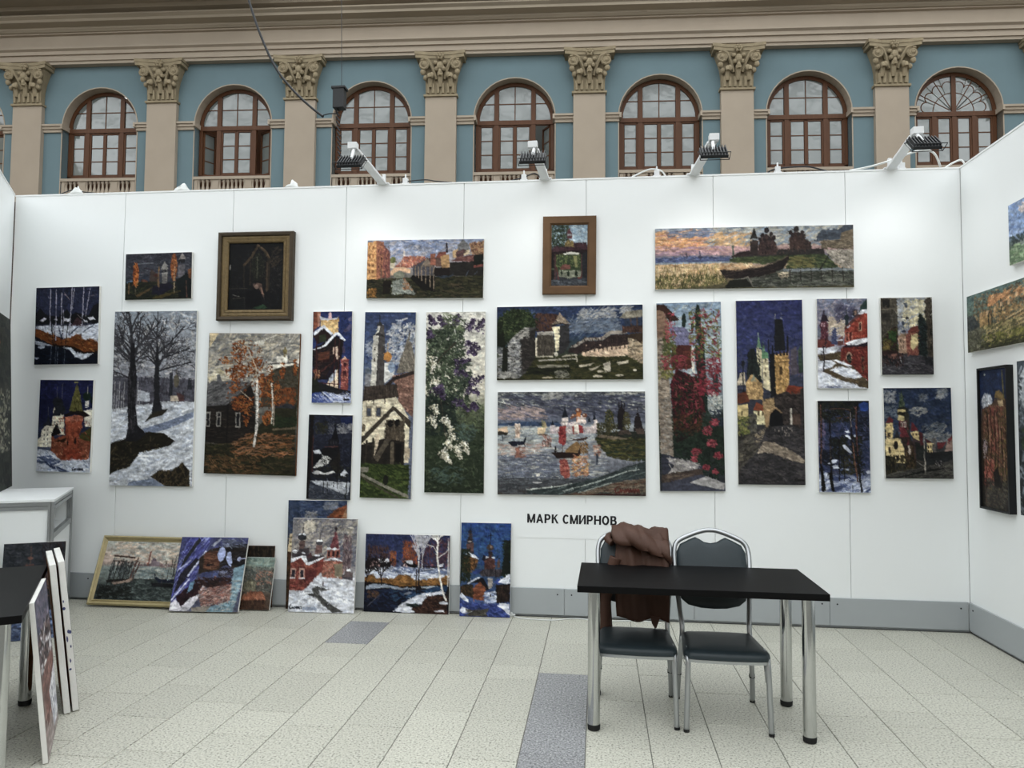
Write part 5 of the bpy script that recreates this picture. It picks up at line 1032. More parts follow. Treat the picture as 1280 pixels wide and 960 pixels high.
def pic_vine(P):       # stone house corner, red creeper
    P.g((35, '7f96ae'), (200, 'a0b0b8'), (480, '7c8890'), (600, '22301f'), (920, '3a3c46'))
    P.d('a8b4b4 8ca0b0 bcc0b8', 100, 40, 340, 480, 100, 26, 10, -.7, .6)
    P.e('22342c', 238, 120, 14, 80).e('22342c', 170, 118, 10, 36).p('22342c', 225, 150, 265, 150, 270, 380, 280, 580, 255, 580, 220, 300).e('283a34', 210, 150, 7, 26).p('2c3c3c', 300, 380, 325, 360, 330, 480, 300, 480)
    P.p('44281e', 32, 35, 80, 40, 150, 115, 100, 120, 70, 70, 32, 62).p('8a6a54', 32, 60, 70, 70, 100, 125, 95, 200, 32, 250)
    P.p('7e7ca0', 95, 145, 175, 150, 240, 235, 130, 235).d('9694b0 6a6888', 105, 150, 230, 232, 40, 40, 5, .9, .15).p('5c2c24', 110, 235, 205, 235, 205, 345, 110, 350).d('743a2c 4a2420', 110, 240, 205, 340, 30, 40, 7, .1, .2).p('d0cabc', 200, 250, 215, 250, 218, 370, 205, 360)
    P.p('8c7c6c', 35, 200, 95, 200, 95, 420, 108, 760, 48, 740).d('a0907c 746658 b0a08c 5f5448 94806c', 36, 90, 95, 740, 200, 26, 12, .1, .3).d('9a948a 84786c', 50, 480, 106, 750, 50, 26, 12, .1, .3)
    P.p('2a1c1c', 98, 420, 130, 350, 250, 400, 265, 560, 230, 640, 120, 700).d('641c28 7c2432 4a161f 8a2e3a 561a22 3a1218', 105, 330, 260, 570, 240, 26, 8, 1.1, .6).d('5c2c20 6e3a2a 4a3018 3c3a1e', 110, 560, 250, 660, 90, 30, 8, -.5, .6)
    P.d('2c3a20 4a2a20 1c2418 8c3c40', 110, 370, 260, 620, 110, 22, 8, .9, .8, True)
    P.d('3c4a24 6a6c30 52582c', 70, 170, 130, 330, 60, 22, 10, .8, .9).d('5a5c2c 8a8440', 50, 340, 110, 390, 30, 22, 9, .8, .9).d('8a303a 9c404a', 60, 280, 180, 350, 40, 18, 9, .8, .9).d('a84450', 80, 80, 130, 220, 24, 16, 8, .8, .9)
    P.d('1c2c20 263a28 2e4230 18241c', 110, 640, 350, 860, 250, 22, 10, .7, 1).d('283428 34443a', 250, 560, 350, 640, 60, 22, 10, .7, 1)
    P.d('a4a8a4 c4c2b4 8c9494', 275, 460, 345, 570, 70, 16, 8, .8, 1, True).d('2a3444 343c50', 290, 540, 345, 620, 24, 24, 8, .8, 1)
    P.d('6c6c34 84803c 55582c', 195, 70, 340, 300, 130, 18, 8, .8, 1).d('8c2834 a03440 74202c b04c50', 200, 60, 340, 380, 75, 14, 9, .8, 1).d('8c2834 a8404a 6c1c28', 235, 300, 340, 470, 90, 20, 10, .6, .8).d('942e3c 7c2432', 235, 430, 300, 470, 40, 20, 9, .5, .6)
    for x, y, r in ((270, 640, 26), (290, 697, 22), (320, 755, 20), (215, 735, 20), (208, 770, 14), (262, 808, 14), (305, 600, 20), (305, 830, 12)): P.d('963a44 a84c54 742430', x-r, y-r*.8, x+r, y+r*.8, 24, 12, 9, .6, .8, True)
    P.p('3a3c4a', 48, 745, 110, 760, 245, 805, 245, 835, 50, 840).p('a09a96', 70, 765, 130, 770, 240, 800, 120, 845, 80, 840, 110, 800).d('bcb6ae 8a8488', 90, 765, 235, 835, 40, 30, 8, .4, .5).p('54443c', 48, 845, 245, 815, 245, 850, 180, 860, 50, 880).d('6a5a4c 463a36', 50, 830, 245, 878, 40, 20, 12, 0, .3).p('484a5a', 50, 885, 240, 842, 355, 885, 358, 922, 50, 922).p('a8a4a2', 180, 880, 260, 850, 350, 885, 340, 915, 240, 895)
def pic_bridge(P):     # old town bridge towers at dusk
    P.g((35, '33386e'), (200, '3a4272'), (400, '424862'), (700, '3a3634'), (930, '3c3a3a'))
    P.d('2c3268 3e4680 343a72 464c78', 32, 36, 352, 400, 170, 30, 12, .9, .8)
    P.d('5a5068 6a5a64', 290, 280, 355, 400, 26, 8, 40, 1.5, .1).p('5c5460', 300, 280, 325, 260, 330, 400, 300, 400).p('3c5040', 335, 280, 350, 255, 358, 390, 335, 390)
    P.p('c8bc94', 135, 270, 160, 280, 160, 430, 135, 400).p('d2c49c', 160, 320, 190, 320, 200, 480, 165, 460).p('5c8c64', 160, 290, 188, 290, 190, 320, 160, 320).p('6c9070', 135, 270, 145, 205, 158, 270).p('5c7c60', 160, 290, 168, 235, 178, 285).l('8c9c94', 3, 145, 195, 145, 215).rows('6a5c48', (148, 178), (330, 370, 400), 6, 16)
    P.p('232a28', 95, 435, 85, 400, 100, 275, 125, 270, 160, 435).d('2e3834 1a201f', 90, 280, 150, 430, 40, 40, 7, 1.4, .2).p('b08c58', 80, 440, 110, 395, 155, 440, 165, 470, 160, 520, 85, 520).d('c8a468 94744a', 85, 440, 160, 515, 40, 20, 8, 1.4, .4).p('8c9078', 105, 432, 118, 395, 132, 430)
    P.p('202226', 222, 285, 225, 130, 262, 128, 275, 285).l('8c8c80', 3, 226, 105, 226, 130).l('8c8c80', 3, 257, 100, 257, 130).l('202226', 8, 285, 215, 285, 285).l('202226', 7, 212, 260, 212, 310).l('202226', 5, 193, 230, 195, 300)
    P.p('c49858', 218, 300, 288, 295, 290, 420, 275, 480, 225, 495).d('d8ac68 a8803e b88c50 8c6a3a', 220, 300, 288, 485, 90, 24, 8, 1.3, .5).rows('33281e', (232, 250, 268, 282), (297,), 9, 18).l('6a5030', 4, 220, 340, 288, 335).p('202022', 195, 300, 220, 290, 226, 495, 200, 510).rows('5c4428', (250,), (380,), 14, 40)
    P.p('8a3a24', 265, 490, 285, 450, 360, 460, 358, 500, 270, 510).p('6c3824', 35, 540, 40, 490, 80, 480, 100, 530).p('94482c', 115, 570, 130, 530, 185, 560, 180, 575).p('d8cc9c', 115, 575, 180, 572, 180, 640, 125, 640).p('ccb478', 38, 545, 90, 540, 90, 600, 40, 620).p('c8b89c', 35, 450, 55, 390, 75, 385, 80, 450).rows('6a5c40', (60, 140, 160), (585,), 10, 22)
    P.p('38302e', 215, 500, 270, 480, 300, 490, 360, 500, 362, 660, 215, 660).d('463c38 2a2424 544842', 220, 490, 360, 640, 90, 22, 10, .3, .6).p('a4865c', 160, 520, 215, 510, 215, 580, 190, 600, 180, 660, 170, 640).d('b8986a 8c7048', 165, 515, 215, 590, 30, 16, 8, .8, .6).p('17181c', 192, 650, 195, 590, 220, 560, 250, 585, 262, 645).l('a08058', 8, 185, 640, 190, 590, 220, 558, 250, 580).p('5a463c', 300, 590, 340, 585, 340, 640, 300, 640).p('c0b8a8', 290, 560, 300, 560, 300, 640, 292, 640).p('3c3836', 340, 470, 362, 460, 365, 650, 345, 650)
    P.p('48443e', 38, 720, 125, 680, 175, 650, 170, 720, 110, 790, 42, 880).d('5c564c 38342f 6c6454', 45, 660, 170, 860, 90, 34, 10, -.5, .3).p('94846a', 120, 690, 172, 655, 175, 700, 125, 740)
    P.p('3d3a3c', 180, 650, 300, 640, 365, 680, 367, 930, 42, 928, 45, 860, 130, 770).d('4c484a 302e30 5a5452 444044', 50, 660, 365, 925, 250, 34, 9, .2, .4).p('8c7c6a', 165, 720, 220, 730, 300, 770, 360, 810, 350, 825, 260, 800, 190, 770, 130, 775).d('9c8c78 b0a08a 7a6c5c', 140, 725, 350, 815, 60, 34, 8, .45, .2)
    P.p('4c4a44', 95, 680, 100, 590, 130, 590, 132, 670).d('5e5c54 3c3a36 70685a', 95, 470, 130, 680, 60, 16, 9, 1.4, .5).d('5c6a2c 7c7c3c 8a8448', 40, 600, 95, 690, 60, 16, 8, .8, 1).l('22242c', 5, 68, 350, 70, 480).e('22242c', 68, 345, 9, 16).d('1c1e24 a89c90', 205, 655, 300, 690, 24, 4, 14, 1.5, .1)
    P.sign('24201e', 310, 905, 358, 4)
def pic_redstreet(P):  # red church in snowy lane
    P.g((55, '6c7690'), (250, '948c98'), (420, '8c8494'), (900, 'c6c8d0'))
    P.d('5a6484 7c849c 8c8894 a89ca0 6c6880', 70, 55, 540, 400, 200, 60, 18, -.6, .6).d('c8b498 d0c0a4 b8a490', 180, 230, 330, 400, 70, 46, 16, -.7, .4).d('5c5874 4c4c68', 250, 130, 420, 250, 50, 60, 16, -.8, .4)
    P.p('5a2c3a', 105, 480, 100, 300, 130, 240, 175, 300, 178, 480).d('7a3c48 44222e 8c5058', 100, 260, 180, 480, 70, 20, 9, 1.4, .3).p('342838', 105, 270, 120, 220, 138, 200, 165, 220, 182, 265).l('342838', 9, 140, 170, 140, 210).rows('b48c94', (120, 145), (300,), 14, 34).p('7a3a34', 75, 440, 130, 430, 240, 470, 235, 505, 75, 515).p('6c7484', 75, 340, 105, 330, 110, 410, 75, 420)
    P.p('4a5074', 205, 480, 215, 390, 235, 320, 255, 400, 262, 490).d('5c6488 3c4268', 205, 330, 262, 480, 40, 26, 9, .6, .8).p('7a4a44', 262, 440, 310, 400, 320, 490, 265, 495).p('d0d2dc', 255, 440, 310, 435, 310, 450, 255, 452)
    P.p('9c3a2c', 325, 500, 330, 340, 410, 280, 480, 210, 545, 180, 548, 520, 325, 510).d('b44c38 842c24 c46048 a04434', 330, 210, 545, 500, 140, 26, 12, 1.4, .4).p('6a3c38', 325, 340, 345, 300, 430, 230, 480, 190, 480, 220, 400, 290, 335, 350).p('34343c', 405, 210, 415, 165, 445, 155, 455, 200, 430, 235).p('9c7a6a', 420, 175, 440, 165, 445, 205, 425, 220).p('2c4440', 470, 190, 480, 120, 520, 85, 545, 60, 545, 190).p('dcdee6', 455, 200, 500, 160, 545, 155, 545, 195, 470, 205).e('2c3840', 352, 235, 24, 30).p('2c3840', 340, 255, 365, 255, 365, 300, 340, 310).l('2c3840', 6, 350, 150, 350, 220).p('ccccd4', 345, 325, 380, 300, 385, 315, 350, 335)
    P.p('c89878', 460, 280, 490, 270, 490, 360, 460, 365).p('3a1e22', 466, 290, 482, 285, 482, 345, 466, 350).rows('5c2424', (350, 385), (410,), 16, 80).rows('c08068', (340, 368, 402), (410,), 6, 90)
    P.p('843028', 290, 530, 320, 510, 548, 490, 548, 830, 480, 770, 400, 690, 290, 640).d('9c4434 6c2824 ac5a44 5a2020', 295, 510, 548, 800, 130, 26, 12, .8, .6).p('e2e4ea', 330, 475, 400, 445, 548, 420, 548, 460, 440, 490, 350, 490).p('2c2430', 330, 490, 440, 492, 548, 460, 548, 500, 400, 510, 310, 510).e('b88c74', 370, 600, 28, 46).p('17282a', 350, 590, 370, 570, 388, 595, 388, 660, 352, 640).p('3c1818', 485, 590, 500, 590, 500, 760, 490, 750)
    P.p('5c4c34', 75, 590, 230, 560, 290, 550, 290, 640, 400, 690, 480, 780, 545, 830, 548, 895, 440, 870, 300, 820, 130, 740, 150, 700).d('6c5a3c 4a3c2c 7a6848 5c5244', 90, 560, 540, 880, 150, 40, 10, .3, .4)
    P.p('d6d9e2', 75, 520, 270, 505, 280, 520, 230, 560, 75, 580).p('dadde6', 78, 640, 200, 630, 250, 660, 210, 690, 140, 715, 78, 720).p('e0e2ea', 200, 625, 250, 625, 390, 680, 380, 690, 260, 650).p('dcdfe8', 190, 720, 300, 690, 420, 720, 480, 780, 470, 800, 330, 790, 230, 740).p('dcdfe8', 75, 750, 130, 750, 250, 810, 360, 865, 300, 890, 80, 870).p('d2d6e0', 300, 820, 400, 850, 470, 880, 400, 895, 330, 860)
    P.d('f0f2f6 b4bcd0 c8cedc', 80, 640, 460, 880, 70, 50, 12, .4, .3).d('5c6480', 80, 870, 280, 900, 20, 50, 9, .2, .2).l('2a242c', 10, 130, 500, 140, 620, 130, 740).l('2a242c', 6, 155, 420, 152, 560).l('2a242c', 5, 135, 640, 110, 580)
def pic_bluewood(P):   # pine wood in blue snow light
    P.g((50, '20242c'), (150, '2a3148'), (450, '3a4468'), (700, '343c58'), (790, 'a8b0c4'), (910, 'a0a8c0'))
    P.d('2c3860 44507c 384470 566088 202a48 5c5878', 65, 130, 550, 760, 300, 50, 16, .6, .9).d('1c2018 2a2c20 343422 16181c', 65, 50, 430, 250, 170, 50, 16, .3, .8).p('2c4c9c', 450, 90, 500, 60, 545, 80, 540, 150, 470, 150).d('1a1e24 22283a', 440, 180, 550, 420, 50, 40, 14, .3, .7).d('6a5c7c 7c6a88', 70, 260, 130, 500, 40, 40, 12, 1.2, .5)
    P.d('181c20 20261f 2a2c1c', 180, 400, 330, 600, 110, 36, 14, .4, .8).d('22261c 30301e 181a18', 270, 380, 480, 740, 150, 40, 14, .4, .8).d('4a4420 38341c', 300, 560, 440, 740, 40, 36, 10, 1.3, .5).d('161a28 20242c', 110, 520, 200, 660, 60, 30, 14, .6, .8)
    P.p('cdd3e2', 315, 340, 345, 332, 365, 350, 340, 356).p('d2d8e6', 315, 378, 350, 372, 382, 415, 360, 412).p('ccd2e2', 295, 470, 320, 462, 385, 540, 360, 542, 310, 505).p('c4ccde', 395, 380, 408, 365, 425, 380, 410, 392).p('c8cede', 150, 645, 200, 605, 240, 605, 235, 630, 180, 645).p('d0d6e4', 195, 665, 245, 655, 255, 680, 205, 690).p('b4bcd0', 270, 685, 350, 690, 345, 702).p('c8ccdc', 500, 715, 540, 700, 555, 730, 520, 735)
    P.p('3c4870', 180, 760, 350, 760, 420, 800, 200, 810).p('b0b8cc', 70, 790, 130, 720, 170, 740, 190, 800, 330, 810, 420, 840, 555, 790, 557, 910, 72, 910).d('d4d9e4 8490b4 5c6a98 a4aec8', 75, 790, 555, 905, 100, 60, 12, -.3, .3).p('48567f', 140, 890, 300, 830, 350, 840, 220, 905).p('48567f', 490, 900, 555, 850, 555, 875, 520, 908)
    for pts, w_ in (((100, 60, 98, 400, 88, 640, 110, 900), 18), ((178, 240, 180, 600, 200, 900), 14), ((262, 420, 262, 800), 9), ((300, 560, 308, 800), 8), ((440, 70, 425, 300, 430, 600, 465, 900), 17), ((370, 150, 385, 440, 430, 800), 14)): P.l('1a1618', w_, *pts)
    P.l('7a5240', 8, 97, 90, 97, 440, 92, 640).l('8c8484', 7, 372, 160, 378, 300).l('8a5c48', 9, 390, 450, 405, 620, 430, 800).l('7c4c44', 8, 428, 110, 424, 300, 432, 560).l('7a6a60', 5, 180, 480, 184, 600).l('6a4434', 6, 180, 130, 300, 125, 370, 140).l('6a4434', 5, 240, 215, 370, 210).p('17140f', 85, 660, 105, 660, 135, 900, 90, 900).p('17140f', 160, 740, 180, 720, 215, 900, 185, 900).l('1a1618', 6, 380, 840, 380, 905)
def pic_alley(P):      # old town street with a lamp, evening sky
    P.g((70, 'a9a89c'), (300, 'b4b0a0'), (440, '9c9c9c'), (700, '4a4440'), (895, '3c3a3e'))
    P.d('8c94a4 a4a8ac 98a0ac b8b4a8', 250, 75, 560, 440, 130, 60, 20, -.6, .5).d('d0c498 c8bc98 dccfa4', 330, 100, 560, 400, 110, 50, 18, -.7, .5).d('70788c 7c8498', 260, 320, 380, 440, 30, 40, 16, -.8, .4).p('5a606c', 330, 130, 365, 120, 370, 175, 350, 185)
    P.p('564c40', 72, 72, 250, 72, 262, 170, 258, 240, 215, 190, 80, 190).p('6c6252', 180, 75, 250, 72, 262, 200, 220, 190, 190, 170).p('48443c', 78, 190, 230, 190, 262, 250, 262, 480, 200, 520, 85, 520).d('5c5648 3a362e 6a6050 4c463a', 78, 75, 258, 480, 150, 40, 14, 1.4, .4).rows('2a2824', (140,), (125,), 80, 90).rows('35322c', (140,), (270,), 80, 70).l('7a7060', 8, 80, 192, 220, 188, 262, 240)
    P.p('3a2424', 190, 400, 240, 375, 260, 440, 262, 660, 90, 680, 85, 540).d('4a2c28 2c2a20 2c4420 52601f', 100, 400, 260, 640, 90, 30, 12, .8, .7).d('2c5024 3a642c', 165, 430, 240, 540, 40, 26, 12, 1, .6).d('7a6430 8c7438', 105, 530, 180, 620, 30, 26, 12, 1.2, .5).l('6c6050', 8, 85, 500, 190, 400)
    P.p('b08c74', 265, 480, 300, 450, 355, 460, 360, 670, 270, 670).p('94785c', 285, 465, 345, 445, 360, 490, 290, 490).d('c4a488 9c7c60', 268, 490, 355, 660, 40, 20, 12, 1.4, .4).rows('6a5444', (290, 318), (540, 600), 12, 34)
    P.p('8c4c40', 345, 470, 400, 430, 480, 370, 500, 400, 480, 690, 350, 690).d('a06050 743c34 b07860', 350, 430, 480, 680, 70, 26, 12, 1.4, .4).p('743830', 365, 430, 400, 390, 470, 370, 470, 420, 380, 460).p('c8b480', 400, 480, 470, 450, 470, 560, 420, 640, 395, 600).d('d8c488 b8a470 e0d098', 395, 460, 480, 600, 60, 20, 9, 1, .8)
    P.p('4a4238', 565, 90, 620, 62, 645, 890, 590, 890, 575, 560, 560, 300, 545, 220, 570, 150, 540, 115).d('5c5244 3a342c 6a5e4c', 560, 90, 640, 700, 110, 40, 12, 1.4, .4).rows('2a2824', (612,), (260, 440, 600), 22, 70).l('6c6050', 8, 560, 530, 640, 520)
    P.p('1c2426', 480, 700, 490, 400, 480, 330, 500, 230, 520, 270, 560, 340, 565, 440, 560, 720).d('22302c 161c1e 2c3a34 38464a', 470, 240, 570, 720, 220, 30, 12, .3, .7)
    P.p('2a2830', 340, 292, 360, 272, 390, 290, 365, 312).l('3a3840', 4, 262, 270, 345, 285).l('2e3240', 6, 322, 360, 324, 440).e('3c4458', 320, 345, 14, 28).e('3c4458', 325, 432, 22, 12)
    P.p('3e3c40', 90, 690, 300, 670, 500, 700, 645, 720, 650, 895, 90, 895).d('4c4a50 34323a 5c5a60 464048 6a666a', 95, 690, 645, 890, 200, 70, 10, .1, .3)
    P.d('16181c 241c20 5c3a34', 95, 650, 310, 790, 90, 14, 40, 1.5, .3).d('8c5c50 a06c5c', 180, 660, 240, 720, 26, 16, 12, 1, .6).l('9c9ca0', 9, 280, 700, 295, 780).d('23242a 35343a', 540, 700, 645, 790, 40, 16, 40, 1.5, .3)
def pic_artnouveau(P): # corner mansion with green spire
    P.g((62, '2b3a58'), (300, '33415a'), (560, '4a525c'), (700, '3c3a34'), (905, '3a3a38'))
    P.d('22304e 34446a 2c3c5c 3c4c66', 58, 65, 700, 560, 260, 60, 20, .5, .8).d('8c8e8e a4a298 7c828a', 310, 235, 470, 320, 26, 40, 16, -.4, .5, True).d('6c737c 5c6670 8c8c88', 420, 380, 640, 490, 28, 46, 14, -.4, .4, True).d('80868e 9c9c9c', 70, 90, 180, 200, 40, 40, 16, -.7, .5).d('7c848e a0a09c', 560, 80, 660, 160, 40, 36, 14, -.5, .6).d('767c86', 400, 130, 470, 190, 20, 36, 14, -.5, .6).d('70747a 8c8c88', 440, 480, 690, 560, 60, 50, 14, -.2, .4).d('6a7480', 70, 230, 210, 340, 30, 40, 16, -.4, .5)
    P.p('3a4a38', 238, 85, 275, 250, 205, 250).d('4c5e46 2c3a2e 6a7458', 215, 130, 268, 250, 26, 30, 7, 1.4, .2).p('2a2c28', 205, 245, 280, 240, 300, 280, 200, 290).p('c8b478', 195, 300, 205, 265, 270, 268, 275, 300).p('d4c084', 195, 360, 205, 310, 260, 305, 270, 360, 245, 375).p('2c2820', 190, 295, 290, 285, 300, 320, 270, 330, 200, 312).p('3a3830', 265, 300, 305, 300, 310, 520, 250, 520)
    P.p('7a3038', 205, 380, 240, 370, 300, 520, 300, 600, 240, 600).d('8c3c40 642830', 210, 370, 290, 590, 50, 26, 10, 1.2, .4).rows('c8b8a8', (232, 265), (405,), 20, 50).rows('4c2c30', (232, 265), (405,), 9, 34)
    P.p('702c30', 85, 390, 125, 320, 155, 360, 150, 390).p('d2b878', 85, 395, 150, 390, 150, 520, 90, 540).p('dcc488', 80, 540, 200, 530, 250, 620, 260, 760, 160, 760, 80, 690).d('e4d098 bca068 ccb27a', 80, 400, 250, 750, 90, 24, 12, 1.3, .5).rows('3c2c28', (115,), (500,), 26, 40).e('2c2420', 175, 595, 20, 40).e('3c2c28', 115, 640, 13, 34).rows('3c2c28', (188, 230), (712,), 26, 54).rows('5c4838', (98, 130), (412,), 10, 20).l('a48c5c', 9, 160, 650, 260, 655)
    P.p('2c2c34', 150, 530, 190, 460, 215, 530).p('3c302c', 205, 520, 310, 520, 350, 600, 360, 780, 260, 800, 250, 620).p('4c3a28', 262, 640, 350, 600, 355, 790, 265, 810).d('5c4834 3a2c22 6a5438', 262, 600, 355, 800, 60, 12, 40, 1.5, .1).p('c0b0a0', 285, 600, 300, 590, 312, 680, 292, 680).p('702e34', 290, 520, 300, 590, 280, 600)
    P.p('762e34', 315, 465, 325, 380, 345, 390, 385, 465).p('d0b87c', 315, 475, 385, 465, 395, 580, 370, 570, 330, 520).rows('5c4430', (335, 365), (495,), 12, 22).p('4a3a3c', 330, 520, 440, 580, 440, 760, 350, 720).p('2f3230', 350, 560, 460, 600, 460, 760, 360, 720).p('602c30', 390, 470, 420, 480, 430, 590, 400, 600)
    P.p('d8c084', 460, 570, 508, 575, 510, 680, 470, 680).rows('4c3c2c', (475, 495), (610, 650), 10, 24).p('5c3034', 440, 530, 480, 550, 510, 575, 460, 575).p('6a6460', 510, 530, 540, 520, 545, 650, 515, 660).p('743034', 550, 570, 640, 560, 600, 620, 560, 630).p('a08478', 645, 560, 695, 510, 700, 650, 620, 650).p('803438', 650, 540, 695, 500, 698, 530, 660, 570).p('2c2e30', 440, 660, 700, 650, 705, 740, 440, 780)
    P.p('28261f', 80, 690, 160, 700, 165, 860, 80, 880).d('3a3422 1c1c18 4c4428', 85, 690, 350, 860, 120, 12, 30, 1.5, .2).p('4a4844', 80, 870, 440, 800, 705, 720, 710, 905, 80, 905).d('5a5850 3c3a38 68645a 2c2a2a', 90, 770, 705, 900, 150, 90, 10, -.2, .15).p('1c1c1e', 180, 890, 440, 820, 640, 795, 600, 810, 300, 870).l('aca496', 8, 434, 520, 438, 850).l('8c867c', 6, 360, 740, 430, 790).d('b0a8a0 24242a', 530, 740, 600, 790, 16, 6, 24, 1.5, .1)
# side-wall pictures
def pic_meadow(P):
    P.g((60, '8ba4cc'), (250, '8fa6cc'), (290, '5c6c6c'), (420, '7a9070'))
    P.d('7c9ad0 a0b4d4 8caad8', 270, 60, 560, 280, 120, 30, 12, .5, .8).d('d0c4c0 c0b8c0 e0d0c8', 320, 80, 420, 150, 70, 24, 12, 0, .8, True).d('d0c8c4', 460, 120, 540, 170, 30, 24, 12, 0, .8, True)
    P.d('3a4a4c 4c5c54 2c3c40', 280, 255, 560, 310, 140, 12, 10, 1, .6).d('44543c 36463a', 345, 200, 400, 300, 60, 14, 10, 1, .7).d('8ca878 a0b48c 74946a 6c8a60', 280, 310, 560, 425, 180, 34, 9, .2, .4).d('a8b0a8 8c9898', 300, 300, 420, 325, 20, 20, 7, 0, .3)
def pic_hilltown(P):
    P.g((600, '5a7874'), (700, '6a7c6c'), (780, '5c5a4a'), (920, '4c4a34'))
    P.d('54706c 6a847c 748878', 38, 480, 640, 660, 160, 40, 12, -.2, .3).p('3c4448', 38, 690, 100, 700, 140, 760, 60, 790, 38, 780).d('4c5458 34403c 5c5c54', 40, 680, 150, 790, 70, 20, 10, .6, .7)
    P.d('a08458 8c7048 b89464 6c5a40 4a4838 745c44', 100, 580, 640, 740, 300, 20, 12, .2, .6).p('c88c58', 222, 640, 360, 600, 366, 630, 220, 670).d('d89c64 b87c4c', 225, 600, 500, 665, 60, 30, 9, -.2, .2).p('b08c58', 150, 700, 200, 690, 245, 720, 230, 790, 150, 780).d('c49c60 94744a a8844e', 150, 690, 640, 800, 200, 26, 10, .2, .5).l('3a3c2c', 12, 222, 700, 226, 800).l('34382a', 9, 250, 700, 252, 790).l('34382a', 8, 325, 640, 326, 720)
    for q in range(16): P.p(('c8a070', 'b08858', 'd8b080', '8c6c48')[q % 4], 150+q*28, 690-q*7+(q*37) % 30, 168+q*28, 686-q*7+(q*37) % 30, 168+q*28, 712-q*7+(q*37) % 30, 150+q*28, 715-q*7+(q*37) % 30, mask=False)
    for k in range(4): P.l('c4a878', 6, 180, 800+k*26, 330, 770+k*22, 620, 700+k*24).l('4c4a34', 5, 180, 808+k*26, 330, 778+k*22, 620, 708+k*24)
    P.d('9c8c5c b8a468 7c7444 5c5c38', 160, 770, 640, 880, 200, 40, 10, -.3, .3).d('6c6c50 54543c 84806a', 45, 790, 200, 915, 120, 26, 9, .3, .5).d('7c7c34 94903c 5c6028', 160, 830, 640, 900, 110, 26, 10, -.2, .4).d('3c3c24', 140, 870, 640, 920, 40, 60, 9, -.2, .2)
def pic_cliff(P):
    P.g((70, '24345c'), (250, '2a3a5c'), (400, '4c3c30'), (900, '2c2a26'))
    P.d('1e2e58 2c3e68', 47, 70, 215, 230, 70, 20, 10, .6, .8).p('c0c4cc', 58, 260, 85, 210, 130, 230, 140, 280, 70, 300).d('d4d6da a0a8b4', 60, 215, 135, 290, 40, 20, 9, .6, .6).e('c8c8b0', 85, 102, 4, 4)
    P.p('5c4638', 60, 310, 130, 280, 150, 250, 230, 250, 245, 880, 75, 880).d('7c5444 94644c 5c4030 6c4c3c 4a3828 884838 a07858', 65, 290, 238, 700, 330, 34, 8, 1.2, .4).d('6c6030 5a5428 807038', 80, 300, 240, 780, 120, 26, 8, 1, .6).p('8a7040', 150, 240, 160, 205, 185, 195, 215, 240, 220, 260).p('c8ac80', 172, 258, 205, 255, 210, 290, 178, 292).l('6a6038', 10, 205, 90, 212, 240)
    P.d('a04c40 843c34 b86858', 70, 600, 140, 760, 60, 30, 9, 1.2, .4).d('9c5c4c 84443c', 110, 300, 175, 560, 70, 40, 8, 1.4, .3).d('c4b4b4 8c7c84 3c343c', 66, 490, 95, 600, 40, 12, 8, .8, .8).d('38342c 2a2824 4c463c 5c5648', 80, 720, 240, 890, 150, 34, 10, .5, .6).p('2a2420', 130, 680, 160, 640, 190, 760, 140, 760)
    for x, y0, y1 in ((95, 320, 600), (120, 300, 640), (145, 330, 700), (168, 300, 620), (190, 420, 760), (215, 330, 680), (228, 480, 840), (80, 560, 800)): P.l('3a2a22', 6, x, y0, x+8, (y0+y1)/2, x-4, y1)
    for x, y0, y1 in ((108, 340, 520), (156, 330, 480), (180, 380, 560), (204, 540, 720)): P.l('b08a6c', 4, x, y0, x+5, y1)
def pic_waterfall(P):
    P.g((30, '55606a'), (300, '4a5058'), (930, '262a28'))
    P.d('3c444c 2c3436 6a747c 8c949c', 288, 40, 420, 930, 240, 40, 12, 1.1, .6).d('c4c8cc a8b0b8', 300, 80, 345, 300, 50, 40, 10, 1.2, .5).d('3c4a34 4c5c3c', 305, 420, 360, 560, 50, 24, 10, .8, .8)
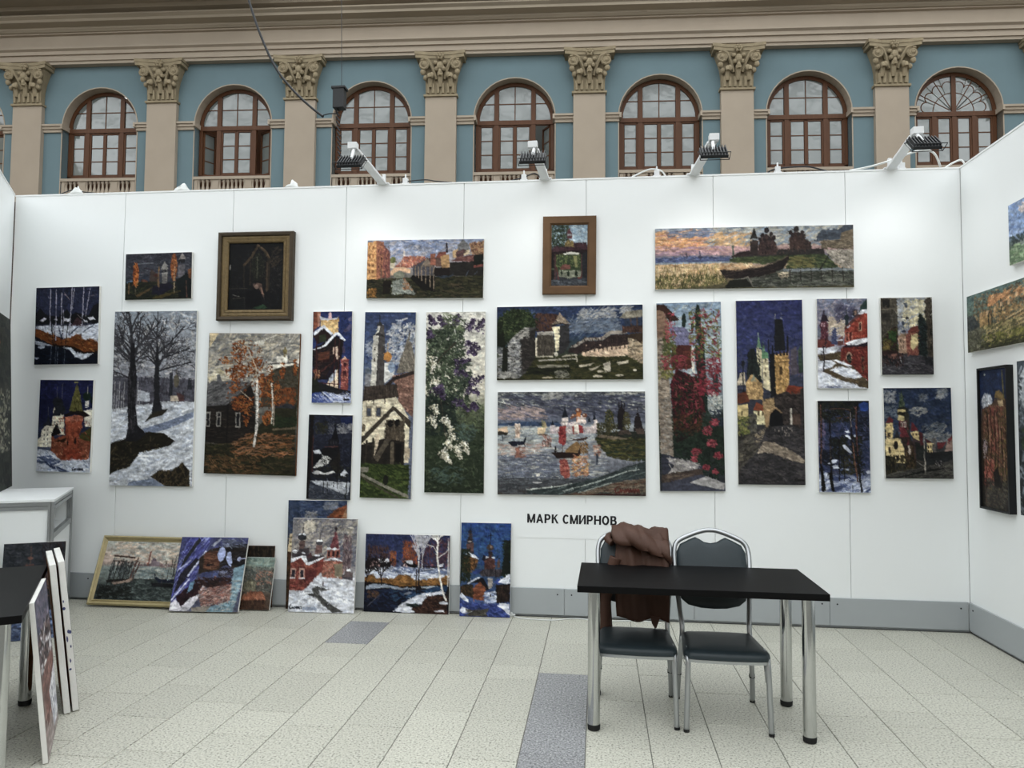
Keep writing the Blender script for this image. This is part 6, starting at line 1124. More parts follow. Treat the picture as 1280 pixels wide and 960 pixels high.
# floor pictures
def pic_lagoon(P):     # framed lagoon with gondolas
    P.g((95, 'aab0a8'), (180, 'c4b0a0'), (240, 'b8a094'), (260, '8c9894'), (460, '3c4440'))
    P.d('c4b4a4 a8aca4 d0b8a0 b0b0a8', 150, 98, 700, 240, 150, 60, 14, .05, .3).d('a0a8a4 8c9c9c b0aca0 74868a', 310, 245, 640, 350, 130, 50, 9, 0, .2)
    P.p('7c6a6c', 340, 240, 395, 235, 480, 225, 520, 250, 340, 250).l('945c50', 11, 403, 160, 401, 240).e('746470', 437, 215, 16, 20).p('84747c', 420, 215, 480, 220, 480, 250, 420, 248).d('9c8078 84686c', 480, 230, 720, 255, 40, 16, 8, 0, .3)
    P.p('3c4444', 90, 380, 330, 330, 480, 330, 720, 350, 720, 470, 85, 470).d('4c5856 2e3634 5c6864 38403c 6c7874', 90, 330, 720, 465, 260, 50, 10, 0, .3)
    P.l('4c342c', 10, 160, 190, 300, 198).l('4c342c', 7, 160, 222, 235, 224).d('4c5254 34383c', 150, 230, 320, 340, 60, 5, 60, 1.5, .05).l('6a4c44', 11, 325, 200, 300, 330).l('5c4038', 10, 340, 230, 318, 340)
    for x in (160, 190, 215, 255, 280): P.l('2c2826', 5, x+10, 225, x-15, 440)
    P.p('a08878', 180, 360, 240, 350, 320, 320, 310, 350, 200, 370).p('2a2622', 140, 345, 220, 335, 300, 330, 240, 350, 150, 362).d('1c1e1c 2a2c28', 110, 380, 330, 460, 70, 40, 10, .1, .3)
    P.p('20283e', 455, 290, 490, 325, 560, 330, 640, 320, 640, 350, 500, 350, 470, 325).p('242428', 450, 350, 600, 355, 600, 380, 460, 375).d('3a3634 5c4c40', 510, 210, 640, 330, 9, 4, 60, 1.5, .12).l('3c3a3c', 5, 585, 190, 585, 320)
def pic_bluesnow(P):   # wooden village house under blue snow, standing on its side
    P.g((65, '4a4e80'), (530, '5a5c70'))
    P.p('4c4f9c', 650, 68, 790, 68, 740, 300, 660, 480, 575, 525).d('5c60b0 7c80c0 44488c 9098c8 3c3c78', 590, 70, 780, 500, 190, 70, 9, -1.1, .12)
    P.p('34343a', 700, 100, 720, 70, 735, 90, 690, 170, 640, 260, 620, 320, 650, 200).p('302c38', 640, 300, 720, 200, 740, 210, 690, 320, 620, 420).l('c4c8e4', 12, 775, 155, 730, 240, 690, 310).l('c4c8e4', 8, 700, 330, 640, 420, 600, 480).l('aab0dc', 9, 690, 215, 620, 280)
    P.p('3c3028', 740, 200, 800, 140, 860, 130, 1050, 110, 1050, 240, 960, 260, 900, 240, 870, 270, 750, 300).d('1c1818 2a2420 14141a 3a3840', 880, 70, 1058, 240, 200, 44, 9, -.1, .3).d('5c6478 8890a8 4a4e60', 860, 80, 1000, 130, 40, 44, 7, .2, .3).p('9ca0b0', 800, 120, 850, 72, 860, 80, 820, 125)
    P.p('6a4030', 770, 170, 850, 150, 870, 260, 780, 270).d('7c4c38 4c2c24 885c40', 770, 160, 870, 270, 60, 50, 7, .05, .1).p('17141a', 790, 235, 830, 235, 830, 248, 790, 248)
    P.e('a4b0dc', 872, 175, 24, 44).p('a8b4de', 905, 165, 925, 155, 945, 210, 942, 250, 925, 240, 905, 205).e('b0b8dc', 985, 203, 12, 14).l('b0b8dc', 6, 990, 200, 1028, 198)
    P.p('4c5484', 770, 290, 830, 280, 830, 310, 770, 320).p('5c68a0', 840, 290, 870, 290, 860, 360, 835, 360).p('c08c80', 848, 310, 862, 310, 858, 350, 845, 350).p('5866a0', 870, 320, 895, 310, 890, 350, 872, 360).d('3c2620 54322a 2c1c1c', 760, 320, 960, 380, 120, 34, 9, .2, .4)
    P.d('241818 3a2824 8c94b4', 880, 260, 1000, 310, 60, 40, 7, -.4, .3)
    P.p('3a2028', 640, 440, 690, 390, 740, 330, 780, 400, 740, 450, 680, 500).p('6c94b0', 710, 350, 735, 340, 730, 390, 700, 420).d('4a2c30 301c24', 640, 400, 780, 490, 50, 34, 9, -1, .3)
    P.p('d8d4dc', 600, 490, 640, 455, 680, 500, 720, 450, 790, 410, 770, 450, 740, 500, 720, 525, 590, 522).p('e4e0e4', 770, 410, 790, 365, 800, 370, 790, 420)
    P.p('8c7068', 770, 400, 960, 360, 985, 460, 800, 490).d('9c5c4c 744038 c8a494 5c4a50 b88478 a89c9c', 780, 360, 985, 500, 230, 40, 6, -.3, .35)
    P.p('7c9cac', 960, 260, 1040, 230, 990, 525, 770, 525, 850, 495, 970, 460).d('6c8c9c 94acb4 587884 b4b0a8', 880, 330, 1010, 520, 110, 40, 8, -.2, .4).p('8c8478', 740, 500, 860, 490, 830, 525, 750, 525)
def pic_roofs(P):      # small town roofs
    P.g((190, '7c948c'), (240, '8a9484'), (270, '5c6460'), (510, '5a4030'))
    P.d('74908c 94a094 849488', 1000, 188, 1222, 250, 60, 30, 9, 0, .4).d('4c5450 6c6860 3a423c 8c7c6c 7c8078', 1000, 250, 1215, 400, 220, 16, 9, .4, .7).p('74705c', 1020, 360, 1065, 320, 1105, 350, 1100, 400, 1020, 400).d('8c866c 5c5848', 1020, 330, 1105, 400, 40, 7, 22, 1.5, .2).p('9c5c40', 1015, 430, 1060, 405, 1150, 400, 1190, 450, 1010, 455).d('b06c4c 844830 c08060', 1010, 405, 1185, 455, 60, 22, 7, .9, .3).p('54382a', 1005, 455, 1190, 455, 1185, 512, 1000, 508).d('684830 3c281e', 1005, 455, 1185, 510, 50, 6, 34, 1.5, .05).d('a8705c b88068', 1100, 270, 1210, 360, 30, 14, 9, .3, .4)
def pic_woods(P):
    P.g((110, '2a221c'), (500, '1c1814'))
    P.d('3a2c22 1a1614 4c3a2a 241c18 5c4430', 1000, 110, 1250, 500, 160, 10, 60, 1.5, .05)
def pic_orange(P):     # canvas behind the snow church: blue sky, orange roof
    P.g((60, '3a4a6a'), (300, '4a566e'), (600, '5c4838'), (880, '2c2a28'))
    P.d('2c4068 44567c 566480 3a4a6c', 90, 62, 520, 320, 150, 50, 16, .6, .7).d('8c8c8c a09c94 74788a', 200, 150, 280, 200, 30, 34, 14, 0, .7).d('70788a 80848c', 340, 80, 440, 130, 30, 40, 14, -.5, .5)
    P.p('8a4a2c', 370, 190, 420, 140, 515, 90, 520, 200).d('a05830 743c24', 380, 120, 515, 195, 40, 40, 10, -.5, .3).p('b0805c', 480, 190, 515, 110, 518, 195)
    P.p('dcc49c', 65, 450, 80, 320, 110, 310, 110, 440, 80, 470).rows('4a3c2c', (85, 98), (345, 380, 410), 7, 14).p('5a3c28', 55, 880, 65, 450, 120, 450, 120, 880).d('4a3420 6c4a30 34281f', 50, 460, 120, 870, 60, 12, 40, 1.5, .1).p('403a34', 100, 450, 520, 300, 520, 880, 100, 880)
def pic_snowchurch(P): # red church with snow-capped domes
    P.g((198, '7c7c82'), (400, '9c948c'), (560, '8a8484'), (640, 'ccccd2'), (910, 'd2d5de'))
    P.d('6c6c76 90888a a49c94 b0a698 7c7c86 b8ae9c', 120, 198, 605, 480, 260, 60, 18, -.5, .5).d('c0b4a0 ccc2b0', 180, 230, 260, 300, 40, 30, 18, -.4, .5).d('6a6c7c', 380, 380, 600, 560, 70, 50, 16, -.8, .5)
    P.d('6c5458 54424a 7c6668 8c7a78', 480, 330, 540, 600, 110, 12, 30, 1.5, .4)
    P.p('4c4448', 100, 450, 120, 430, 150, 460, 150, 375, 190, 375, 195, 430, 225, 420, 225, 490, 340, 480, 335, 560, 100, 500).e('3a3a40', 168, 345, 33, 26).p('dfe1e6', 138, 335, 150, 318, 180, 315, 202, 332, 185, 335, 168, 325).l('4a4448', 6, 175, 240, 172, 320).p('6c5450', 150, 375, 190, 372, 192, 430, 148, 440).e('4c4a50', 300, 385, 27, 22).p('dfe1e6', 275, 380, 285, 362, 315, 360, 326, 376).p('7c5c58', 275, 405, 322, 405, 322, 460, 270, 470).l('4a4448', 5, 303, 310, 303, 365)
    P.e('dfe1e6', 120, 455, 20, 14).e('d4d6de', 185, 465, 14, 6).e('d8dae2', 285, 482, 22, 9).p('5c3c40', 215, 500, 235, 455, 255, 500)
    P.p('7a3c44', 378, 430, 418, 290, 450, 430).d('8c4c50 64303a 9c6864', 385, 310, 448, 430, 40, 20, 7, 1.2, .4).l('5c3038', 9, 418, 265, 418, 300).e('3a3038', 418, 278, 12, 12).p('a45c4c', 360, 500, 362, 440, 455, 435, 458, 495).p('e0e2e8', 345, 432, 380, 418, 395, 430, 418, 415, 440, 430, 455, 425, 440, 438, 400, 436, 370, 438).rows('3a2428', (375, 408, 440), (468,), 16, 40)
    P.p('a8604c', 330, 530, 340, 520, 480, 525, 482, 650, 390, 650, 325, 630).d('b87460 944c40 c88c74 8c6c5c', 330, 525, 480, 645, 110, 26, 12, .8, .8).p('8c8068', 420, 550, 480, 535, 482, 640, 425, 645).p('e0e2e8', 325, 525, 390, 500, 440, 502, 485, 525, 400, 515)
    P.p('8c4238', 80, 745, 90, 545, 165, 500, 215, 560, 345, 490, 330, 600, 290, 640, 290, 720, 250, 750).d('a05444 743430 b46c58 642c2c', 85, 540, 295, 745, 150, 26, 12, .6, .8).p('e4e6ec', 92, 545, 92, 510, 175, 485, 205, 488, 222, 540, 350, 485, 330, 505, 225, 562, 210, 555, 165, 500)
    P.rows('c09484', (115, 180), (620,), 40, 80).rows('34303c', (115, 180), (622,), 24, 56).p('dcdee6', 90, 655, 130, 650, 130, 660, 90, 662).p('dcdee6', 158, 655, 205, 650, 205, 660, 158, 662).p('6a3030', 205, 600, 290, 600, 290, 720, 210, 745).d('7c3c38 8c4c40 5c2a2a', 85, 670, 290, 745, 60, 16, 20, 1.4, .4)
    P.p('d8dae2', 292, 645, 400, 655, 560, 680, 552, 910, 60, 900, 68, 770, 200, 750).d('e8eaef c0c6d4 d0d4de', 70, 650, 560, 900, 160, 50, 14, .2, .4).p('50504e', 215, 770, 275, 765, 260, 730, 300, 715, 395, 735, 320, 750, 310, 770, 400, 840, 500, 900, 420, 908, 360, 860, 300, 800).d('62625e 7c7c78 44444a', 270, 720, 480, 900, 60, 40, 9, .6, .3).p('5c4c50', 337, 715, 337, 680, 346, 672, 350, 715).p('a8b4cc', 200, 870, 300, 865, 310, 895, 200, 895).p('5c545c', 480, 620, 560, 640, 560, 665, 480, 650).e('dfe1e8', 528, 590, 18, 10).p('6c5c5c', 500, 600, 560, 605, 560, 640, 490, 640)
    P.sign('2a3038', 100, 875, 205, 6)
def pic_creek(P):      # spring creek with birches
    P.g((62, '2c3560'), (300, '3c466c'), (430, '5a6280'), (560, '2a2418'), (900, '14182a'))
    P.d('28325e 36427a 3e4a74 2a3460', 125, 65, 1000, 400, 200, 60, 20, .9, .7).d('4a3034 5c3c34 6a4434 3c2c3c', 130, 200, 350, 400, 170, 8, 50, 1.5, .25).d('8c4424 a8582c 6c3420 b8703c', 360, 250, 430, 400, 70, 8, 40, 1.5, .25).d('a04c28 b8602c 7c3820 8c4c34', 500, 150, 650, 390, 150, 8, 60, 1.5, .3).d('5a3440 6c3c44 48303c 7c4a4c', 680, 100, 1000, 400, 240, 10, 46, 1.4, .5)
    P.p('20181c', 110, 380, 190, 320, 250, 360, 360, 350, 360, 440, 110, 420).p('c49c98', 150, 430, 160, 380, 200, 345, 255, 380, 260, 440).d('a87c78 d0aca4', 160, 360, 255, 435, 26, 12, 12, 1.3, .5).p('dfe1ea', 240, 330, 350, 325, 360, 360, 260, 370).p('1c161a', 255, 375, 375, 365, 375, 430, 265, 440).p('1c161c', 490, 400, 520, 350, 560, 345, 650, 385, 650, 420, 500, 430).p('d0b0ac', 500, 425, 505, 385, 525, 365, 550, 400, 548, 430).p('e0e2ea', 520, 345, 600, 335, 605, 385, 560, 375).rows('241c20', (523,), (402,), 9, 30).p('2c2028', 690, 395, 820, 390, 930, 400, 930, 440, 690, 430).p('d4d6e0', 860, 380, 920, 362, 915, 395, 880, 400)
    P.p('c8cedc', 100, 440, 380, 410, 700, 420, 985, 440, 985, 560, 95, 550).d('e0e4ec aab4cc 8c98b8 d4d9e4', 100, 415, 980, 530, 150, 70, 14, .05, .3).d('5a6c98 6c7ca4', 380, 410, 980, 470, 60, 80, 9, .1, .2)
    P.p('8c5c28', 95, 530, 180, 500, 230, 540, 400, 540, 480, 490, 560, 500, 650, 560, 760, 530, 900, 520, 980, 480, 978, 590, 700, 600, 480, 615, 300, 580, 95, 580).d('a06c30 744a20 5c3c1c b07c40 8c6830', 100, 490, 980, 600, 170, 40, 14, .2, .5)
    P.p('16161c', 100, 580, 300, 580, 480, 612, 700, 600, 970, 580, 970, 600, 700, 625, 640, 650, 480, 640, 100, 620).p('98a4b4', 120, 620, 200, 590, 300, 595, 480, 625, 640, 625, 640, 645, 480, 650, 320, 630, 120, 655).p('a4b0bc', 690, 615, 820, 595, 880, 600, 760, 630)
    P.p('181e34', 90, 660, 320, 640, 640, 655, 720, 640, 970, 590, 960, 690, 640, 720, 420, 870, 75, 870).d('20284a 141828 2a3c64 182038', 85, 650, 700, 860, 180, 60, 16, .1, .5).p('28466c', 690, 650, 820, 610, 970, 590, 960, 650, 760, 670).d('34547c 24406a 3c6488', 370, 640, 960, 760, 70, 50, 14, -.2, .3).p('7c8494', 510, 700, 560, 665, 605, 670, 560, 700).d('6c4c34 5c4030', 140, 670, 260, 740, 40, 20, 14, 1, .6).l('5a5c6c', 8, 140, 830, 270, 700)
    P.p('d6dae6', 410, 875, 520, 780, 640, 710, 760, 670, 900, 650, 960, 670, 850, 690, 740, 730, 720, 780, 560, 800, 640, 850, 680, 870, 560, 885).d('eceff4 b4bcd0', 440, 670, 800, 870, 70, 50, 12, -.4, .3).p('3a241c', 720, 770, 760, 720, 860, 690, 965, 690, 968, 905, 690, 900, 600, 840, 720, 810).d('54342a 2c1c1a 6c4434 402a20', 620, 690, 965, 900, 150, 40, 14, .1, .4).e('d0d4de', 930, 770, 50, 16).p('d8dae4', 830, 855, 935, 838, 938, 862, 840, 865).d('2a3a38', 560, 790, 660, 820, 16, 40, 12, 0, .2)
    P.t('b4b4c0', 665, 430, 1.62, 190, 10, 3, .25, .1).t('b8b8c0', 700, 420, 1.55, 180, 9, 3, .25, .1)
    P.l('c4c0c0', 12, 640, 100, 665, 250, 665, 440).l('c4c0c0', 9, 710, 110, 700, 380).l('2a2024', 13, 668, 430, 672, 620).l('2a2024', 11, 645, 430, 648, 680).l('e0dcd4', 20, 855, 100, 855, 300, 880, 470, 915, 640, 950, 740).l('d0ccc4', 9, 855, 260, 820, 190, 750, 170).l('d0ccc4', 8, 870, 300, 960, 230).l('c4c0bc', 9, 968, 100, 970, 600).l('b4aca8', 5, 850, 170, 900, 110)
    P.t('221a1c', 285, 600, 1.7, 140, 14, 3, .5, .1).t('221a1c', 120, 620, 1.5, 140, 10, 3, .4, .1).t('e0dcd4', 850, 200, 1.5, 80, 7, 3, .5, .1)
def pic_woodchurch(P): # wooden chapels under deep blue sky
    P.g((60, '2a4a94'), (250, '2f5a90'), (450, '34567c'), (900, '4a5c9c'))
    P.d('244490 34589c 2c5088 3a6494', 80, 62, 530, 450, 190, 50, 20, .9, .7)
    P.p('2a2a34', 130, 340, 135, 250, 150, 150, 165, 150, 180, 250, 190, 340).d('4a3a3c 5c4a48 342a30', 130, 150, 190, 330, 60, 26, 7, .2, .3).e('32303c', 155, 148, 18, 16).l('2a2a34', 5, 160, 80, 158, 140).p('6a4a48', 125, 260, 190, 250, 185, 320, 130, 320).e('b8a8a4', 155, 235, 18, 6)
    P.p('6a4424', 95, 420, 110, 360, 170, 360, 230, 395, 210, 470, 150, 520, 95, 510).d('8c5c2c 54361c a06c34 3c2c1c', 95, 370, 225, 510, 90, 30, 12, 1.2, .6).p('dfe3ee', 120, 345, 150, 330, 200, 355, 245, 390, 200, 380, 150, 365).d('242c1c 323c20 1c2418', 75, 300, 160, 600, 130, 30, 14, 1.2, .6)
    P.l('20222c', 8, 340, 160, 340, 260).l('20222c', 6, 320, 180, 360, 175).e('4a3c38', 337, 285, 32, 30).e('8c7468', 345, 280, 12, 14).p('3a3034', 318, 320, 358, 320, 362, 360, 318, 365).p('50302c', 290, 480, 290, 400, 340, 350, 380, 400, 385, 480).d('6a4038 402628 7c5048', 290, 370, 385, 480, 50, 20, 9, 1.3, .4).p('d4d8e4', 285, 375, 305, 358, 330, 370, 300, 385).p('ccd2e0', 345, 370, 380, 365, 378, 385).p('24243a', 265, 400, 275, 355, 300, 360, 285, 410).p('6c5048', 395, 470, 405, 400, 425, 380, 425, 460).l('20222c', 7, 400, 370, 425, 385)
    P.p('453e44', 245, 510, 280, 480, 450, 475, 470, 520, 420, 545, 270, 545).d('5a5258 302a32', 250, 480, 465, 545, 70, 7, 34, 1.6, .1).p('34498c', 180, 510, 220, 485, 270, 480, 250, 515, 200, 530)
    P.d('1c2a20 283820 22301c 141c18', 460, 220, 520, 540, 190, 40, 12, .1, .5).p('18221c', 480, 260, 490, 210, 500, 260, 515, 500, 440, 520)
    P.p('1c1c22', 130, 610, 240, 550, 280, 560, 340, 650, 310, 670, 250, 600).p('8a4a2c', 190, 740, 195, 650, 250, 590, 300, 660, 290, 760).d('a05c38 6c3824 7c4430', 195, 620, 295, 750, 80, 40, 8, .1, .3).l('c8cede', 14, 150, 610, 200, 575, 245, 555).p('463424', 80, 640, 180, 620, 195, 740, 80, 700).d('5c4028 342a1c 2a2a18', 75, 580, 200, 720, 70, 30, 12, .6, .8).p('a09890', 320, 560, 365, 560, 360, 640, 330, 650)
    P.p('4058a8', 370, 600, 410, 560, 440, 570, 420, 615).p('dfe3ee', 415, 590, 440, 560, 480, 545, 500, 518, 520, 520, 518, 600, 470, 605).p('2c201c', 390, 620, 520, 605, 515, 760, 400, 775).d('3c2a24 1c1614 4a342c', 395, 620, 515, 765, 70, 10, 40, 1.5, .1)
    P.p('c8d0e4', 295, 690, 390, 670, 402, 760, 360, 790, 295, 785).d('e2e6f0 98a6c8 5870a8', 295, 680, 400, 785, 30, 40, 10, 0, .3).p('241c24', 340, 695, 352, 695, 352, 722, 342, 722)
    P.p('3a4c94', 70, 760, 140, 780, 300, 790, 400, 790, 480, 850, 515, 905, 65, 895).d('4a5ca8 2c3c7c 5a6cb4 344488', 70, 760, 510, 895, 130, 50, 14, .3, .4).p('d4d9e8', 65, 720, 90, 690, 150, 750, 155, 775, 110, 760).p('d8dcea', 70, 850, 100, 815, 190, 850, 180, 870, 100, 875).p('dde0ec', 410, 800, 430, 775, 515, 780, 518, 880, 460, 830).p('545048', 190, 850, 300, 830, 340, 820, 300, 870, 330, 895, 120, 895, 150, 880).d('6a6454 44423c', 140, 840, 320, 895, 40, 40, 9, 0, .3)
def pic_nightchurch(P):
    P.g((60, '3c4048'), (180, '32363e'), (330, '2c2c30'), (470, '46506c'))
    P.d('343840 44484e 2a2e36', 10, 60, 265, 200, 120, 40, 14, .4, .7).l('5c4a44', 5, 122, 70, 122, 150).e('7a5448', 120, 125, 12, 7).p('6a4a44', 105, 150, 138, 150, 138, 190, 105, 190).d('2c2426 3a2a2c', 170, 50, 262, 240, 80, 5, 50, 1.3, .35).d('6a4a40 84604c', 60, 200, 240, 300, 60, 14, 14, 1, .6).d('5c74a4 4a5c84 8494b4', 20, 360, 262, 480, 110, 40, 12, .1, .3)
def pic_pinkfoil(P):   # canvas seen at a slant: snowy pinkish scene
    P.g((200, '5a5a70'), (450, '7a6c74'), (600, '8a6a62'), (950, 'b0a4a0'))
    P.d('4c5068 6c6a80 84788a', 120, 200, 260, 420, 120, 30, 16, .9, .7).d('c8c8cc 5c4448 8c7470 3c343c', 130, 380, 250, 560, 110, 24, 12, .6, .8).p('dcdad8', 150, 530, 175, 535, 215, 580, 200, 585, 160, 560).d('8c5c54 a0746a 744a44', 140, 560, 250, 800, 140, 30, 14, .8, .7).p('d4d4d8', 200, 900, 180, 700, 250, 640, 250, 900).d('e0e0e2 a8a8b4', 150, 720, 250, 940, 60, 40, 12, 1.1, .4)
def pic_meadowdark(P):
    P.g((60, '2a2e2c'), (950, '23282a'))
    P.d('34382f 1c2022 3c443c 4a4a40', 0, 65, 60, 950, 200, 14, 30, 1.2, .6).d('c4c0a4 a8a890 8c8c80', 0, 440, 50, 760, 70, 6, 8, .8, .9).e('b05030', 4, 215, 8, 14)
# ------------------------------------------------------------------ pictures on the back wall
hang(((45.4, 359.4), (124, 358), (122.9, 455.2), (42.9, 455.6)), (60, 70, 705, 845), pic_river, 'dark winter river painting with birches, brown bank and snow, above the red tower picture')
hang(((50.8, 474.1), (116.9, 475.5), (112.6, 590.2), (45.1, 589.5)), (80, 68, 560, 890), pic_redtower, 'red brick gate tower and white church in snow, hung over the display counter')
hang(((143.5, 389), (247, 388.6), (239.6, 608), (136.8, 607)), (35, 36, 465, 930), pic_oaks, 'tall painting of two bare dark trees in melting grey snow', edge='gesso')
hang(((157, 317.3), (240, 315.2), (239.6, 374), (156.7, 374.3)), (142, 140, 1138, 830), pic_poplars, 'small dark evening painting with orange poplars and pointed grey towers')
hang(((274.2, 290.6), (367.6, 290.6), (366.9, 401.3), (272.5, 400.6)), (165, 170, 682, 800), pic_chapel, 'nearly black gothic portal picture in a wide dark gilt frame', th=.02, frame=(.088, M['oldgold'], .045, 'ornate'))
hang(((260.5, 415.7), (375.7, 417.7), (368.9, 595), (255.7, 591.5)), (48, 40, 615, 918), pic_autumn, 'autumn painting of an orange birch beside a dark log house', edge='rawback')
hang(((391.5, 389.2), (440, 389.2), (439.2, 503.6), (389.5, 503.6)), (78, 68, 440, 912), pic_porch, 'narrow painting of a wooden porch staircase with snowy roof and blue sky')
hang(((386.6, 518), (442, 519), (437.3, 624.4), (382.3, 624)), (68, 65, 508, 914), pic_darkspire, 'dark painting of a spired tower above a snowy slope with footbridge')
hang(((456.8, 389.6), (521.3, 390.4), (512.7, 623.2), (449, 622.4)), (42, 37, 288, 933), pic_belltower, 'tall narrow painting of a white bell tower and covered wooden staircase')
hang(((459, 299.6), (605.3, 299.2), (603.8, 372.6), (458.3, 373)), (68, 74, 1206, 646), pic_venice, 'canal painting with orange houses, small arched bridge and wooden landing stage')
hang(((533.5, 390), (607.8, 389.5), (604, 616), (529.5, 616)), (30, 24, 328, 928), pic_lilac, 'tall painting of purple and white lilac blossom on a pale ground')
hang(((678.6, 271.3), (745.8, 270), (744.6, 367.9), (678.4, 368.1)), (160, 172, 528, 782), pic_gate, 'small garden gate picture in a flat brown oak frame', th=.016, frame=(.068, M['wood'], .03, 'plain'))
hang(((621, 384.2), (803.6, 379.8), (803.9, 474.3), (621, 475.1)), (58, 66, 1227, 657), pic_fortress, 'wide painting of an old fortress wall with pointed tower and grass')
hang(((621.9, 489.6), (806.4, 489.2), (807.7, 620.2), (621.9, 617.8)), (62, 60, 1225, 872), pic_harbour, 'painting of red-sailed boats reflected in grey water before white churches')
hang(((819.4, 287), (1066.6, 279.4), (1067.7, 358.3), (818.3, 362.5)), (42, 64, 1238, 436), pic_kizhi, 'very wide sunset painting with a beached rowing boat and wooden domed churches')
hang(((820.5, 379.3), (901.4, 376.6), (906.4, 613.9), (824.7, 613.9)), (38, 30, 350, 922), pic_vine, 'tall painting of red creeper flowers against a stone house')
hang(((919.7, 375.8), (1002.9, 374.5), (1006.8, 606.2), (922.8, 605.7)), (36, 36, 360, 929), pic_bridge, 'tall painting of bridge towers lit golden under a violet blue sky')
hang(((1021, 373.3), (1084, 373), (1085.3, 485.3), (1022, 485.7)), (72, 54, 545, 896), pic_redstreet, 'painting of a snowy lane beside a red church under grey clouds')
hang(((1022, 500.7), (1086.4, 500.7), (1088.3, 615.6), (1023.6, 615.6)), (66, 50, 550, 912), pic_bluewood, 'dark blue painting of pine trunks in snowy woodland')
hang(((1100.2, 372.2), (1164.6, 371.2), (1167.6, 468.4), (1102.5, 468.4)), (80, 66, 635, 895), pic_alley, 'brown painting of a narrow town street with hanging lamp and cloudy sky')
hang(((1103.9, 484.8), (1188.8, 484.5), (1191.9, 598.3), (1106.8, 598.3)), (69, 64, 697, 903), pic_artnouveau, 'painting of a cream corner mansion with green spire under blue clouds')
# ------------------------------------------------------------------ pictures on the right wall
def rw(px, py, th=.03): return wx(px, py, XR-th)
a = rw(1259.5, 257.5); b_ = rw(1263, 331.8)
hang_right((a.y+b_.y)/2, (a.y+b_.y)/2-.8, b_.z, a.z, (270, 60, 560, 425), pic_meadow, 'light painting of blue sky over a pale green meadow, topmost on the side wall')
a = rw(1208.3, 371.1); b_ = rw(1210.5, 441)
hang_right((a.y+b_.y)/2, (a.y+b_.y)/2-.98, b_.z, a.z, (38, 560, 640, 920), pic_hilltown, 'ochre painting of a sunlit hill town with stone terraces')
a = rw(1220, 461, .045); b_ = rw(1225.4, 635, .045); c = rw(1259.5, 456.7, .045)
hang_right((a.y+b_.y)/2, c.y+.02, b_.z, a.z, (50, 70, 240, 890), pic_cliff, 'tall narrow red cliff painting in a thin black box frame', th=.03, frame=(.014, M['blackframe'], .045, 'box'))
a = rw(1271.3, 451.4); b_ = rw(1276, 643.6)
hang_right((a.y+b_.y)/2, (a.y+b_.y)/2-.42, b_.z, a.z, (288, 30, 420, 930), pic_waterfall, 'tall grey mountain stream painting beside the black framed cliff picture')
# ------------------------------------------------------------------ pictures standing on the floor against the back wall
lean(((128.5, 672.6), (246, 675), (236, 763.5), (103.5, 759)), (85, 95, 700, 465), pic_lagoon, 'lagoon painting with gondolas in a pale gilt frame, leaning on the wall', top_y=D-.05, th=.014, frame=(.045, M['goldframe'], .022, 'gilt'))
lean(((310, 682.7), (348.5, 682.3), (340, 759.5), (298, 759.5)), (1000, 110, 1250, 500), pic_woods, 'dark brown board standing behind the small roofscape', th=.012, top_y=D-.02, edge='rawback')
lean(((306, 698), (343.4, 698), (336.7, 764), (297, 763.6)), (1000, 188, 1222, 512), pic_roofs, 'small painting of brown town roofs under a green sky', top_y=D-.06, th=.018)
lean(((227, 673.8), (310, 673.2), (297, 766.6), (210.8, 767)), (610, 66, 1025, 526), pic_bluesnow, 'violet blue snow painting turned on its side, leaning before the gilt frame', top_y=D-.115, th=.022)
lean(((364.7, 625), (436.3, 625.8), (432, 761.7), (355.8, 761.7)), (60, 60, 520, 880), pic_orange, 'half hidden painting of blue sky and orange roof behind the snow church')
lean(((370, 648), (450.8, 649.7), (442, 767), (359.7, 765.8)), (90, 200, 580, 910), pic_snowchurch, 'painting of a pink church with snow-capped domes, signed, leaning on another canvas', top_y=D-.085)
lean(((460.3, 667.4), (565.4, 669.3), (561.2, 768.4), (454, 764.8)), (100, 66, 988, 890), pic_creek, 'painting of a thawing creek with birches and small houses, leaning on the wall')
lean(((577, 653.4), (639.5, 654.6), (637.4, 772.3), (574.1, 770.9)), (72, 62, 524, 902), pic_woodchurch, 'painting of wooden chapels in snow under a deep blue sky, leaning on the wall')

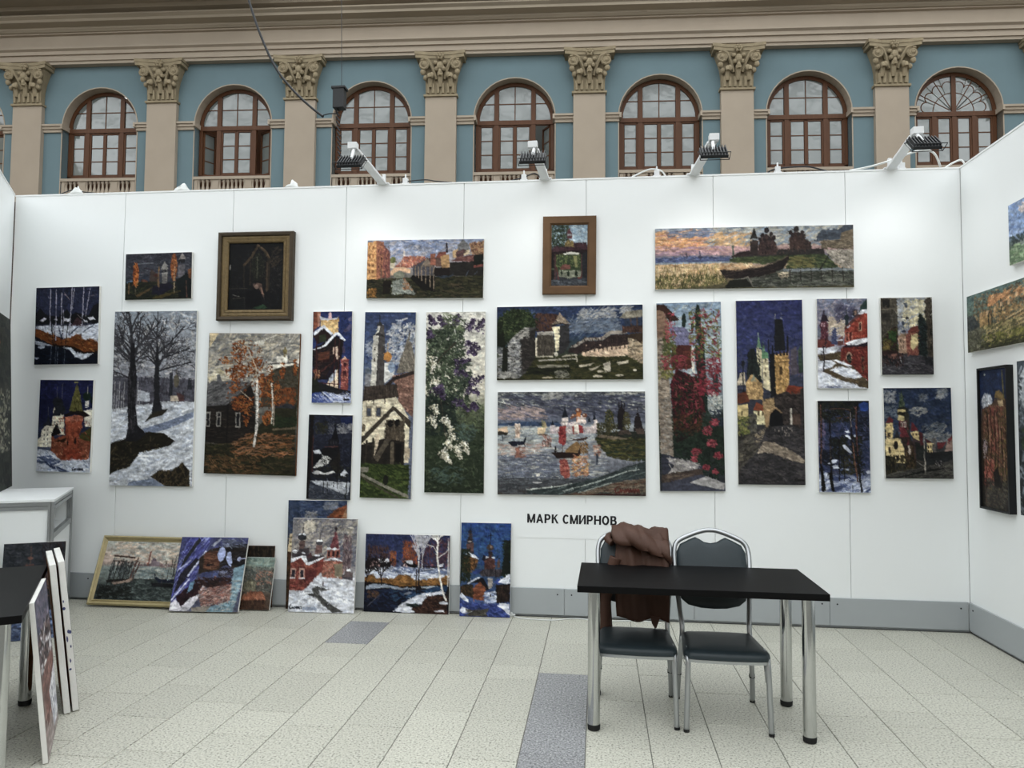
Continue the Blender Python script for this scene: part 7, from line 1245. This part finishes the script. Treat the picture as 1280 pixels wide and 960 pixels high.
# ------------------------------------------------------------------ exhibitor's name on the wall
H_ = .072
def letter(ch):
    s = .225; w_ = .74; R = lambda x0, z0, x1, z1: [(x0, z0), (x1, z0), (x1, z1), (x0, z1)]
    def arcband(cx, cz, rx, rz, a0, a1, n=12):
        o_ = [(cx+rx*math.cos(a0+(a1-a0)*i/n), cz+rz*math.sin(a0+(a1-a0)*i/n)) for i in range(n+1)]
        q = [(cx+(rx-s)*math.cos(a0+(a1-a0)*i/n), cz+(rz-s*.85)*math.sin(a0+(a1-a0)*i/n)) for i in range(n+1)]
        return [[o_[i], o_[i+1], q[i+1], q[i]] for i in range(n)]
    if ch == 'М': return [R(0, 0, s, 1), R(.72, 0, .72+s, 1), [(s, 1), (.455-.09, 0), (.455+.09, 0), (s-.02, 1)][:3]+[(.0, 1)], [(.72, 1), (.91, 1), (.455+.09, 0), (.455-.09, 0)]], .91
    if ch == 'А': return [[(0, 0), (s+.01, 0), (.52, 1), (.33, 1)], [(.85, 0), (.85-s-.01, 0), (.33, 1), (.52, 1)], R(.2, .22, .65, .39)], .85
    if ch == 'Р': return [R(0, 0, s, 1), R(s, .83, .45, 1), R(s, .36, .45, .53)]+arcband(.43, .68, .28, .32, -math.pi/2, math.pi/2), .71
    if ch == 'К': return [R(0, 0, s, 1), [(s, .42), (s, .62), (.5, 1), (.74, 1)][:2]+[(.52, 1), (.73, 1)], [(.27, .55), (.42, .67), (.80, 0), (.57, 0)]], .80
    if ch == 'С': return arcband(.40, .5, .40, .52, .75, 2*math.pi-.75, 18), .72
    if ch == 'И': return [R(0, 0, s, 1), R(.58, 0, .58+s, 1), [(s-.02, .02), (s-.02, .30), (.6, .98), (.6, .70)]], .77
    if ch == 'Н': return [R(0, 0, s, 1), R(.58, 0, .58+s, 1), R(s, .41, .58, .58)], .77
    if ch == 'О': return arcband(.42, .5, .42, .52, 0, 2*math.pi, 24), .84
    if ch == 'В': return [R(0, 0, s, 1), R(s, .83, .42, 1), R(s, .43, .46, .58), R(s, 0, .46, .17)]+arcband(.42, .74, .26, .26, -math.pi/2, math.pi/2)+arcband(.45, .29, .29, .29, -math.pi/2, math.pi/2), .74
pl = wl(659, 653.2); pr = wl(771, 656.6)
ns = empty('name_sign', wl(640, 671.5)+Vector((0, -.0005, 0)), 0, 'white strip with the black exhibitor name above the chairs', 'sign')
O = ns.location
p0 = wl(642, 627); p1 = wl(776, 672)
MB().box(p0.x-O.x, p1.x-O.x, -.002, 0, 0, p0.z-O.z).build('backing_sheet', M['panel'], ns)
words = 'МАРК СМИРНОВ'; adv = []; x = 0
for ch in words:
    if ch == ' ': x += .34; continue
    polys, w_ = letter(ch); adv.append((ch, x, polys)); x += w_+.13
tot = x-.13; sc = (pr.x-pl.x)/tot; scz = .071
tilt = (pr.z-pl.z)/(pr.x-pl.x)
for ch, x, polys in adv:
    m = MB()
    for k, q in enumerate(polys): m.prism([((x+a)*sc, b_*scz) for a, b_ in q], -.0035-.00004*k, -.002)
    o = m.build('letter', M['ink'], ns); o.location = (pl.x-O.x, 0, pl.z-O.z); o.rotation_euler = (0, -math.atan(tilt), 0)

# ------------------------------------------------------------------ tables
def make_table(label):
    t = empty('table', label=label, cat='table')
    MB().box(-.6, .6, -.31, .31, .689, .722).build('table_top', M['blacktop'], t, bevel=.002)
    for sx in (-1, 1):
        for sy in (-1, 1):
            x, y = sx*.518, sy*.235
            lg = MB().cyl(x, y, .018, .683, .031, 28).build('leg', M['chrome'], t); smooth_by_angle(lg)
            f_ = MB().lathe([(.026, 0), (.031, .004), (.0325, .02), (.0318, .03)], x, y, 0, 24).build('foot', M['rubber'], lg); smooth_by_angle(f_)
            smooth_by_angle(MB().lathe([(.045, .683), (.045, .689), (.03, .689)], x, y, 0, 20).build('mounting_plate', M['chrome'], lg))
    return t
t1 = make_table('black-topped table with chrome legs standing before the two chairs'); t1.location = (.5, 4.048, 0); t1.rotation_euler = (0, 0, math.radians(-.6))
t2 = copy_tree(t1); t2['label'] = 'black-topped table with canvases leaning against its long side'
e_ = Vector((-.5636, .826, 0)); n_ = Vector((.826, .5636, 0))
t2.location = Vector((-2.69, 3.343, 0))-n_*.31; t2.rotation_euler = (0, 0, math.atan2(e_.y, e_.x))
# ------------------------------------------------------------------ chairs
def rounded(pts, k=5): return catmull([*pts], k)
def make_chair(label):
    c = empty('chair', label=label, cat='chair')
    R = .014
    def leg(pts, cap): 
        o = MB().tube(catmull(pts, 5), R, 8).build('leg', M['steel'], c, smooth=True)
        MB().cyl(pts[0][0], pts[0][1], 0, .014, .0145, 10).build('foot_cap', M['rubber'], o)
    for s in (-1, 1):
        leg([(s*.205, -.215, .006), (s*.200, -.21, .15), (s*.195, -.205, .31), (s*.193, -.185, .365), (s*.19, -.13, .38), (s*.186, 0, .368), (s*.182, .17, .352)], 1)
        leg([(s*.203, .235, .006), (s*.197, .21, .15), (s*.186, .185, .32), (s*.180, .19, .40), (s*.187, .225, .48), (s*.197, .265, .58)], 1)
        MB().tube([(s*.188, -.16, .33), (s*.190, -.19, .25)], .008, 6).build('brace', M['steel'], c, smooth=True)
        MB().cyl(s*.197, .213, .14, .16, .016, 8).build('stacking_bumper', M['rubber'], c)
    bk = [(-.197, .265, .58), (-.208, .315, .72), (-.207, .345, .80), (-.185, .362, .848), (-.12, .372, .882), (-.045, .378, .908), (0, .379, .913)]
    full = bk+[(-x, y, z) for x, y, z in bk[-2::-1]]
    MB().tube(catmull(full, 5), R, 8).build('back_frame', M['steel'], c, smooth=True)
    # back pad: outline in the tilted back plane, bulging
    def bp(z): return .248+(z-.5)*.345
    out = []
    lowr = [(-.186, .60), (-.178, .545), (-.14, .515), (-.07, .500), (0, .497), (.07, .500), (.14, .515), (.178, .545), (.186, .60)]
    upr = [(.196, .72), (.194, .79), (.172, .832), (.12, .858), (.085, .872), (.062, .862), (.035, .846), (0, .841), (-.035, .846), (-.062, .862), (-.085, .872), (-.12, .858), (-.172, .832), (-.194, .79), (-.196, .72)]
    ol = lowr+upr; cx, cz = 0, .69
    rings = []; prof = [(1.0, .004), (.99, .014), (.95, .021), (.8, .026), (.4, .028)]
    vs = []; fs = []
    n = len(ol)
    for sgn in (-1, 1):
        for sc_, dy in prof:
            for x, z in ol: 
                xx, zz = cx+(x-cx)*sc_, cz+(z-cz)*sc_
                vs.append((xx, bp(zz)+sgn*dy*(1 if sgn < 0 else .7), zz))
    k = len(prof)
    for b0 in (0, k):
        for i in range(k-1):
            for j in range(n): fs.append(((b0+i)*n+j, (b0+i)*n+(j+1) % n, (b0+i+1)*n+(j+1) % n, (b0+i+1)*n+j))
        fs.append(tuple((b0+k-1)*n+j for j in range(n)))
    for j in range(n): fs.append((j, (j+1) % n, k*n+(j+1) % n, k*n+j))
    smooth_by_angle(MB().add(vs, fs).build('backrest', M['vinyl'], c), .9)
    # seat: rounded trapezoid with metal rim
    so = []
    for x, y in ((-.165, .175), (0, .185), (.165, .175), (.188, .14), (.20, 0), (.212, -.15), (.200, -.20), (.16, -.222), (0, -.232), (-.16, -.222), (-.200, -.20), (-.212, -.15), (-.20, 0), (-.188, .14)): so.append((x, y, 0))
    so = catmull(so+[so[0]], 4)[:-1]
    vs = []; fs = []; n = len(so); pr_ = [(.96, .354), (1.0, .358), (1.0, .370), (.985, .382), (.93, .392), (.75, .397), (.3, .399)]
    for sc_, z in pr_:
        for p in so: vs.append((p.x*sc_, -.03+(p.y+.03)*sc_, z))
    for i in range(len(pr_)-1):
        for j in range(n): fs.append((i*n+j, i*n+(j+1) % n, (i+1)*n+(j+1) % n, (i+1)*n+j))
    fs += [tuple(range(n))[::-1], tuple((len(pr_)-1)*n+j for j in range(n))]
    smooth_by_angle(MB().add(vs, fs).build('seat', M['vinyl'], c), .9)
    rim = MB(); vs = []; fs = []
    for sc_, z in ((.97, .340), (1.005, .342), (1.008, .356), (.98, .358)):
        for p in so: vs.append((p.x*sc_, -.03+(p.y+.03)*sc_, z))
    for i in range(3):
        for j in range(n): fs.append((i*n+j, i*n+(j+1) % n, (i+1)*n+(j+1) % n, (i+1)*n+j))
    fs += [tuple(range(n))[::-1], tuple(3*n+j for j in range(n))]
    smooth_by_angle(rim.add(vs, fs).build('seat_rim', M['steel'], c), .6)
    return c
c2 = make_chair('grey vinyl chair with bare backrest behind the black table'); c2.location = (.642, 4.065, 0)
c1 = copy_tree(c2); c1['label'] = 'grey vinyl chair with a brown jacket over its backrest'; c1.location = (.196, 4.092, 0); c1.rotation_euler = (0, 0, math.radians(-2))
# ------------------------------------------------------------------ jacket over the chair back
J = empty('jacket', c1.location+Vector((.036, .30, .398)), math.radians(-2), 'brown leather jacket hung over the backrest of a grey chair', 'jacket')
rj = np.random.RandomState(4)
def sheet(name, m, xs, path, folds, thick, taper=lambda v: 1., hem=0.):
    nx, nv = xs, len(path); vs = []
    for j, (y, z) in enumerate(path):
        v = j/(nv-1); a = path[max(j-1, 0)]; b_ = path[min(j+1, nv-1)]; t = Vector((b_[0]-a[0], b_[1]-a[1])).normalized(); nn = (t[1], -t[0])
        for i in range(nx):
            u = i/(nx-1); x0, x1 = taper(v); x = x0+(x1-x0)*u
            dsp = sum(A*math.sin(f*u*6.28+ph+w_*v*6.28) for A, f, ph, w_ in folds)
            zz = z+(hem*math.sin(9*u+1.3) if v < .05 else 0)
            vs.append((x, y-nn[0]*dsp*-1, zz-nn[1]*dsp*-1))
    fs = [(j*nx+i, j*nx+i+1, (j+1)*nx+i+1, (j+1)*nx+i) for j in range(nv-1) for i in range(nx-1)]
    o = MB().add(vs, fs).build(name, m, J, smooth=True)
    md = o.modifiers.new('thickness', 'SOLIDIFY'); md.thickness = thick; md.offset = 0
    return o
def lp(pts, k=5): return [(p.x, p.y) for p in catmull([(a, b_, 0) for a, b_ in pts], k)]
# path as (y, z) in the jacket's frame, front hem to top to back
front = [(-.125, .035), (-.11, .15), (-.075, .27), (-.045, .38), (-.005, .455), (.07, .492), (.115, .455), (.10, .34), (.06, .2), (.04, .12)]
def body_w(v):
    if v < .35: return (-.125-.02*v, .165)
    if v < .6: return (-.13, .155)
    return (-.12, .14)
sheet('body', M['leather'], 26, lp(front), [(.011, 1.6, .5, .8), (.007, 3.1, 1.9, 1.6), (.004, 6.2, .4, 2.7)], .012, body_w, .012)
colp = [(-.085, .435), (-.088, .46), (-.06, .495), (0, .518), (.07, .522), (.13, .49), (.145, .42)]
def col_w(v): return (-.155+.10*max(0, .35-v), .178-.02*v)
co_ = sheet('collar', M['leather'], 24, lp(colp), [(.009, 1.3, .2, .6), (.006, 3.4, 1.1, 1.3), (.003, 7, .3, 2)], .022, col_w, 0)
for v in co_.data.vertices: v.co.z -= .075*max(0, (v.co.x+.02))/.18*(1 if v.co.y < .02 else .2)
MB().tube(catmull([(-.15, -.045, .44), (-.172, -.02, .455), (-.168, .02, .465), (-.14, .05, .47)], 5), [.02]*6+[.026]*10, 8).build('collar_roll', M['leather'], J, smooth=True)
MB().tube(catmull([(-.13, -.05, .36), (-.15, -.055, .30), (-.165, -.075, .22), (-.19, -.10, .15), (-.185, -.12, .02), (-.178, -.12, -.07)], 6), [.034]*8+[.04]*10+[.036]*13, 10).build('sleeve', M['leather'], J, smooth=True)
MB().tube(catmull([(.15, -.03, .36), (.16, .06, .30), (.15, .11, .2), (.14, .10, .05)], 6), .036, 10).build('sleeve', M['leather'], J, smooth=True)
MB().add([(.06, -.135, .06), (.115, -.14, .055), (.095, -.145, .0), (.085, -.143, -.005), (.07, -.140, .02)], [(0, 1, 2, 3, 4)]).build('hem_tab', M['leather'], J).modifiers.new('thickness', 'SOLIDIFY').thickness = .008
MB().tube([(-.02, -.132, .03), (-.02, -.12, .13), (-.015, -.088, .25)], .004, 6).build('zip', M['alu'], J)
MB().tube(catmull([(.015, -.083, .40), (.018, -.062, .455), (.02, .0, .498), (.02, .06, .512)], 4), .004, 6).build('seam', M['leather'], J)

# ------------------------------------------------------------------ white display counter in the corner
CA = math.radians(30.6)
ed = Vector((-math.sin(CA), math.cos(CA), 0)); ew = Vector((-math.cos(CA), -math.sin(CA), 0))
CR = Vector((-3.885, 4.965, 0))          # front right corner
ct = empty('display_counter', CR, CA, 'white panel display counter with aluminium frame in the booth corner', 'counter')
# local: x to the right (negative is along the front), y to the back
CW, CD, CH = .56, 1.04, .95
P_ = .038
for x, y in ((-P_, 0), (-P_, CD-P_), (-CW, 0), (-CW, CD-P_)):
    h_, g_, dp_ = P_/2, .004, .011      # square profile with a slot cut into each side
    q = [(-h_, -h_), (-g_, -h_), (-g_, -h_+dp_), (g_, -h_+dp_), (g_, -h_), (h_, -h_), (h_, -g_), (h_-dp_, -g_), (h_-dp_, g_), (h_, g_), (h_, h_), (g_, h_), (g_, h_-dp_), (-g_, h_-dp_), (-g_, h_), (-h_, h_), (-h_, g_), (-h_+dp_, g_), (-h_+dp_, -g_), (-h_, -g_)]
    MB().prism([(x+h_+a, y+h_+b_) for a, b_ in q], 0, CH-.019, 'z').build('post', M['alu'], ct)
for z0, z1 in ((CH-.075, CH-.02), (.03, .07)):
    zm = (z0+z1)/2
    MB().prism([(.03, z0), (.03, z1), (.004, z1), (.004, zm+.003), (.014, zm+.003), (.014, zm-.003), (.004, zm-.003), (.004, z0)], -CW+P_, -P_, 'x').build('rail', M['alu'], ct)
    MB().prism([(-.034, z0), (-.034, z1), (-.004, z1), (-.004, zm+.003), (-.014, zm+.003), (-.014, zm-.003), (-.004, zm-.003), (-.004, z0)], P_, CD-P_).build('rail', M['alu'], ct)
MB().box(-.034, -.004, P_, CD-P_, .66, .70).build('rail', M['alu'], ct, bevel=.002)
MB().box(-CW, .002, -.002, CD, CH-.018, CH).build('top_panel', M['panel'], ct, bevel=.002)
MB().box(-CW+P_, -P_, .012, .02, .07, CH-.075).build('front_panel', M['panel'], ct)
MB().box(-.022, -.014, P_, CD-P_, .07, .66).build('side_panel', M['panel'], ct)
MB().box(-CW+.01, -P_, P_, CD-.02, .668, .684).build('shelf', M['panel'], ct)
MB().box(-CW+.004, -CW+.012, P_, CD-P_, .07, CH-.02).build('side_panel', M['panel'], ct)
MB().box(-CW+P_, -P_, CD-.03, CD-.02, .07, CH-.02).build('back_panel', M['panel'], ct)
# dark picture standing on the counter against the angled wall
ly = Vector((math.sin(LA), -math.cos(LA), 0)); lx = Vector((math.cos(LA), math.sin(LA), 0))     # along the wall to the viewer / out of the wall
pb = fl(15, 608, CH); sB = (pb-LW0).dot(ly); oB = (pb-LW0).dot(lx)
dp = make_painting(.62, 1.42, (0, 65, 60, 950), pic_meadowdark, 'dark painting with scattered pale blossoms standing on the white counter', .022)
upv = (Vector((0, 0, 1.40))-lx*(oB-.03)).normalized(); exv = -ly
eyv = upv.cross(exv)
mt = Matrix((exv, eyv, upv)).transposed().to_4x4()
base = LW0+ly*(sB+.31)+lx*(oB); base.z = CH+.002
mt.translation = base+eyv*.022+Vector((0, 0, abs(eyv.z)*.022)); dp.matrix_world = mt
# dark picture leaning on the counter front
mF = Vector((math.sin(CA), -math.cos(CA), 0))
def plane_hit(px, py, pt, nv):
    r = Vector(ray(px, py)); t = (pt-Vector((0, 0, HC))).dot(nv)/r.dot(nv); return Vector((0, 0, HC))+r*t
TL = plane_hit(5, 681, CR+mF*.03, mF); TR = plane_hit(83, 673, CR+mF*.03, mF)
exv = -ew; topz = (TL.z+TR.z)/2
wd = (TR-TL).dot(exv)
mid = (TL+TR)/2
base = Vector((mid.x, mid.y, 0))+mF*.11
upv = (Vector((mid.x, mid.y, topz))-base).normalized(); eyv = upv.cross(exv)
dk = make_painting(wd, topz, (10, 55, 265, 480), pic_nightchurch, 'dark night painting leaning against the white counter front', .022)
mt = Matrix((exv, eyv, upv)).transposed().to_4x4(); mt.translation = base+eyv*.022+Vector((0, 0, abs(eyv.z)*.022)); dk.matrix_world = mt
# canvases leaning on the second table's long side
fcn = make_painting(.575, .715, (118, 200, 250, 945), pic_pinkfoil, 'canvas with pinkish snow scene and white edge leaning on the table side', .022)
b0 = (Vector((-2.429, 3.118, 0))+Vector((-2.738, 3.598, 0)))/2
upv = (Vector((0, 0, .715))-n_*.078).normalized(); eyv = upv.cross(e_)
mt = Matrix((e_, eyv, upv)).transposed().to_4x4(); mt.translation = b0+eyv*.022+Vector((0, 0, abs(eyv.z)*.022+.001)); fcn.matrix_world = mt
e2 = Vector((-.648, .761, 0)); n2 = Vector((.761, .648, 0))
for k, (hh, off) in enumerate(((.775, 0.), (.785, .040))):
    cb = make_painting(.50, hh, (118, 200, 250, 945), pic_pinkfoil, ('white-edged canvas turned edge-on, brown back towards the table', 'white-edged canvas smeared with blue paint, outermost of the edge-on pair')[k], .030, edge='gesso')
    upv = (Vector((0, 0, .72))-n2*.085).normalized(); eyv = upv.cross(e2)
    MB().box(-.22, .22, .0005, .003, .03, hh-.03).build('canvas_back', M['rawback'], cb)
    b0 = Vector((-2.742, 3.632, 0))+n2*off+e2*(.25+.02*k)
    mt = Matrix((e2, eyv, upv)).transposed().to_4x4(); mt.translation = b0+Vector((0, 0, abs(eyv.z)*.0+.003)); cb.matrix_world = mt
    # paint smears on the near edge
    if k == 1:
        for q in range(9):
            z = .10+.045*q*random.random()+.02*q; MB().ball((-.2495, -.006-.018*random.random(), z+.12), (.0015, .003+.006*random.random(), .005+.016*random.random()), 7, 5).build('paint_smear', M['ink_blue'] if 'ink_blue' in M else M['ink'], cb)

# ------------------------------------------------------------------ floodlights on the wall top
def flood(bx, tip, head, label, sgn):
    B = wl(*bx, y=D+.02); B.z = HW
    T = wl(*tip, y=D-.50); Hd = wl(*head, y=D-.60)
    f = empty('floodlight', B, 0, label, 'lamp', 'floodlights along the wall top')
    def L(v): return v-B
    MB().box(-.05, .05, -.035, .03, 0, .012).build('clamp', M['whitepaint'], f, bevel=.003)
    MB().box(-.012, .012, -.012, .012, .01, .09).build('clamp_post', M['whitepaint'], f)
    d_ = L(T); ln = d_.length
    q = d_.to_track_quat('Z', 'Y').to_matrix().to_4x4()
    MB().box(-.034, .034, -.01, .01, -.01, ln, q).build('arm', M['whitepaint'], f, bevel=.003)
    MB().tube([L(T)+Vector((0, 0, .03)), L(T)+Vector((0, -.03, .0)), L(Hd)+Vector((0, 0, .02))], .012, 8).build('bracket', M['whitepaint'], f)
    MB().box(-.035, .035, -.03, .03, -.02, .03).build('driver_box', M['whitepaint'], f, loc=L(T)+Vector((-.01*sgn, -.02, .02)), bevel=.004)
    h0 = L(Hd); tl = Matrix.Translation(h0) @ Matrix.Rotation(math.radians(41), 4, 'X')
    hd = MB().box(-.095, .095, -.075, .075, -.012, .012, tl).build('head', M['blackmetal'], f, bevel=.003)
    for k in range(9): 
        x = -.084+.021*k; MB().box(x-.003, x+.003, -.068, .068, .012, .032, tl).build('fin', M['blackmetal'], hd)
    MB().box(-.085, .085, -.066, .066, -.0145, -.012, tl).build('lens', M['lens'], hd)
    g = [(-.1, -.08, -.02), (-.1, -.12, .05), (.1, -.12, .05), (.1, -.08, -.02)]
    MB().tube([tl @ Vector(p) for p in g], .0035, 6).build('guard', M['blackmetal'], f)
    g = [(-.1, -.08, -.02), (-.1, .08, -.02), (.1, .08, -.02), (.1, -.08, -.02)]
    MB().tube([tl @ Vector(p) for p in g], .0035, 6, closed=True).build('guard', M['blackmetal'], f)
    li = bpy.data.lights.new('flood_light', 'SPOT'); li.energy = LAMP_W; li.spot_size = math.radians(125); li.spot_blend = 1.; li.shadow_soft_size = .07; li.color = (1., .985, .96)
    lo = bpy.data.objects.new('flood_light', li); COL.objects.link(lo); lo.parent = f
    pos = tl @ Vector((0, 0, -.03)); lo.location = pos
    aim = Vector((0, .42, -.91)); lo.rotation_euler = aim.to_track_quat('-Z', 'Y').to_euler()
    return f
def emis(name, c, s_):
    m = bpy.data.materials.new(name); m.use_nodes = True; b = m.node_tree.nodes['Principled BSDF']
    b.inputs['Base Color'].default_value = (.8, .8, .8, 1); b.inputs['Emission Color'].default_value = (*c, 1); b.inputs['Emission Strength'].default_value = s_; return m
M['lens'] = emis('lamp_lens', (1, .97, .92), 2.)
flood((480, 232), (444, 188), (439, 203), 'black floodlight on a white arm above the dark spire painting', 1)
flood((682, 228), (668, 187), (666, 198), 'black floodlight on an upright white arm above the oak framed picture', 1)
flood((866, 222), (890, 178), (892, 191), 'black floodlight on a white arm above the wide sunset painting', -1)
flood((1112, 212), (1143, 170), (1155, 180), 'black floodlight on a long white arm above the town street painting', -1)
# ------------------------------------------------------------------ cables and clips on the wall top
def cable(name, pts, r, m, label, cat='cable', group=None):
    o = MB().tube(catmull(pts, 8), r, 7).build(name, m, smooth=True); tag(o, label, cat, group); return o
def top(px, up, back=.02): 
    v = wl(px, 225, y=D+back); v.z = HW+up; return v
cable('white_cable', [top(1062, .004), top(1085, .02, .0), top(1110, .05, -.03), top(1150, .12, -.05), top(1168, .10, -.04), top(1176, .005, .0)], .008, M['whitecable'], 'thick white cable looping up beside the floodlight arm at the booth corner')
cable('white_cable', [top(1182, .004), top(1190, .035), top(1200, .06), top(1204, .05), top(1207, .02)], .007, M['whitecable'], 'short white cable arch right over the wall corner')
cable('white_cable', [top(790, .006), top(805, .05), top(815, .065), top(826, .05), top(832, .006)], .006, M['whitecable'], 'white cable loop beside a small white clip, above the harbour picture')
cable('black_cable', [top(960, .006), top(966, .03), top(985, .045), top(1010, .045), top(1026, .02), top(1034, .006)], .006, M['blackmetal'], 'black cable loop over the wall top, above the bridge towers painting')
cable('black_cable', [top(500, .02), top(530, .035), top(545, .02), top(565, .006)], .005, M['blackmetal'], 'black cable trailing on the wall top above the canal painting')
cable('black_cable', [top(76, .006), top(92, .04), top(105, .02), top(120, .006)], .005, M['blackmetal'], 'thin black cable beside the white bag on the wall top')
cable('black_cable', [top(640, .008), top(655, .03), top(668, .06), top(676, .02)], .005, M['blackmetal'], 'black cable curling by the foot of the upright floodlight')
def wrap(px, wdt, hgt, label):
    c = top(px, 0, .02); m = MB(); rr = random.Random(px); vs = []
    n = 7
    for j in range(4):
        for i in range(n):
            u = i/(n-1)-.5; z = hgt*(j/3)*(1-abs(u)*1.2)*(.7+.5*rr.random()) if j else 0
            vs.append((u*wdt*(1-.35*j/3), -.02+.02*j/3+rr.uniform(-.008, .008), z))
    fs = [(j*n+i, j*n+i+1, (j+1)*n+i+1, (j+1)*n+i) for j in range(3) for i in range(n-1)]
    o = m.add(vs, fs).build('plastic_wrap', M['whitecable'], loc=c, smooth=True); sd = o.modifiers.new('thickness', 'SOLIDIFY'); sd.thickness = .006
    tag(o, label, 'plastic wrap')
wrap(97, .14, .075, 'crumpled white plastic wrap on the wall top above the river painting')
wrap(228, .16, .08, 'crumpled white plastic wrap on the wall top above the poplar painting')
wrap(366, .12, .08, 'crumpled white plastic wrap on the wall top beside the black gilt frame')
for px, lab in ((507, 'small white clip standing above the canal painting'), (655, 'small white clip beside the upright floodlight'), (821, 'small white clip beside the white cable loop'), (972, 'small white clip beside the black cable loop'), (1127, 'small white clip by the long floodlight arm')):
    v = top(px, 0); o = MB().box(-.02, .02, -.02, .02, 0, .05).box(-.03, .03, -.012, .012, 0, .012).box(-.006, .006, -.006, .006, .05, .085).build('clip', M['whitepaint'], loc=v, bevel=.002); tag(o, lab, 'clip')
# hanging cable, suspension wire and sensor box in the hall
YH = 9.2
c_top = wl(310, -3, y=YH)
cable('hanging_cable', [Vector((c_top.x-.9, YH, 15.4)), Vector((c_top.x-.35, YH, 9.5)), wl(300, -40, y=YH), wl(311, 0, y=YH), wl(325, 42, y=YH), wl(343, 82, y=YH), wl(362, 108, y=YH), wl(384, 130, y=YH), wl(404, 146, y=YH)], .016, M['blackmetal'], 'black power cable swinging down in front of the facade')
hw = empty('hanging_sensor', wl(425, 205, y=YH), 0, 'black box hung on a thin wire before the windows', 'sensor'); O = hw.location
def LH(px, py): return wl(px, py, y=YH)-O
MB().tube([LH(427, 110), LH(427, 0), Vector((LH(427, 0).x, 0, 15.4-O.z))], .004, 6).build('wire', M['blackmetal'], hw)
a = LH(418, 110); b_ = LH(431, 136)
MB().box(a.x, b_.x, -.06, .06, b_.z, a.z).build('box', M['blackmetal'], hw, bevel=.006)
MB().box(a.x-.02, b_.x+.02, -.07, .07, a.z-.03, a.z).build('box_lid', M['blackmetal'], hw, bevel=.004)
MB().tube([LH(404, 144), LH(412, 142), LH(421, 142)], .008, 6).build('hook', M['blackmetal'], hw)
ch = MB()
for k in range(22):
    z0 = LH(423, 136).z*(1-k/22); x = LH(422, 136).x*(1-k/22)+.01*(-1)**k
    ch.tube([(x-.012, 0, z0), (x+.012, 0, z0-.03)], .012, 5)
ch.build('chain', M['blackmetal'], hw)
# cable along the floor by the kick board
cable('floor_cable', [fl(641, 770.5)+Vector((0, 0, .005)), fl(655, 774)+Vector((0, 0, .005)), fl(690, 776)+Vector((0, 0, .005)), fl(720, 774)+Vector((0, 0, .005)), fl(752, 777)+Vector((0, 0, .005)), fl(800, 777)+Vector((0, 0, .005)), fl(826, 780)+Vector((0, 0, .005))], .004, M['whitecable'], 'thin grey white cable lying along the kick board')
pg = empty('plug', fl(637, 770)+Vector((0, -.0, .0)), 0, 'small white plug at the foot of the wooden chapels painting', 'plug')
MB().box(-.022, .022, -.02, .02, 0, .03).build('body', M['whitecable'], pg, bevel=.006); MB().tube([(.02, 0, .015), (.045, 0, .01)], .006, 8).build('cord_sleeve', M['whitecable'], pg)
print('OBJS', len(bpy.data.objects), 'TRIS', sum(sum(len(p.vertices)-2 for p in m.polygons) for m in bpy.data.meshes))
